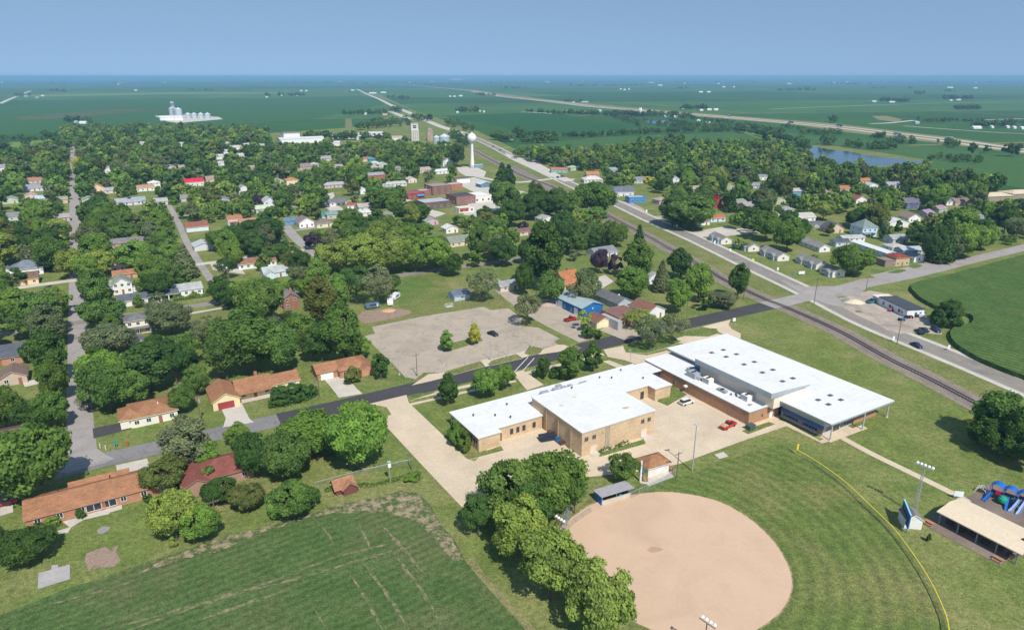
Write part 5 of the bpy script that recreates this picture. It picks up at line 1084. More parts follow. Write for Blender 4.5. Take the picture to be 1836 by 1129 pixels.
for px,py,w_,c,rf in ((56,358,7,(.76,.74,.72),(.66,.6,.56)),(76,363,7,(.78,.78,.78),(.7,.7,.7)),(113,365,6,(.7,.6,.5),(.5,.4,.34)),(219,369,7,(.76,.74,.72),(.6,.58,.56)),(250,366,8,(.6,.6,.62),(.44,.45,.5)),(470,382,7,(.74,.72,.68),(.66,.64,.6)),(657,290,8,(.76,.74,.72),(.45,.22,.14)),(667,290,7,(.1,.3,.55),(.15,.35,.55)),(674,298,10,(.72,.70,.68),(.6,.58,.56)),(690,300,11,(.74,.72,.70),(.62,.60,.58)),(673,306,9,(.72,.62,.35),(.5,.46,.4)),(716,307,8,(.6,.5,.5),(.4,.34,.34)),(607,304,9,(.66,.62,.58),(.46,.42,.4)),
    (565,300,8,(.66,.64,.6),(.5,.46,.42)),(500,330,8,(.7,.7,.7),(.4,.4,.42)),(455,306,8,(.66,.64,.62),(.46,.44,.42)),(600,392,9,(.66,.64,.6),(.34,.33,.33)),(655,378,8,(.7,.68,.64),(.5,.48,.46)),(697,392,7,(.7,.68,.64),(.4,.36,.34)),(775,404,8,(.7,.68,.64),(.42,.4,.4)),(700,345,8,(.72,.66,.6),(.46,.42,.4)),(330,305,8,(.66,.64,.62),(.44,.4,.4)),(308,305,8,(.62,.6,.6),(.46,.42,.42)),(160,365,8,(.66,.64,.6),(.38,.36,.38)),(20,365,9,(.66,.66,.66),(.4,.4,.42)),(30,395,9,(.68,.66,.64),(.36,.34,.34)),(112,398,8,(.66,.64,.62),(.4,.38,.4)),(290,368,8,(.7,.68,.66),(.42,.4,.4)),(400,365,9,(.68,.66,.62),(.36,.34,.34)),(330,362,8,(.68,.66,.62),(.42,.3,.26)),
    (1100,310,9,(.66,.64,.62),(.4,.38,.4)),(1030,306,8,(.7,.7,.7),(.5,.5,.52)),(1190,366,8,(.66,.64,.62),(.4,.36,.36)),(1330,370,9,(.66,.6,.56),(.4,.34,.32)),(1345,376,8,(.7,.66,.62),(.5,.46,.44)),(1400,366,9,(.7,.66,.62),(.42,.36,.34)),(1415,384,9,(.72,.68,.64),(.46,.4,.38)),(1390,395,8,(.72,.68,.64),(.44,.38,.36)),(1690,382,9,(.68,.66,.62),(.4,.38,.38)),(1668,390,8,(.7,.68,.66),(.42,.4,.4)),(1760,400,9,(.6,.6,.62),(.3,.3,.34)),(1790,424,9,(.62,.66,.72),(.34,.36,.42)),(1480,352,8,(.66,.62,.58),(.4,.34,.3)),(1250,345,8,(.66,.62,.58),(.42,.36,.34)),(1310,340,8,(.62,.5,.4),(.5,.36,.26))):
    house('small house roof glimpsed between the town treetops', None, px, py, w_*1.1, 8, 3.0, 1.8, rng.choice(['gx','gx','gy','hx']), tuple(q*rng.uniform(.55,.85) for q in c), tuple(q*rng.uniform(.6,1.0) for q in rf), peek=True, group='small houses glimpsed between the town treetops')
# industry
t = house('long low white industrial hall behind the town trees', 'long white industrial hall', 543, 257, 62, 20, 6.5, 1.6, 'gx', (.74,.74,.73), (.70,.71,.72), 'industrial_hall', 'industrial hall', metal=True)
house('taller white warehouse with maroon roof at the industrial hall', None, 524, 250, 24, 20, 9, 1.5, 'gx', (.80,.80,.79), (.26,.16,.17), 'warehouse', 'warehouse', metal=True)
for px,py,w_,lb in ((607,250,20,'farthest left pale shed of the industrial yard'),(628,249,18,'second pale shed of the industrial yard, with blue-grey roof'),(645,251,14,'small tan shed in front of the industrial yard'),(668,244,32,'longest white-roofed shed at the right end of the industrial yard'),(652,246,16,'grey shed in the middle of the industrial yard'),(712,252,16,'orange-white shed left of the concrete elevator'),(603,262,10,'small white shed in front of the industrial yard')):
    house(lb, None, px, py, w_, 12, 4.5, 1.6, 'gx', (.66,.65,.63), (.60,.64,.68) if px!=712 else (.55,.36,.22), 'industrial_shed', 'shed', metal=True, rz=.2, group='pale sheds of the industrial yard')
# ------------------------------------------------------------ vehicles
def car(px, py, ang, color, label, kind='parked_car', cat='car', typ='sedan', group=None, short=None):
    x, y = P(px, py); t = empty(kind, (x, y, .12), ang); tag(t, label, cat, group, short)
    pm = plain(color, .3, .04, .5, .5); L = 2.3
    if typ == 'pickup':
        L = 2.75; pr = [(-L,.45),(-L,1.05),(-.55,1.08),(-.5,1.15),(1.2,1.12),(L-.1,.98),(L,.75),(L,.42)]
        cab = [(-.55,1.08),(-.4,1.78),(.55,1.80),(1.25,1.1)]
    elif typ in ('suv','van'):
        pr = [(-L,.42),(-L-.02,1.0),(1.1,1.05),(L-.15,.95),(L,.7),(L,.4)]; cab = [(-L+.05,1.0),(-L+.3,1.68),(.4,1.72),(1.2,1.04)]
    else:
        pr = [(-L,.42),(-L,.9),(-1.3,.95),(1.0,.92),(L-.15,.78),(L,.6),(L,.38)]; cab = [(-1.65,.92),(-1.0,1.42),(.25,1.45),(1.1,.92)]
    def side(mb, prof, w0, w1, z0, z1, mi=0):
        n = len(prof); vs = []
        for s in (-1,1):
            for a, b in prof:
                k = (b-z0)/(z1-z0) if z1 != z0 else 0; vs.append((a, s*(w0+(w1-w0)*max(0,min(1,k))), b))
        mb.add(vs, [tuple(range(n)), tuple(range(n,2*n))[::-1]] + [(i,i+n,(i+1)%n+n,(i+1)%n) for i in range(n)], mi)
    mb = MB(); side(mb, pr, .92, .86, .4, 1.1)
    zt = max(b for a,b in cab)
    mb.add([(a,s*q,z) for a,s,q,z in ((cab[1][0],-1,.66,zt+.0),(cab[2][0],-1,.66,zt+.01),(cab[2][0],1,.66,zt+.01),(cab[1][0],1,.66,zt+.0))]+[(a,s*q,z) for a,s,q,z in ((cab[1][0],-1,.66,zt+.06),(cab[2][0],-1,.66,zt+.06),(cab[2][0],1,.66,zt+.06),(cab[1][0],1,.66,zt+.06))],
        [(0,3,2,1),(4,5,6,7),(0,1,5,4),(1,2,6,5),(2,3,7,6),(3,0,4,7)])
    mb.build('body', pm, t)
    g = MB(); side(g, cab, .82, .66, cab[0][1], zt); g.build('window_glass', plain((.02,.03,.04),.15,.1,1,.6), t)
    if typ == 'pickup' and short: MB().box(-L+.12,-.65,-.72,.72,1.07,1.12).box(-2.2,-.9,-.55,.5,1.12,1.3).build('cargo_bed', plain((.50,.36,.22),.9,.3,3), t)
    elif typ == 'pickup': MB().box(-L+.12,-.65,-.72,.72,1.07,1.09).build('cargo_bed', DARK, t)
    for a in (-L*.62, L*.62):
        for s in (-.84,.84): MB().tube((a,s-.1,.33),(a,s+.1,.33),.33,.33,12).build('wheel', RUBBER, t)
    for s in (-.6,.6): MB().box(L-.03,L+.02,s-.17,s+.17,.6,.75).build('headlight', plain((.7,.72,.7),.2), t)
    return t
def dirpx(a, b): p, q = P(*a), P(*b); return math.atan2(q[1]-p[1], q[0]-p[0])
RED = (.42,.015,.02); NAVY = (.015,.03,.075); BLK = (.02,.022,.026); WHC = (.68,.69,.71)
car(1231,724, GA, WHC, 'white SUV parked on the concrete by the brown brick wing', typ='suv', short='white school SUV')
car(1305,766, GA+.12, RED, 'red pickup truck parked at the end of the brown brick wing', 'pickup_truck', 'pickup truck', 'pickup', short='red school pickup')
car(884,601, dirpx((876,598),(892,604)), BLK, 'black car alone in the big worn parking lot')
car(1023,575, GA, RED, 'red pickup truck beside the blue metal building', 'pickup_truck', 'pickup truck', 'pickup')
car(1086,566, GA, (.5,.02,.03), 'red car between the blue building and the cream garage', typ='suv')
car(1144,550, GA, (.5,.015,.03), 'bright red car behind the brown flat building', typ='suv')
car(1643,622, HA+math.pi/2+math.pi, NAVY, 'dark blue car driving on the highway past the white shop', 'car', 'car')
car(1648,597, HA+1.3, NAVY, 'dark car on the grass by the gravel yard, left of the pair', group=None)
car(1656,594, HA+1.3, (.03,.05,.06), 'dark car on the grass by the gravel yard, right of the pair')
car(1678,594, HA+1.35+math.pi, (.01,.04,.11), 'dark blue car parked alone at the right end of the gravel yard', typ='suv')
car(1563,543, HA+.15, (.03,.20,.24), 'teal pickup with white hood beside the white gravel-yard shop', 'pickup_truck', 'pickup truck', 'pickup')
car(797,446, .1, WHC, 'white car on the lawn below the green-grey roofed house', typ='suv')
car(398,484, GA, WHC, 'white car parked left in front of the brown-roofed white ranch')
car(405,482, GA, (.6,.62,.66), 'silver-white car parked right in front of the brown-roofed white ranch', typ='suv')
car(152,355, R(120), WHC, 'white van standing on the upper left street', typ='suv')
car(1000,319, dirpx((1000,319),(985,313)), (.05,.06,.09), 'dark car on the highway by the teal orange-roofed store')
car(884,264, dirpx((884,264),(870,258)), (.10,.10,.12), 'dark car on the highway beyond the water tower, farther one', group=None)
car(897,270, dirpx((897,270),(884,263)), (.08,.08,.10), 'dark car on the highway beyond the water tower, nearer one')
car(10,905, GA, (.40,.03,.04), 'red car at the left edge under the big tree')
car(1009,318, .1, (.10,.16,.24), 'blue car parked before the teal orange-roofed store', typ='suv')
car(1288,439-18, GA, (.3,.02,.05), 'maroon car in the shade by the first highway cottage') if False else None
def camper(px, py, ang, label, L=6.5, h_=2.6, c=(.72,.73,.74)):
    t = frame_at('camper_trailer', px, py, ang); tag(t, label, 'camper')
    mb = MB(); pr = [(-L/2,.55),(-L/2-.1,1.6),(-L/2+.5,h_),(L/2-.6,h_),(L/2,1.5),(L/2-.3,.55)]; n = len(pr)
    mb.add([(a,-1.15,b) for a,b in pr]+[(a,1.15,b) for a,b in pr],[tuple(range(n)),tuple(range(n,2*n))[::-1]]+[(i,i+n,(i+1)%n+n,(i+1)%n) for i in range(n)]); mb.build('body', plain(c,.4,.05), t)
    MB().box(-1.5,1.2,-1.19,-1.14,1.35,1.95).build('window', GLASS, t); MB().box(1.5,2.1,-1.19,-1.14,.65,2.1).build('door', plain((.55,.57,.6)), t)
    for s in (-1.0,1.0): MB().tube((0,s-.12,.33),(0,s+.12,.33),.33,.33,10).build('wheel', RUBBER, t)
    MB().tube((L/2-.3,0,.5),(L/2+1,0,.45),.06,.06,6).build('tow_bar', STEEL, t)
camper(700,546, R(100), 'white camper trailer parked by the dirt yard, front one', 5.0, 2.4); camper(709,536, R(75), 'white camper trailer parked by the dirt yard, rear one', 5.6, 2.5)
camper(668,552, GA, 'dark blue covered trailer under the trees at the dirt yard', 6, 2.2, (.10,.16,.24))
camper(1651,591-24, HA+1.0, 'white boat-like trailer at the right corner of the gravel yard', 5, 1.5) 
def semi(px, py, ang, label, c, tc=(.55,.58,.62)):
    t = frame_at('semi_truck', px, py, ang); tag(t, label, 'truck'); t.location.z = .22
    MB().box(-10,4,-1.3,1.3,1.2,4.1).build('trailer', plain(tc,.4), t)
    c_ = MB().box(5,8.3,-1.2,1.2,.8,3.6).box(8.3,9.4,-1.1,1.1,.8,2.1).build('cab', plain(c,.35), t); MB().box(8.3,8.34,-1.0,1.0,2.3,3.4).build('windshield', GLASS, c_)
    for a in (-8.6,-7.2,4.6,6,8.4):
        for s in (-1.05,1.05): MB().tube((a,s-.2,.5),(a,s+.2,.5),.5,.5,10).build('wheel', RUBBER, t)
ia = dirpx((1600,240),(1610,241.4))
semi(1609,243, ia, 'blue semi truck on the interstate above the pond', (.03,.10,.35), (.22,.30,.50))
semi(1418,221, ia, 'dark semi truck on the interstate left of the pond', (.05,.06,.1), (.15,.17,.2)); semi(1505,227, ia, 'dark semi truck on the interstate, second left of the blue one', (.05,.06,.1), (.12,.14,.2))
semi(1307,209, ia, 'blue-trailer semi truck far along the interstate', (.10,.15,.3), (.30,.38,.52)); semi(1703,251, ia, 'white semi truck on the interstate, right of the blue one', (.6,.6,.62), (.6,.62,.65))
# bins, dumpsters, small things at the gym
def skip(px, py, ang, label, c, a=1.6, b=.9, h_=1.2, kind='dumpster', lid=True):
    t = frame_at(kind, px, py, ang); t.location.z = .1; tag(t, label, kind.replace('_',' '))
    MB().add([(-a*.9,-b*.8,.1),(a*.9,-b*.8,.1),(a*.9,b,.1),(-a*.9,b,.1),(-a,-b,h_),(a,-b,h_),(a,b,h_+.2),(-a,b,h_+.2)],[(3,2,1,0),(0,1,5,4),(1,2,6,5),(2,3,7,6),(3,0,4,7)]).build('body', plain(c,.5), t)
    if lid: MB().box(-a-.03,-.03,-b-.03,b,h_+.1,h_+.2).box(.03,a+.03,-b-.03,b,h_+.1,h_+.2).build('lid', plain(tuple(q*.7+.01 for q in c),.5), t)
    for s in (-a*.7,a*.7): MB().tube((s,-.1,.02),(s,.1,.02),.1,.1,8).build('caster', RUBBER, t)
skip(980,789, GA-.2, 'dark navy dumpster in the corner by the gym wall', (.02,.03,.06), 2.0, 1.1, 1.3)
skip(999,792, GA, 'small blue bin along the gym side wall', (.02,.16,.42), .45, .45, 1.1, 'waste_bin')
skip(990,779, GA, 'brown crate-like bin behind the navy dumpster', (.16,.07,.05), 1.2, .8, 1.0, 'waste_bin'); skip(1007,797, GA, 'dark red bin along the gym side wall', (.14,.05,.04), .7, .6, .8, 'waste_bin')
t = frame_at('electrical_box', 1345, 770, GA); tag(t, 'dark green electrical box on the grass by the brick wing corner', 'electrical box')
MB().box(-1.1,1.1,-.8,.8,.15,1.5).box(-1.2,1.2,-.9,.9,1.5,1.58).build('cabinet', plain((.06,.10,.09),.5), t); MB().box(-1.4,1.4,-1.1,1.1,0.02,.15).build('base', CONC, t); MB().box(-.04,.04,-.83,-.8,.3,1.4).build('door_seam', DARK, t)
# scoreboard, shed behind it, pavilion, playground
t = frame_at('scoreboard', 1620, 942, R(73)); tag(t, 'blue scoreboard standing edge-on beside the outfield fence', 'scoreboard', short='scoreboard')
for s in (-2.4,2.4): MB().tube((s,0,0),(s,0,4.6),.11,.11,8).build('post', plain((.06,.20,.42)), t)
pn = MB().box(-3,3,-.12,.12,1.4,4.6).build('panel', plain((.02,.10,.30),.5), t); MB().box(-3.06,3.06,-.15,.15,4.6,4.7).box(-3.06,3.06,-.15,.15,1.3,1.4).build('frame', plain((.25,.55,.75)), pn)
for a in (-2.1,-.7,.7,2.1): MB().box(a-.4,a+.4,.121,.14,2.6,3.6).build('digit_window', DARK, pn)
x, y = P(1636,948); t = empty('garden_shed', (x,y,0), R(-8)); tag(t, 'small white shed with grey gable roof behind the scoreboard', 'shed', short='white scoreboard shed')
gwall(mb := MB(), -1.7,1.7,0,3.4,2.3,3.3,'y'); mb.build('wall', plain((.74,.72,.68)), t); mb = MB(); gable(mb,-1.7,1.7,0,3.4,2.3,3.35,.2,'y'); mb.build('roof', [shingle((.22,.21,.20)), WHITE], t); door(t, ('x',-1.7,-1), 1.0,2.2,1.9,(0,0,0), WHITE)
pc = [P(1684.5,917,3.0), P(1724,894,3.0), P(1829,990.7,3.0)]
ex = (pc[2][0]-pc[0][0], pc[2][1]-pc[0][1]); Lp = math.hypot(*ex); pa = math.atan2(ex[1],ex[0]); Wp = math.dist(pc[0],pc[1])
PV = empty('pavilion', (pc[0][0],pc[0][1],0), pa); tag(PV, 'open picnic pavilion with long beige roof beside the playground', 'pavilion', short='picnic pavilion')
PBG = plain((.66,.55,.40),.9,.06,1.2,fine=.1)
MB().add([(-.4,-.4,2.85),(Lp+.5,-.4,2.85),(Lp+.5,Wp/2,3.6),(-.4,Wp/2,3.6),(Lp+.5,Wp+.4,2.85),(-.4,Wp+.4,2.85),(-.4,-.4,3.05),(Lp+.5,-.4,3.05),(Lp+.5,Wp/2,3.8),(-.4,Wp/2,3.8),(Lp+.5,Wp+.4,3.05),(-.4,Wp+.4,3.05)],
   [(6,7,8,9),(9,8,10,11),(3,2,1,0),(5,4,2,3),(0,1,7,6),(4,5,11,10),(1,2,8,7),(2,4,10,8),(5,3,9,11),(3,0,6,9)]).build('roof', PBG, PV)
for i in range(5):
    for s in (.2, Wp-.2): MB().box(.3+i*(Lp-.6)/4-.12,.3+i*(Lp-.6)/4+.12,s-.12,s+.12,0,2.95).build('post', plain((.22,.24,.27)), PV)
MB().box(.2,Lp-.2,.1,.3,2.5,2.84).box(.2,Lp-.2,Wp-.3,Wp-.1,2.5,2.84).build('beam', plain((.22,.24,.27)), PV)
MB().box(Lp*.9,Lp*.9+.7,Wp*.5-.9,Wp*.5-.3,3.5,3.9).build('roof_vent', DARK, PV)
def pt(a, b): return (pc[0][0]+math.cos(pa)*a-math.sin(pa)*b, pc[0][1]+math.sin(pa)*a+math.cos(pa)*b)
for k in range(6):
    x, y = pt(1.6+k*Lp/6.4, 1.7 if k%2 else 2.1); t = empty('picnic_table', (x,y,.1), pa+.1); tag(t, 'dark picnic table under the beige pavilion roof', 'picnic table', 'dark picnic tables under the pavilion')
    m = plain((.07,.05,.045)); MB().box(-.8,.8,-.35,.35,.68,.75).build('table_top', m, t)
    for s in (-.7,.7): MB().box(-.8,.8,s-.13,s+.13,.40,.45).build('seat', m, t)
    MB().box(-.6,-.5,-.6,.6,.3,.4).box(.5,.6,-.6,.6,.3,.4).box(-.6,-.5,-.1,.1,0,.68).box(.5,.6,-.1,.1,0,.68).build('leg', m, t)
bench(1789,1005,'reddish wooden picnic bench at the corner of the mulch pad', pa, (.40,.20,.10)); bench(1666,940,'small orange bench at the left corner of the mulch pad', pa, (.45,.20,.09))
t = frame_at('notice_board', 1717, 894, R(-12)); tag(t, 'white notice board at the end of the pale sidewalk', 'notice board')
for s in (-.7,.7): MB().tube((s,0,0),(s,0,2.0),.05,.05,6).build('post', GALV, t)
MB().box(-.95,.95,-.05,.05,.7,2.0).build('panel', plain((.72,.80,.84)), t)
BLU = plain((.02,.13,.45),.35); 
t = frame_at('playground_set', 1796, 896, pa+.2); tag(t, 'blue climbing frame with red, green and white parts on dark mulch', 'playground', short='blue climbing frame')
for a,b in ((-2.4,-1),(-2.4,1),(0,-1),(0,1),(2.2,-1),(2.2,1)): MB().tube((a,b,0),(a,b,3.0),.07,.07,8).build('post', BLU, t)
MB().box(-2.4,0,-1,1,1.3,1.4).box(0,2.2,-1,1,1.6,1.7).build('deck', plain((.10,.09,.12)), t)
def arch(cx, r0, ang0, ang1, y0, y1, z0, n=8):
    mb = MB(); vs = []
    for i in range(n+1):
        a = ang0+(ang1-ang0)*i/n
        for yy in (y0,y1): vs.append((cx+r0*math.cos(a),yy,z0+r0*math.sin(a)))
    mb.add(vs,[(2*i,2*i+1,2*i+3,2*i+2) for i in range(n)]); return mb
arch(-1.2,1.5,.1,math.pi-.1,-1.2,1.2,2.3).build('canopy', BLU, t); arch(1.2,1.3,.1,math.pi-.1,-1.1,1.1,2.6).build('canopy', BLU, t)
def chute(p0, p1, wd, m, name='slide'):
    a, b = Vector(p0), Vector(p1); d = (b-a); s = Vector((-d.y,d.x,0)).normalized()*wd/2; mb = MB(); vs = []
    n = 8
    for i in range(n+1):
        k = i/n; q = a+d*k; q = Vector((q.x,q.y,a.z+(b.z-a.z)*(1-(1-k)**1.6)))
        vs += [tuple(q-s+Vector((0,0,.3))),tuple(q-s),tuple(q+s),tuple(q+s+Vector((0,0,.3)))]
    fs = []
    for i in range(n):
        for j in range(3): fs.append((4*i+j,4*i+4+j,4*i+5+j,4*i+1+j))
    mb.add(vs, fs); return mb.build(name, m, t)
chute((-2.0,-1,1.4),(-2.6,-3.8,.2),.7,BLU); chute((1.2,-1,1.7),(1.8,-4.2,.2),.7,BLU); chute((2.2,.4,1.7),(5.0,.8,.2),.8,BLU)
MB().box(-1.3,-.3,-1.12,-1.0,1.5,2.5).build('play_panel', plain((.60,.02,.10)), t); MB().lathe([(.0,.6),(.9,.8),(.9,1.5),(.5,2.0),(.0,2.1)],12,(.4,-1.9)).build('dome_climber', plain((.01,.28,.18)), t)
mb = MB()
for k in range(7):
    a0 = math.pi*k/7; a1 = math.pi*(k+1)/7
    for yy in (-.9,0,.9): mb.tube((-4.0+1.2*math.cos(a0),yy,1.5*math.sin(a0)),(-4.0+1.2*math.cos(a1),yy,1.5*math.sin(a1)),.05,.05,6)
    mb.tube((-4.0+1.2*math.cos(a0),-.9,1.5*math.sin(a0)),(-4.0+1.2*math.cos(a0),.9,1.5*math.sin(a0)),.04,.04,6)
mb.build('arch_climber', plain((.7,.7,.72)), t)
t = frame_at('playground_set', 1832, 908, pa+.2); tag(t, 'tall blue twin-slide tower at the right edge of the playground', 'playground')
for a,b in ((-1,-1),(-1,1),(1,-1),(1,1)): MB().tube((a,b,0),(a,b,3.4),.07,.07,8).build('post', BLU, t)
MB().box(-1,1,-1,1,1.9,2.0).build('deck', plain((.12,.12,.16)), t); arch(0,1.4,.1,math.pi-.1,-1.2,1.2,2.5).build('canopy', BLU, t)
chute((-.5,-1,2.0),(-1.3,-4.4,.2),.6,plain((.30,.42,.62))); chute((.5,-1,2.0),(.1,-4.5,.2),.6,plain((.30,.42,.62))); MB().box(-1.1,1.1,1.0,1.1,.3,1.7).build('play_panel', plain((.01,.30,.28)), t)
# signs
def diamond(px, py, top, label, c=(.62,.78,.02)):
    t = frame_at('road_sign', px, py, HA+R(0)); h = htop(px,py,top); tag(t, label, 'road sign')
    MB().tube((0,0,0),(0,0,h),.05,.05,6).build('post', GALV, t); r = .75
    MB().add([(0,-.06,h-2*r),(r,-.06,h-r),(0,-.06,h),(-r,-.06,h-r),(0,-.1,h-2*r),(r,-.1,h-r),(0,-.1,h),(-r,-.1,h-r)],[(4,5,6,7),(3,2,1,0),(0,1,5,4),(1,2,6,5),(2,3,7,6),(3,0,4,7)]).build('panel', plain(c,.5), t)
diamond(1213,413,402,'lime yellow diamond sign on the grass under the big highway tree'); diamond(1349,476,463,'lime yellow diamond sign in front of the highway cottages')
def flat_sign(px, py, w_, h_, z, label, c, rz=None, kind='sign'):
    t = frame_at(kind, px, py, HA if rz is None else rz); tag(t, label, kind.replace('_',' '))
    for s in (-w_*.4,w_*.4): MB().tube((s,0,0),(s,0,z+h_),.05,.05,6).build('post', GALV, t)
    MB().box(-w_/2,w_/2,-.06,-.005,z,z+h_).build('panel', plain(c,.5), t)
flat_sign(1437,493,3.2,1.4,.5,'white rectangular sign on the lawn before the highway cottages',(.75,.76,.78)); flat_sign(1421,494,1.2,.8,.4,'small blue sign left of the white lawn sign',(.08,.14,.40)); flat_sign(1394,487,.9,1.6,.6,'small white sign on the lawn at the third cottage',(.72,.74,.74))
flat_sign(1281,439,1.0,2.0,.4,'pale blue-white sign below the first cottage',(.62,.75,.80)); flat_sign(1309,452,1.0,1.6,.4,'white sign below the second cottage',(.70,.74,.76)); flat_sign(1159,382,1.2,2.0,.4,'pale sign at the highway edge near the gravel lay-by',(.66,.72,.70)); flat_sign(1316,578,1.2,1.4,.5,'white sign at the school loop grass corner',(.70,.74,.76)); flat_sign(1601,612,.9,1.6,.4,'white box sign at the highway verge',(.72,.75,.75)); flat_sign(1700,628,1.0,1.4,.6,'white sign at the verge before the corn block',(.66,.70,.72)); flat_sign(1107,354,3,1.4,.3,'cream sign board before the large highway shop',(.72,.66,.42),.1)
flat_sign(208,802,.7,1.1,.9,'small green street sign on the corner lawn',(.02,.28,.20),GA); flat_sign(115,801,.8,.8,1.6,'round-cornered white sign under the big left tree',(.62,.68,.78),GA)
t = frame_at('lawn_ornament', 229, 798, GA); tag(t, 'small rust-red ornament post on the corner lawn', 'ornament'); MB().lathe([(.22,0),(.3,.2),(.22,1.2),(.05,1.4)],10).build('body', plain((.40,.10,.04)), t)
for px,py,lb in ((180,803,'short white marker post on the corner lawn, left one'),(190,806,'short white marker post on the corner lawn, right one')):
    tag(MB().tube((0,0,0),(0,0,1.2),.1,.1,8).tube((0,0,1.2),(0,0,1.3),.13,.05,8).build('marker_post', plain((.70,.68,.60)), None, loc=(*P(px,py),.02)), lb, 'post')
t = frame_at('goal_frame', 805, 550, GA); tag(t, 'pale metal frame cart lying beside the lot verge', 'frame')
mb = MB()
for z in (.2,1.2):
    for a,b in (((-1.5,-.8),(1.5,-.8)),((1.5,-.8),(1.5,.8)),((1.5,.8),(-1.5,.8)),((-1.5,.8),(-1.5,-.8))): mb.tube((*a,z),(*b,z),.07,.07,6)
for a in ((-1.5,-.8),(1.5,-.8),(1.5,.8),(-1.5,.8)): mb.tube((*a,0),(*a,1.2),.07,.07,6)
mb.build('tube_frame', plain((.66,.68,.66)), t); MB().box(-1.4,1.4,-.7,.7,.22,.3).build('base_plate', plain((.5,.52,.5)), t)
def tractor(px, py, ang, label, c):
    t = frame_at('lawn_tractor', px, py, ang); t.location.z = .11; tag(t, label, 'tractor', 'small machines outside the gravel-yard shop')
    MB().box(-.2,1.2,-.4,.4,.45,1.0).box(1.2,1.35,-.35,.35,.45,.9).build('hood', plain(c,.4), t); MB().box(-.9,-.3,-.4,.4,.55,.7).box(-1.0,-.85,-.4,.4,.7,1.2).build('seat', DARK, t)
    for s in (-.55,.55): MB().tube((-.7,s-.14,.45),(-.7,s+.14,.45),.45,.45,12).build('wheel', RUBBER, t); MB().tube((.95,s-.1,.28),(.95,s+.1,.28),.28,.28,10).build('wheel', RUBBER, t)
    MB().tube((-.1,0,1.0),(-.35,0,1.25),.03,.03,5).tube((-.36,-.2,1.25),(-.36,.2,1.25),.03,.03,5).build('steering_bar', STEEL, t)
for k,(px,py,c,lb) in enumerate(((1616,575,(.02,.16,.35),'blue lawn tractor alone on the gravel in front of the white shop'),(1626,570,(.22,.05,.05),'brown-red mower at the white shop corner'),(1632,570,(.45,.02,.04),'red mower beside the white shop wall'),(1640,568,(.02,.13,.35),'blue mower beside the white shop door'),(1648,567,(.5,.03,.03),'red mower at the right end of the white shop wall'),(1597,558,(.40,.10,.22),'pinkish mower at the shaded side of the white shop'))): tractor(px,py,k*.7,lb,c)
def pile(px, py, r, h_, c, label, kind='gravel_pile', cat='pile'):
    x,y = P(px,py); rn = random.Random(px); mb = MB(); n = 14; pr = []
    for k in range(5):
        f = k/4; pr.append((r*(1-f)+.05, h_*math.sin(f*math.pi/2)))
    vs = []
    for rr_,z in pr:
        for i in range(n): a = 2*math.pi*i/n; q = rr_*rn.uniform(.85,1.15); vs.append((q*math.cos(a)*1.3,q*math.sin(a),z*rn.uniform(.9,1.05)))
    fs = [(k*n+i,k*n+(i+1)%n,(k+1)*n+(i+1)%n,(k+1)*n+i) for k in range(4) for i in range(n)]+[tuple(range(4*n,5*n))]
    mb.add(vs,fs); tag(mb.build(kind, plain(c,.95,.2,1.5), None, loc=(x,y,.08)), label, cat)
pile(1532,542,3.2,1.2,(.60,.52,.38),'pale sand pile at the left end of the gravel yard'); pile(1520,540,2.2,.9,(.20,.24,.18),'weedy dark pile beside the pale sand pile'); pile(1583,531,2.6,.8,(.55,.48,.40),'tan rubble heap behind the teal pickup'); pile(1540,559,1.2,.4,(.16,.15,.07),'small dark scrub heap in the middle of the gravel yard')
pile(982,546,3.0,.9,(.42,.33,.27),'gravel heap behind the blue metal building'); pile(697,557,2.2,.5,(.55,.33,.18),'orange sand heap on the dirt yard')
tag(MB().lathe([(.0,0),(.6,0),(.6,1.0),(.5,1.05),(0,1.05)],12).build('round_tank', plain((.04,.16,.55),.4), None, loc=(*P(1672,566),.05)), 'round blue tank by the dark bush at the corn edge', 'tank')
# ------------------------------------------------------------ water tower, elevator, bins, farms
X, Y = P(847,301); t = empty('water_tower', (X,Y,0)); tag(t, 'white water tower with round ball tank on a flared column', 'water tower', short='water tower')
s = mpp(301); hs = htop(847,301,239); rs = 8.2*s; WT = plain((.74,.74,.72),.4,.04,.1)
prof = [(7.5*s*.72,0),(5.2*s*.72,4),(3.3*s,10),(2.6*s,16),(2.45*s,hs-2*rs-1),(2.9*s,hs-2*rs+.8),(4.2*s,hs-2*rs+2.6)]
MB().lathe([(a*.92,b) for a,b in prof],24).build('column', WT, t, smooth=True)
MB().lathe([(rs*math.sin(a)+.01,hs-rs-rs*math.cos(a)) for a in [math.pi*i/14 for i in range(15)]],28).build('tank', WT, t, smooth=True)
MB().tube((0,0,hs-.1),(0,0,hs+1.2),.9,.9,10).build('top_hatch', WT, t); MB().box(-.9,.9,-4.3,-3.9,0.05,2.4).build('door', GALV, t)
t2 = frame_at('pump_house', 859, 301, GA); tag(t2, 'low dark hut at the foot of the water tower', 'hut'); gwall(mb:=MB(),-4.5,4.5,0,4,2.6); mb.build('wall', plain((.20,.28,.36)), t2); mb=MB(); gable(mb,-4.5,4.5,0,4,2.6,3.4,.3,'x'); mb.build('roof', [plain((.25,.35,.40)), STEEL], t2)
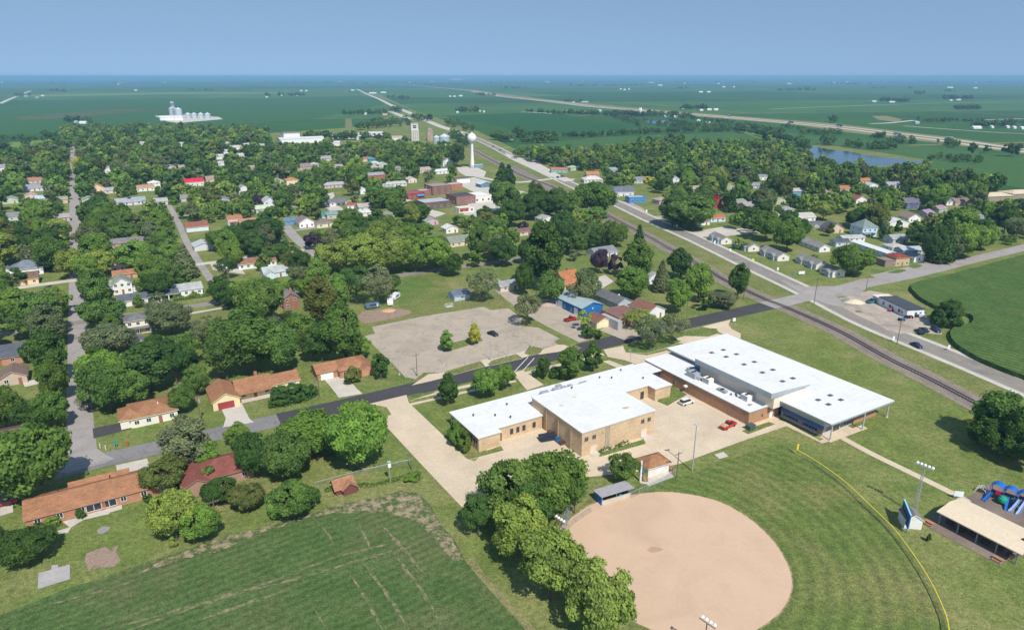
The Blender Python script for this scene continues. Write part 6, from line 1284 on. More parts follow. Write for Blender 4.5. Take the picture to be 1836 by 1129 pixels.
def bin_(t, cx, cy, r, h_, roofh=None, name='grain_bin', m=GALV):
    roofh = roofh or r*.5; b = MB(); pr = []
    nz = max(3,int(h_/1.2))
    for i in range(nz+1): pr += [(r*(1.0 if i%2 else .988), h_*i/nz)]
    b.lathe(pr,24,(cx,cy)); o = b.build('wall', m, t)
    MB().lathe([(r*1.03,h_),(r*.3,h_+roofh*.8),(r*.12,h_+roofh),(r*.12,h_+roofh+.6)],24,(cx,cy)).build('roof', plain((.52,.56,.60),.4,.06,.5,.5), t)
def binthing(px, py, wpx, top, label, group=None, short=None, m=GALV, rh=None):
    s = mpp(py); h = htop(px,py,top); t = frame_at('grain_bin', px, py); tag(t, label, 'grain bin', group, short); r = wpx*s/2; rh = rh or r*.5
    bin_(t,0,0,r,max(2,h-rh),rh,m=m); return t
BINM = plain((.50,.54,.58),.4,.08,.3,.5,.2)
area('grain_site_pad', [(277,208),(300,218),(318,221),(400,214),(392,210),(330,206)], 0.15, PALECON)
binthing(312,212,13,191,'large left grain bin under the steel tower in the left fields', short='left grain bins', m=BINM); binthing(322,213,12,193,'large right grain bin under the steel tower in the left fields', m=BINM)
for px in (338,349,361,373): binthing(px,213,10,202,'small silver grain bin in the row right of the steel tower', 'row of four small grain bins in the left fields', m=BINM)
t = frame_at('grain_tower', 313, 213); tag(t, 'steel elevator tower rising above the left grain bins', 'tower'); hh = htop(313,213,182); w0 = 2.2
mb = MB()
for a in ((-w0,-w0),(w0,-w0),(w0,w0),(-w0,w0)): mb.tube((*a,0),(*a,hh),.4,.4,5)
for i in range(int(hh/5)):
    for a,b in (((-w0,-w0),(w0,-w0)),((w0,-w0),(w0,w0)),((-w0,w0),(w0,w0)),((-w0,-w0),(-w0,w0))): mb.tube((*a,i*5),(*b,i*5+5),.25,.25,4)
mb.build('lattice', GALV, t); MB().box(-2.8,2.8,-2.8,2.8,hh-4,hh).build('head_house', BINM, t)
for px,py,w_,lb in ((303,216,34,'low white shed at the left end of the grain site'),(321,216,16,'small white shed below the grain bins')):
    house(lb, None, px, py, w_, 16, 6, 3, 'gx', (.76,.77,.78), (.70,.72,.74), 'farm_shed', 'shed', metal=True, clear=0)
# concrete elevator in town
t = frame_at('grain_elevator', 744, 252, .2); tag(t, 'pale concrete grain elevator block behind downtown', 'grain elevator', short='concrete elevator'); s = mpp(252); h = htop(744,252,222)
CEL = plain((.55,.53,.48),.9,.08,.1)
MB().box(-7*s,7*s,-8,8,0,h*.66).build('silo_block', CEL, t); MB().box(-6.2*s,6.2*s,-6,6,h*.66,h).build('head_house', plain((.60,.58,.54),.9,.06,.1), t); MB().box(-6.5*s,6.5*s,-6.4,6.4,h,h+.6).build('roof', CONC, t)
for k in range(4): MB().tube((-5.2*s+3.5*s*k,-8,0),(-5.2*s+3.5*s*k,-8,h*.66-.3),1.75*s,1.75*s,14).build('silo', CEL, t)
for z in (.74,.84): window(t,('y',-6,-1),-3*s,3*s,h*z,h*z+2,(0,0,0),STEEL,mull=4)
t = frame_at('grain_elevator', 771, 252, .2); tag(t, 'brown timber elevator building right of the concrete elevator', 'grain elevator'); h = htop(771,252,230)
MB().box(-5*s,5*s,-6,6,0,h*.8).build('wall', plain((.36,.27,.20),.9,.15,.2), t); mb=MB(); gable(mb,-3*s,3*s,-4,4,h*.9,h,.4,'x'); mb.build('roof',[plain((.3,.24,.2)),CONC],t); MB().box(-3*s,3*s,-4,4,h*.8,h*.9).build('cupola', plain((.36,.28,.22)), t)
binthing(797,261,19,240,'big blue-grey grain bin right of the elevators', short='big town grain bin', m=plain((.42,.48,.54),.4,.06,.3,.5,.2)); binthing(783,257,12,243,'smaller grain bin between the elevator and the big bin', m=plain((.45,.52,.56),.4,.06,.3,.5,.2))
house('green-roofed machine shed across the highway', None, 913, 251, 16, 12, 4, 2, 'gx', (.7,.7,.68), (.08,.25,.22), 'farm_shed', 'shed', metal=True, rz=0, clear=0)
house('dusty blue shed with white wall at the field corner', None, 922, 254+0, 9, 8, 3, 2, 'gx', (.62,.66,.66), (.2,.32,.32), 'farm_shed', 'shed', metal=True, rz=0, clear=0) if False else None
FARMS = []
FG = 'tiny pale farm buildings far across the fields'
farms = [(243,163,6,0),(215,149,3,0),(212,152,3,0),(295,149,4,0),(540,164,5,0),(549,164,5,0),(478,175,4,0),(505,172,4,0),(532,172,4,0),(610,147,9,0),(632,163,7,0),(645,150,5,0),(668,168,16,1),(687,167,12,1),(775,147,4,0),(655,206,5,0),(690,207,10,2),(807,174,4,0),(815,174,5,0),(826,173,8,0),(980,148,12,0),(1113,161,4,0),(1120,162,5,0),(1128,161,3,0),(1184,154,10,0),(1168,149,10,0),(1228,150,4,0),(1288,151,5,0),(1298,157,6,0),(1316,157,4,0),(1257,166,9,1),(1271,166,8,1),(1028,184,6,0),(1048,184,17,3),(1258,199,7,0),(1272,198,9,1),(1284,198,9,1),(1415,151,9,0),(1495,149,5,0),(1520,148,6,0),(1568,183,10,0),(1600,184,12,0),(1704,158,14,0),(1749,159,8,0),(1706,181,6,0),(1719,180,9,0),(1753,231,20,1),(1780,230,5,0),(1808,230,6,0),(1820,231,6,0),(148,222,14,1),(135,221,6,3),(1752,149,6,0),(4,149,5,0),(1045,147,4,0),(735,149,4,0),(300,148,4,0),(1125,202,6,0),(1148,197,5,0),(1050,202,9,2),(1075,200,7,0),(1196,210,12,3),(1212,211,8,0),(1158,209,6,2),(1128,204,6,0),(1253,219,6,0),(1270,223,8,0),(1016,201,4,0),(1038,202,6,0),(868,202,3,0),(845,201,4,2),(820,203,4,0),(860,201,4,0),(1225,196,4,0),(1645,222,8,3),(1836,232,10,1),(66,176,6,3),(46,174,6,3),(76,173,6,0)]
fcol = [((.74,.74,.73),(.66,.66,.67)),((.80,.80,.80),(.74,.75,.76)),((.66,.5,.42),(.50,.24,.2)),((.45,.52,.6),(.38,.45,.55))]
for px,py,wp,k in farms:
    s = mpp(py); w_ = wp*s*.8; hh = max(4, min(1.8*s, 11))
    a, b = fcol[k]
    o = house('tiny pale farm building far across the flat fields', None, px, py, w_, max(10,w_*.45), hh*.65, hh*.5, 'gx', a, b, 'farm_building', 'farm building', rz=rng.uniform(-.15,.15), clear=0, wins=0, dr=False, group=FG)
    FARMS.append((o, px, py, ('white','bright white','rusty','blue-grey')[k], 'long' if w_ > 34 else 'small'))
t = frame_at('grain_elevator', 820, 144.2); tag(t, 'pale grain elevator complex standing out on the horizon', 'grain elevator'); s = mpp(144.2)
MB().box(-12*s,9*s,-60,60,0,2.2*s).build('silo_block', plain((.66,.62,.58)), t); MB().box(-1.5*s,2.5*s,-40,40,2.2*s,4.6*s).build('head_house', plain((.70,.66,.62)), t)
X,Y = P(1149,206); t = empty('church', (X,Y,0)); tag(t, 'tiny white church with a steeple among far trees', 'church'); s = mpp(206)
MB().box(-6,6,0,18,0,6).build('wall', WHITE, t); MB().box(-2.2,2.2,-2.5,2,0,11).lathe([(2.6,11),(.1,19)],8,(0,-.2)).build('steeple', WHITE, t); mb=MB(); gable(mb,-6,6,0,18,6,10,.4,'y'); mb.build('roof',[plain((.5,.5,.5)),WHITE],t)
# ------------------------------------------------------------ trees
def crown_arrays(seed, R_, z0, z1, nl, nq, leaf, shape='round', spars=1.0):
    r = np.random.RandomState(seed); hz = (z1-z0)/2; cz = (z0+z1)/2
    # lobe centres inside the envelope
    d = r.normal(size=(nl,3)); d /= np.linalg.norm(d,axis=1)[:,None]; d[:,2] = d[:,2]*.9+.08
    rad = r.uniform(.45,.86,nl); lr = r.uniform(.17,.36,nl)
    c = d*rad[:,None]
    if shape == 'cone':
        h = np.linspace(-.92,.9,nl); a = np.arange(nl)*2.399; rr = (1-(h+1)/2)*.72
        c = np.stack([rr*np.cos(a),rr*np.sin(a),h],1); lr = .13+.28*(1-(h+1)/2)
    elif shape == 'oval':
        c[:,:2] *= (1-.38*np.clip(c[:,2]+.1,0,1))[:,None]
    elif shape == 'egg':
        c[:,:2] *= (1-.62*np.clip((c[:,2]+.75)/1.6,0,1))[:,None]; lr *= .85
    # leaves
    w = lr**2; w = w/w.sum(); li = r.choice(nl, nq, p=w)
    q = r.normal(size=(nq,3)); q /= np.linalg.norm(q,axis=1)[:,None]
    out = c[li]/np.maximum(.25,np.linalg.norm(c[li],axis=1))[:,None]
    q = q + .75*out + np.array([0,0,.35]); q /= np.linalg.norm(q,axis=1)[:,None]
    k = np.where(r.rand(nq)<.12, r.uniform(1.0,1.32,nq), r.uniform(.70,1.06,nq))[:,None]
    p = c[li] + q*(lr[li][:,None])*k
    sc = np.array([R_,R_,hz]); p = p*sc; p[:,2] += cz
    p[:,2] = np.maximum(p[:,2], z0*.8+.15)
    nrm = q + r.normal(size=(nq,3))*.55; nrm /= np.linalg.norm(nrm,axis=1)[:,None]
    t1 = np.cross(nrm, r.normal(size=(nq,3))); t1 /= np.linalg.norm(t1,axis=1)[:,None]; t2 = np.cross(nrm,t1)
    s = (leaf*r.uniform(.6,1.25,nq))[:,None]; s2 = s*r.uniform(.55,.9,nq)[:,None]
    V = np.stack([p-t1*s-t2*s2*.3, p+t1*s*.15-t2*s2, p+t1*s+t2*s2*.3, p-t1*s*.15+t2*s2],1)
    lt = r.uniform(.1,.9,nl); tone = np.clip(lt[li]*.72+r.uniform(0,.3,nq),0,1)
    return V, tone
def mesh_from_quads(name, V, tone, mat, tint=None):
    n = len(V); me = bpy.data.meshes.new(name)
    me.vertices.add(4*n); me.vertices.foreach_set('co', V.reshape(-1).astype(np.float32))
    me.loops.add(4*n); me.loops.foreach_set('vertex_index', np.arange(4*n,dtype=np.int32))
    me.polygons.add(n); me.polygons.foreach_set('loop_start', np.arange(0,4*n,4,dtype=np.int32))
    me.update(calc_edges=True)
    a = me.attributes.new('tone','FLOAT','FACE'); a.data.foreach_set('value', tone.astype(np.float32))
    if tint is not None:
        a = me.attributes.new('tint','FLOAT_COLOR','FACE'); t4 = np.concatenate([tint,np.ones((n,1))],1); a.data.foreach_set('color', t4.reshape(-1).astype(np.float32))
    me.materials.append(mat); return me
def trunk_mesh(seed, h, r0, crown_z, limbs=5, R_=4):
    rn = random.Random(seed); mb = MB(); p = [Vector((0,0,-.1))]
    nseg = 4
    for i in range(1,nseg+1): p.append(Vector((rn.uniform(-.15,.15)*i, rn.uniform(-.15,.15)*i, h*i/nseg)))
    for i in range(nseg): mb.tube(p[i],p[i+1],r0*(1-i/nseg*.75)*(1.25 if i==0 else 1),r0*(1-(i+1)/nseg*.75),8)
    for k in range(limbs):
        a = 2*math.pi*(k+rn.random()*.6)/limbs; b = p[2]+(p[3]-p[2])*rn.uniform(-.6,.9)
        e = b+Vector((math.cos(a)*R_*.62,math.sin(a)*R_*.62,h*.30)); m = (b+e)/2+Vector((0,0,.25))
        mb.tube(b,m,r0*.42,r0*.28,6); mb.tube(m,e,r0*.28,r0*.08,5)
    me = bpy.data.meshes.new('trunk'); me.from_pydata(mb.v,[],mb.f); me.materials.append(BARK); return me
# kinds: nominal crown radius 1 x height 1 are scaled per tree; built at true size 5.6 m radius, 13 m tall
KIND = {}
def kind(name, variants, R_, h, z0, nl, nq, leaf, shape, r0=.28):
    KIND[name] = dict(R=R_, h=h, v=[])
    for k in range(variants):
        V, tone = crown_arrays(hash(name)%1 + 100*k + len(name)*7 + ord(name[0]), R_, z0, h, nl, nq, leaf, shape)
        KIND[name]['v'].append((mesh_from_quads('crown', V, tone, FOL), trunk_mesh(k+3, h*.72, r0, z0, 5, R_)))
kind('round', 5, 5.6, 12.5, 2.2, 66, 11500, .30, 'round')
kind('wide', 3, 6.4, 11.0, 1.8, 80, 13000, .31, 'round')
kind('oval', 4, 4.6, 14.0, 2.2, 62, 10500, .29, 'oval')
kind('airy', 3, 5.2, 12.0, 3.0, 44, 4200, .24, 'round')
kind('egg', 2, 3.2, 7.6, 1.0, 34, 4200, .33, 'egg', .16)
kind('cone', 2, 3.2, 13.0, .8, 60, 4200, .42, 'cone', .22)
kind('shrub', 3, 2.4, 3.2, .1, 22, 2200, .26, 'round', .10)
TONE = {'dk':((.044,.086,.026),'dark green'),'md':((.072,.124,.034),'mid green'),'br':((.100,.168,.040),'bright green'),'yg':((.140,.190,.052),'yellow-green'),'ol':((.086,.106,.036),'olive'),
        'ye':((.270,.265,.050),'yellow'),'pu':((.088,.060,.098),'dark purple'),'sp':((.058,.082,.060),'blue-grey'),'gr':((.100,.125,.070),'grey-green')}
SHAPE = {'round':'round','wide':'broad','oval':'tall','airy':'sparse','egg':'egg-shaped','cone':'conical','shrub':'low'}
for _k in TONE: TONE[_k] = (tuple(q*1.8*g for q, g in zip(TONE[_k][0], (1.05,1.04,.92))) if _k != 'pu' else TONE[_k][0], TONE[_k][1])
TREES = []    # dict(x,y,R,h,kind,tone)
def add_tree(x, y, Rr, h, kd, tn): TREES.append(dict(x=x,y=y,R=Rr,h=h,k=kd,t=tn))
def T(cx, top, bot, wp, tn, kd='round'):
    """a tree from the extent of its crown in the photograph, set on the ground at its own distance and true size"""
    Y0 = P(cx, bot)[1]; dep = math.atan2(H, Y0)
    by = bot
    for _ in range(4):
        Rr = wp/2*mpp(by)
        by = bot - max(0,(Rr*.80*math.sin(dep) - Rr*.30*math.cos(dep)))/mpp(by)
    x, y = P(cx, by); b = (top-CY)/F
    k = (SP+b*CP)/(CP-b*SP)
    # the visible top edge belongs to the crown's back shoulder: solve with the ridge half a radius farther
    h = H-(y+Rr*.30)*k
    h = max(Rr*.75, min(h, Rr*3.6)); add_tree(x, y, Rr, h, kd, tn)
near = [
 (1072,1008,1165,122,'yg','wide'),(985,945,1092,115,'yg','round'),(926,888,1012,106,'yg','round'),(985,806,935,126,'md','wide'),(914,822,946,106,'md','wide'),(858,886,966,54,'dk','round'),(960,850,960,100,'dk','round'),(1030,835,925,44,'md','airy'),
 (1115,811,868,56,'md','round'),(803,668,728,54,'dk','egg'),(872,658,716,50,'br','round'),(903,653,700,38,'br','round'),(973,637,680,36,'dk','egg'),(1023,623,682,52,'md','oval'),(1062,613,666,46,'dk','egg'),(996,660,679,20,'dk','shrub'),
 (815,752,796,34,'md','shrub'),(833,772,813,30,'md','shrub'),(822,765,805,30,'br','shrub'),(802,592,631,33,'br','egg'),(850,579,619,32,'ye','egg'),(945,524,584,54,'gr','airy'),(1047,559,592,30,'yg','round'),
 (1165,565,628,58,'gr','airy'),(1205,558,618,48,'gr','airy'),(1145,552,588,56,'yg','airy'),(1172,572,600,40,'yg','airy'),(1055,584,607,26,'dk','shrub'),(1073,591,608,17,'dk','shrub'),(1130,480,538,60,'br','round'),(1050,480,548,46,'gr','oval'),(1040,500,552,40,'gr','airy'),
 (975,400,522,78,'dk','oval'),(985,488,546,48,'md','round'),(940,452,530,34,'dk','oval'),(1075,446,491,30,'pu','round'),(1101,456,492,28,'pu','round'),(1146,428,502,60,'md','oval'),(1220,444,500,50,'dk','oval'),(1185,466,522,34,'gr','cone'),(1212,498,562,46,'br','oval'),(1250,472,542,50,'br','oval'),
 (1296,520,552,48,'gr','round'),(1264,528,556,32,'dk','round'),(1322,472,536,40,'dk','oval'),(1145,404,446,24,'dk','cone'),(1010,378,440,46,'dk','round'),
 (585,495,592,66,'ol','oval'),(622,538,655,70,'md','oval'),(610,490,560,48,'br','oval'),(578,575,650,56,'dk','oval'),(648,602,645,40,'br','oval'),(625,600,650,40,'br','round'),(563,590,650,46,'dk','round'),
 (640,470,545,60,'dk','airy'),(678,476,548,62,'gr','airy'),(705,490,530,34,'dk','airy'),(605,428,492,66,'yg','wide'),(655,418,492,78,'yg','wide'),(705,424,490,66,'yg','wide'),(745,420,488,58,'br','round'),(785,428,490,50,'br','round'),(812,452,496,34,'dk','round'),(865,480,540,62,'gr','airy'),(900,425,478,48,'dk','round'),(858,400,470,44,'md','round'),
 (683,632,682,40,'dk','egg'),(630,656,690,36,'ol','shrub'),(512,686,716,42,'dk','shrub'),(535,690,718,44,'dk','shrub'),(500,700,726,40,'dk','shrub'),(558,690,712,24,'dk','shrub'),
 (455,548,676,96,'md','oval'),(508,575,672,64,'md','oval'),(408,572,684,66,'md','oval'),(470,498,590,80,'md','wide'),(372,565,628,58,'gr','airy'),(275,612,704,86,'dk','oval'),(318,606,690,56,'dk','round'),(355,655,712,44,'md','round'),(330,690,742,44,'md','round'),
 (200,640,742,90,'md','wide'),(187,530,594,74,'md','wide'),(202,578,640,82,'gr','wide'),(190,628,690,80,'br','wide'),(242,660,735,60,'md','round'),(160,700,735,44,'gr','airy'),
 (28,515,578,66,'br','wide'),(85,522,606,72,'md','wide'),(50,560,608,60,'md','round'),(64,612,650,44,'dk','shrub'),(94,614,648,46,'dk','shrub'),(105,645,724,52,'md','round'),(100,700,772,58,'md','round'),(50,752,918,152,'md','wide'),(12,690,772,64,'md','round'),(55,712,770,50,'dk','round'),(22,790,905,80,'br','wide'),
 (342,743,852,84,'gr','oval'),(372,785,846,48,'br','round'),(428,758,806,46,'br','round'),(300,820,888,72,'ol','wide'),(318,872,978,86,'yg','wide'),(362,902,978,70,'br','wide'),(292,900,950,40,'ol','round'),(445,862,922,62,'ol','wide'),(396,856,908,58,'dk','wide'),(378,832,872,30,'md','round'),(528,858,940,74,'md','wide'),(498,880,936,40,'br','shrub'),(555,868,915,44,'md','round'),
 (640,722,850,106,'br','wide'),(645,718,775,66,'br','wide'),(553,738,822,100,'br','wide'),(520,772,868,86,'md','wide'),(462,772,862,66,'dk','wide'),(595,775,820,40,'md','round'),(600,745,812,48,'md','round'),
 (50,945,1018,92,'dk','wide'),(0,900,1010,44,'dk','round'),(92,923,944,30,'br','shrub'),(146,912,931,20,'dk','shrub'),(268,885,902,20,'dk','shrub'),(312,960,982,18,'yg','shrub'),
 (1778,697,800,86,'md','oval'),(1788,755,822,80,'dk','round'),(1825,728,830,66,'dk','round'),(1750,760,800,40,'dk','round'),(1840,780,850,50,'dk','round'),(1697,534,582,44,'dk','round'),(1680,555,585,36,'dk','shrub'),(1712,565,590,26,'dk','shrub'),(1663,955,972,10,'dk','shrub'),
 (745,845,862,30,'br','shrub'),(730,850,866,18,'br','shrub'),
 (1525,438,494,74,'md','wide'),(1330,426,448,26,'yg','round'),(1462,456,472,19,'yg','shrub'),(1240,350,412,84,'md','wide'),(1205,352,405,56,'dk','round'),(1228,372,412,50,'dk','oval'),(1685,378,470,50,'dk','cone'),(1668,400,472,40,'dk','round'),(1700,420,470,40,'gr','round'),(1725,400,464,66,'br','wide'),(1645,404,442,44,'dk','oval'),(1410,394,452,56,'md','round'),(1432,390,432,34,'dk','round'),(1372,378,432,50,'md','round'),(1352,385,420,34,'md','round'),
 (1580,398,430,16,'dk','egg'),(1594,404,430,18,'yg','egg'),(1608,395,422,17,'dk','egg'),(1640,395,414,22,'yg','shrub'),(1487,400,424,20,'ol','egg'),(1475,358,395,36,'yg','round'),(1650,368,384,13,'dk','egg'),
 (87,448,482,26,'sp','cone'),(130,446,500,50,'yg','round'),(185,448,498,52,'yg','round'),(160,455,504,44,'br','wide'),(172,490,540,52,'dk','round'),(178,512,546,46,'pu','round'),(90,512,535,34,'pu','shrub'),(245,430,488,64,'br','wide'),(300,460,518,46,'md','round'),(336,438,498,40,'gr','cone'),(395,495,548,40,'dk','oval'),(250,528,552,20,'br','egg'),(30,478,512,40,'dk','round'),
 (562,415,447,34,'pu','round'),(515,432,460,32,'dk','round'),(465,348,372,22,'pu','round'),(541,354,374,20,'pu','round'),(845,392,410,22,'pu','round'),(938,398,412,22,'pu','shrub'),(893,388,424,40,'br','round'),(912,295,330,26,'dk','cone'),(900,292,326,24,'dk','cone'),(820,258,300,30,'dk','round'),(905,320,385,52,'md','round'),(1065,325,392,74,'md','wide'),(1060,370,410,52,'br','wide'),(997,338,394,44,'dk','round'),(1026,344,400,42,'md','oval'),(960,345,395,44,'dk','round'),(985,340,392,50,'dk','round'),(1262,328,372,42,'md','oval'),(1304,340,376,24,'dk','round'),
 (140,280,306,16,'ye','round'),(1164,317,329,26,'ye','shrub'),(1310,327,337,14,'ye','shrub'),(475,455,486,30,'md','shrub'),(410,405,450,64,'md','wide'),(470,385,440,70,'dk','wide'),(440,410,456,60,'dk','wide'),(740,360,400,62,'dk','wide'),(690,330,372,60,'md','wide'),
 (1740,255,278,16,'dk','round'),(1806,256,281,20,'dk','round'),(1822,258,281,16,'dk','round'),(1768,260,275,14,'dk','round'),
]
for q in near: T(*q)
# hedges, weeds and other planted strips
def hedge(px, wd, h_, tn, label, leaf=.22, dens=26, kindn='hedge', group=None):
    line = resample(smooth_line(W(px),4), .5); r = np.random.RandomState(len(px)*31+int(px[0][0])); n = int(len(line)*.5*dens)
    i = r.randint(0,len(line),n); a = np.array(line)[i]; p = np.zeros((n,3)); ang = r.uniform(0,math.pi,n); rr = r.uniform(.7,1,n)
    ln = np.array(line); d = np.gradient(ln,axis=0); d /= np.maximum(1e-6,np.linalg.norm(d,axis=1))[:,None]; nx = np.stack([-d[:,1],d[:,0]],1)[i]
    p[:,:2] = a + nx*(np.cos(ang)*wd/2*rr)[:,None] + r.uniform(-.35,.35,(n,2)); p[:,2] = np.abs(np.sin(ang))*h_*rr*(.8+.4*np.sin(i*.5)) + .1
    q = r.normal(size=(n,3))+np.array([0,0,.8]); q /= np.linalg.norm(q,axis=1)[:,None]; t1 = np.cross(q,r.normal(size=(n,3))); t1 /= np.linalg.norm(t1,axis=1)[:,None]; t2 = np.cross(q,t1); s = (leaf*r.uniform(.6,1.2,n))[:,None]
    V = np.stack([p-t1*s,p-t2*s,p+t1*s,p+t2*s],1); o0 = np.array([line[0][0],line[0][1],0]); V -= o0
    o = bpy.data.objects.new(kindn, mesh_from_quads(kindn, V, r.uniform(0,1,n), FOL)); col.objects.link(o); o.location = o0; o.color = (*TONE[tn][0],1)
    if label: tag(o, label, kindn.replace('_',' '), group)
    else: stuff(o)
    return o
hedge([(1738,757),(1752,776),(1790,803),(1836,826)], 2.2, 1.3, 'ye', 'strip of tall yellow weeds along the right-hand tree clump', .3, 40, 'weed_strip')
hedge([(313,540),(345,535),(380,530)], 2.2, 2.6, 'br', 'row of small clipped conifers in front of the pale-roofed hedge house', .3, 60, 'hedge')
hedge([(585,880),(640,872),(690,866),(740,850)], 1.4, .6, 'md', 'low vegetable rows behind the red garden shed', .25, 24, 'vegetable_row')
hedge([(484,728),(515,724),(545,716),(565,706)], 3.4, 1.8, 'dk', 'dark clipped hedge along the street before the maroon-garage ranch', .28, 90, 'hedge')
hedge([(1076,812),(1100,803),(1130,794)], 1.0, .8, 'dk', 'small shrubs in the bed along the gym wall', .25, 14, 'shrub_row')
hedge([(82,938),(95,945),(108,940)], 1.6, 1.2, 'ol', 'clipped hedge at the left end of the long brick ranch', .22, 40, 'hedge')
hedge([(325,655),(350,648),(372,640)], 2.0, 1.4, 'dk', 'dark shrub row in the sunny back yard', .28, 40, 'hedge')
# scatter over the two halves of the town
def inpoly(x, y, poly):
    c = False; j = len(poly)-1
    for i in range(len(poly)):
        xi, yi = poly[i]; xj, yj = poly[j]
        if (yi > y) != (yj > y) and x < (xj-xi)*(y-yi)/(yj-yi)+xi: c = not c
        j = i
    return c
ZA = [(-250,300),(0,300),(62,284),(108,266),(118,240),(330,238),(480,244),(560,262),(690,256),(800,268),(850,305),(905,328),(960,352),(1000,372),(1090,408),(1130,440),(1090,480),(1060,470),(960,475),(900,480),(820,480),(640,492),(565,545),(560,640),(520,668),(440,660),(340,650),(300,720),(160,745),(40,720),(-150,720)]
ZB = [(932,286),(1000,288),(1100,284),(1180,262),(1260,272),(1330,272),(1385,268),(1440,296),(1480,312),(1560,316),(1640,322),(1740,335),(1836,348),(2000,370),(2000,405),(1836,438),(1740,458),(1700,466),(1640,440),(1500,418),(1440,440),(1390,420),(1330,415),(1270,402),(1215,405),(1160,352),(1100,338),(1040,312),(1000,300)]
OPEN = [[(330,405),(445,398),(440,420),(395,425),(380,440),(335,425)],[(375,486),(470,482),(470,500),(380,500)],[(700,488),(800,478),(820,560),(690,560)],[(300,536),(412,530),(412,580),(320,590)],[(812,440),(842,438),(842,482),(812,482)],[(928,400),(968,398),(955,450),(930,450)],
        [(985,398),(1020,395),(1022,418),(985,418)],[(575,345),(625,340),(640,378),(600,388),(578,375)],[(720,345),(770,330),(905,325),(960,345),(900,385),(800,392),(730,372)],[(815,290),(905,285),(960,320),(900,335),(815,325)],[(380,640),(345,700),(390,720),(400,660)],[(270,480),(320,478),(320,500),(272,500)],
        [(500,405),(545,405),(580,462),(548,462)],[(60,495),(130,488),(130,520),(60,530)],[(120,440),(140,440),(140,300),(124,300)],[(590,236),(690,236),(690,262),(590,262)],[(480,244),(580,244),(580,262),(480,262)],[(730,220),(810,220),(810,264),(730,264)],
        [(1125,338),(1200,350),(1190,395),(1120,370)],[(1040,306),(1086,306),(1086,330),(1040,330)],[(1480,420),(1700,420),(1700,470),(1480,470)],[(1440,386),(1530,386),(1530,440),(1440,440)],[(1590,380),(1660,380),(1660,420),(1590,420)],[(1255,380),(1310,380),(1310,420),(1255,420)],[(290,246),(304,246),(304,260),(290,260)],[(160,745),(300,700),(260,760),(160,770)],[(1775,342),(1900,342),(1900,362),(1775,362)]]
RP = []
for line, hw_ in ROADS:
    for p in resample(line, 6.0):
        if 20 < p[1] < 1300: RP.append((p[0], p[1], hw_))
RPa = np.array(RP)
cell = 9.0; GRID = {}
def gput(x, y, r): GRID.setdefault((int(x//cell), int(y//cell)), []).append((x,y,r))
for t in TREES: gput(t['x'],t['y'],t['R'])
HB = [(o.location[0], o.location[1]) for o in scn.objects if o.parent is None and o.get('category') in ('house','garage','cottage','shop','store','barn','shed','building','hall','mobile home','workshop','pavilion','industrial hall','warehouse','grain elevator','grain bin')]
HBa = np.array(HB)
VI = np.array(VIEWS)
VR = []
for px_ in (NS[1:], [(303,368),(320,400),(333,430),(352,462),(370,490),(386,512)], [(575,462),(556,448),(540,436),(525,421)], HW[4:], rr[10:], [(820,300),(850,303),(870,312)]):
    for p in resample(smooth_line(W(px_),6), 4.0): VR.append((*proj(*p), p[1]))
for q in ((1452,276),(1475,272),(1480,285),(1500,280),(1500,293),(1525,280),(1530,295),(1550,285),(1560,296),(1580,290),(1580,297),(1610,290),(1640,293)): VR.append((*q, P(*q)[1]))
VR = np.array(VR)
def free(x, y, Rr, h):
    gx, gy = int(x//cell), int(y//cell)
    for i in range(gx-2,gx+3):
        for j in range(gy-2,gy+3):
            for (a,b,r) in GRID.get((i,j),()):
                if (a-x)**2+(b-y)**2 < (.80*(r+Rr))**2: return False
    d = np.hypot(RPa[:,0]-x, RPa[:,1]-y)
    if (d < RPa[:,2]+Rr*.45).any(): return False
    if (np.hypot(HBa[:,0]-x, HBa[:,1]-y) < 5.0+Rr*.5).any(): return False
    px, py = proj(x, y, 0); tx, ty = proj(x, y, h); wx = Rr/mpp(py)*.9
    m = (VI[:,4] > y-2) & (VI[:,4]-y < np.maximum(110, VI[:,4]*.2)) & (VI[:,0] < px+wx) & (VI[:,1] > px-wx) & (VI[:,2] < py) & (VI[:,3]-1 > ty)
    if m.any(): return False
    m = (VR[:,2] > y-1) & (abs(VR[:,0]-px) < wx*.75) & (VR[:,1] < py) & (VR[:,1] > ty)
    if m.any(): return False
    for o in OPEN:
        if inpoly(px, py-1, o) : return False
        if inpoly(px, (py+ty)/2, o): return False
    return True
TN = ['dk']*5+['md']*6+['br']*4+['yg']*2+['ol']*1+['gr']*2
r2 = random.Random(21)
def scatter(zone, tries, Rmin, Rmax):
    w_ = [P(*q) for q in zone]; x0 = min(a for a,b in w_); x1 = max(a for a,b in w_); y0 = min(b for a,b in w_); y1 = max(b for a,b in w_); n = 0
    for _ in range(tries):
        x, y = r2.uniform(x0,x1), r2.uniform(y0,y1)
        px, py = proj(x,y)
        if px < -120 or px > 1960 or not inpoly(px,py,zone): continue
        Rr = r2.uniform(Rmin,Rmax); kd = r2.choice(['round']*4+['wide']*3+['oval']*5+['airy']*2+(['cone'] if Rr < 4.6 else [])); h = Rr*{'round':2.1,'wide':1.7,'oval':2.7,'airy':2.2,'cone':3.4}[kd]*r2.uniform(.85,1.15)
        h = min(h*1.08,18)
        if free(x,y,Rr,h):
            add_tree(x,y,Rr,h,kd,r2.choice(TN)); gput(x,y,Rr); n += 1
    return n
n1 = scatter(ZA, 24000, 4.6, 8.0); n2 = scatter(ZA, 9000, 2.4, 4.6); n3 = scatter(ZB, 16000, 4.8, 8.2); n4 = scatter(ZB, 6000, 2.6, 4.8)
print('scatter', n1, n2, n3, n4, len(TREES))
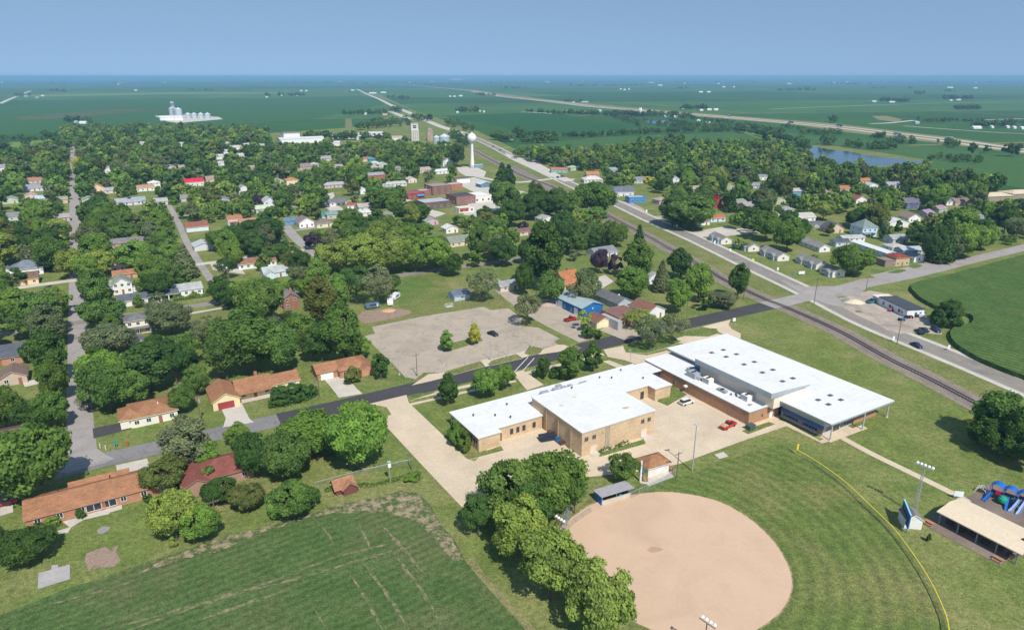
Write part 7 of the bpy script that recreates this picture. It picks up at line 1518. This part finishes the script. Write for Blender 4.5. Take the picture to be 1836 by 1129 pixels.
# the largest in the picture become trees of their own, the rest one woodland
for t in TREES:
    px, py = proj(t['x'],t['y']); t['px'], t['py'] = px, py; t['app'] = t['R']*t['h']/(t['x']**2+t['y']**2+H*H)
    t['in'] = -70 < px < 1906 and py < 1300
TREES = [t for t in TREES if t['in']]
hand = {id(t) for t in TREES[:len(near)]}
order = sorted(range(len(TREES)), key=lambda i: -(TREES[i]['app']))
bigs = [i for i in order if TREES[i]['k'] != 'shrub'][:300]; shr = [i for i in order if TREES[i]['k'] == 'shrub']
INDIV = [TREES[i] for i in bigs+shr]; REST = [TREES[i] for i in range(len(TREES)) if i not in set(bigs+shr)]
cnt = {}
for t in INDIV:
    K = KIND[t['k']]; j = cnt.get(t['k'],0); cnt[t['k']] = j+1
    cm, tm = K['v'][j % len(K['v'])]
    nm = {'cone':'conifer_tree','shrub':'shrub'}.get(t['k'],'tree')
    root = empty(nm, (t['x'],t['y'],0), r2.uniform(0,6.28)); s = t['R']/K['R']; sz = t['h']/K['h']
    sc = (s*r2.uniform(.95,1.05), s*r2.uniform(.95,1.05), sz)
    c = bpy.data.objects.new('crown', cm); col.objects.link(c); c.parent = root; c.scale = sc
    b = TONE[t['t']][0]; f = r2.uniform(.86,1.14); c.color = (b[0]*f*r2.uniform(.92,1.08), b[1]*f, b[2]*f*r2.uniform(.9,1.1), 1)
    if t['k'] != 'shrub':
        k = bpy.data.objects.new('trunk', tm); col.objects.link(k); k.parent = root; k.scale = sc
    t['o'] = root; root['category'] = 'shrub' if nm == 'shrub' else 'tree'
LOW = {}
for kd,(R_,h,z0,sh) in {'round':(5.6,12.5,1.5,'round'),'wide':(6.4,11,1.2,'round'),'oval':(4.6,14,1.5,'oval'),'airy':(5.2,12,2,'round'),'cone':(3.2,13,.6,'cone'),'egg':(3.2,7.6,.8,'egg'),'shrub':(2.4,3.2,.1,'round')}.items():
    LOW[kd] = [crown_arrays(50+i, R_, z0, h, 20, 620, .95, sh) for i in range(3)]
def forest(name, trees, seed=3, dens=1.0):
    r = np.random.RandomState(seed); Vs=[]; ts=[]; cs=[]
    for t in trees:
        V, tone = LOW[t['k']][r.randint(3)]; K = KIND[t['k']]; a = r.uniform(0,6.28); ca, sa = math.cos(a), math.sin(a); s = t['R']/K['R']; sz = t['h']/K['h']
        if dens < 1: m = r.rand(len(V)) < dens; V = V[m]; tone = tone[m]
        M = np.array([[ca*s,sa*s,0],[-sa*s,ca*s,0],[0,0,sz]]); Vs.append(V@M + np.array([t['x'],t['y'],0])); ts.append(tone)
        b = np.array(TONE[t['t']][0])*r.uniform(.82,1.16); cs.append(np.repeat(b[None],len(V),0))
    o = bpy.data.objects.new(name, mesh_from_quads(name, np.concatenate(Vs), np.concatenate(ts), FOLT, np.concatenate(cs))); col.objects.link(o); stuff(o); return o
print('individual', len(INDIV), 'rest', len(REST))
forest('woodland', REST)
far = []
def clump(x0, y0, x1, y1, n, h_, tn='dk', dep=0.0, seed=0):
    rn = random.Random(int(x0*7+y0)+seed)
    for _ in range(n):
        k = rn.random(); px = x0+(x1-x0)*k+rn.uniform(-1,1); py = y0+(y1-y0)*k+rn.uniform(-dep,dep); x, y = P(px,py)
        h = h_*rn.uniform(.6,1.15); Rr = h*rn.uniform(.38,.55); far.append(dict(x=x,y=y,R=Rr,h=h,k=rn.choice(['round','wide','oval']),t=rn.choice([tn,'dk','md'])))
for q in [(112,219,170,222,16,14),(20,175,60,172,8,18),(60,163,120,166,10,20),(478,173,545,173,22,18),(615,207,692,206,26,13),(545,250,690,252,40,13),(640,230,735,222,46,13,'dk',5),(690,175,730,180,10,16),(700,200,722,203,6,16),(740,215,775,216,16,14,'dk',3),(800,222,850,236,26,12,'md',3),(810,245,838,262,24,12,'dk',4),
          (818,202,866,201,18,14),(850,172,890,174,10,16),(760,153,830,153,18,22),(935,258,1000,256,18,12),(940,244,1060,247,40,9),(1060,246,1160,240,36,9),(1150,240,1330,236,66,10),(1320,236,1390,250,30,12),(1390,250,1450,262,20,11),(880,250,920,256,16,13),(925,244,945,252,10,14),(925,280,1000,290,26,12,'dk',5),(945,202,1010,206,26,11),(1010,205,1100,209,44,12),(1100,207,1160,211,40,13),(1155,206,1240,212,50,12,'dk',2),(1160,222,1245,232,34,9,'dk',2),(1200,222,1300,232,40,10,'dk',3),(1240,214,1310,223,28,9),(1100,210,1150,226,34,10,'dk',3),
          (1220,197,1268,197,26,15),(1300,225,1360,232,22,10,'md',2),(1345,232,1400,243,30,11),(1400,228,1450,236,12,9),(1392,164,1462,163,22,22),(1480,152,1560,153,20,26),(1578,183,1634,184,28,16),(1686,179,1746,179,30,18),(1713,197,1756,197,34,14),(1640,170,1660,170,6,18),(1490,219,1500,221,6,14),(1440,240,1512,242,26,9,'md',2),(1560,248,1585,250,10,10),(1590,253,1640,258,20,9,'md',2),(1518,262,1612,270,44,9,'dk',3),(1680,255,1720,265,16,9,'md',3),(1660,285,1760,292,30,7,'md',4),(1640,216,1700,220,18,9,'md',2),(1700,218,1836,222,30,9),(1740,228,1836,230,24,12),(1690,165,1720,166,6,20),(1560,160,1640,160,12,18),(1060,185,1010,184,6,14),(1055,300,1085,290,14,12),(1470,262,1490,258,8,12,'dk',3),(1430,262,1450,270,14,11,'dk',4),
          (0,288,30,285,8,12),(40,262,52,262,2,12),(0,272,14,271,6,12),(80,250,110,250,10,12),(0,252,80,252,16,8),(0,150,140,150,20,24),(200,150,330,150,22,22),(400,150,600,150,34,24),(620,151,760,150,26,24),(860,150,1000,150,30,24),(1020,155,1160,155,26,22),(1180,149,1360,149,36,26),(1560,149,1836,149,50,26),(1200,160,1240,160,8,20),(340,163,380,164,8,18),(900,160,960,160,10,20)]:
    clump(*q)
forest('distant_trees', far, 5, .45)
# ------------------------------------------------------------ labels of the trees, from what stands beside them
def rel(t, L):
    px, py = t['px'], t['py']; qx, qy = L['px'], L['py']; dx, dy = px-qx, (py-qy)*1.6
    if abs(dx) > abs(dy): return 'left of' if dx < 0 else 'right of'
    return 'in front of' if dy > 0 else 'behind'
LM = []
for s, x, y in LAND:
    a, b = proj(x, y); LM.append(dict(s=s,x=x,y=y,px=a,py=b))
used = {}
for t in INDIV:
    L = min(LM, key=lambda q: math.hypot(q['px']-t['px'], (q['py']-t['py'])*1.3)); r_ = rel(t, L)
    kd = SHAPE[t['k']]; what = 'shrub' if t['k'] == 'shrub' else ('conifer' if t['k'] == 'cone' else 'tree')
    key = (TONE[t['t']][1], kd, what, r_, L['s']); used.setdefault(key, []).append((math.hypot(L['px']-t['px'], L['py']-t['py']), t))
ORD = ['nearest','second nearest','third nearest','fourth nearest','fifth nearest','sixth nearest','seventh nearest','eighth nearest','ninth nearest','tenth nearest']
for (tn, kd, what, r_, s), lst in used.items():
    lst.sort(key=lambda q: q[0])
    for i, (d, t) in enumerate(lst):
        base = f'{tn} {kd} {what} {r_} the {s}'
        t['o']['label'] = base if len(lst) == 1 else f'{ORD[min(i,9)]} {base}'
        t['o']['group'] = 'shrubs around the houses and school' if what == 'shrub' else ('conifers of the town' if what == 'conifer' else 'broadleaf trees of the town')
FL = [('left grain bins',325,212),('water tower',847,300),('blue semi truck',1609,243),('tiny white church',1149,206),('horizon elevator',820,144),('concrete elevator',744,252),('far-right dark grove',1735,195),('three-barn grove',1243,194),('far highway bend',656,168),('long blue-grey farm shed',1048,184),('round meadow tree',47,262)]
def named(items, lms, fmt):
    u = {}
    for o, px, py, *d in items:
        L = min(lms, key=lambda q: math.hypot(q[1]-px, (q[2]-py)*1.3)); r_ = rel(dict(px=px,py=py), dict(px=L[1],py=L[2]))
        u.setdefault((tuple(d), r_, L[0]), []).append((math.hypot(L[1]-px, L[2]-py), o))
    for (d, r_, s), lst in u.items():
        lst.sort(key=lambda q: q[0])
        for i, (_, o) in enumerate(lst):
            b = fmt(d) + f' {r_} the {s}'; o['label'] = b if len(lst) == 1 else f'{ORD[min(i,9)]} {b}'
named(FARMS, FL, lambda d: f'{d[1]} {d[0]} farm building far off,')
named([(t, *proj(t.location[0], t.location[1]), dsc) for t, dsc in GLIM], [(q['s'], q['px'], q['py']) for q in LM], lambda d: f'small {d[0]} house')
# ------------------------------------------------------------ the hazy summer air
m = bpy.data.materials.new('summer_haze'); m.use_nodes = True; nt = m.node_tree; nt.nodes.clear()
o_ = nt.nodes.new('ShaderNodeOutputMaterial'); v_ = nt.nodes.new('ShaderNodeVolumePrincipled')
v_.inputs['Color'].default_value = (0.34, 0.66, 0.96, 1); v_.inputs['Density'].default_value = 0.00012; v_.inputs['Anisotropy'].default_value = 0.0
nt.links.new(v_.outputs[0], o_.inputs['Volume'])
HS = GS+1000
hz = MB().box(-HS,HS,-HS,HS,-1.0,97.0).build('haze', m); stuff(hz)
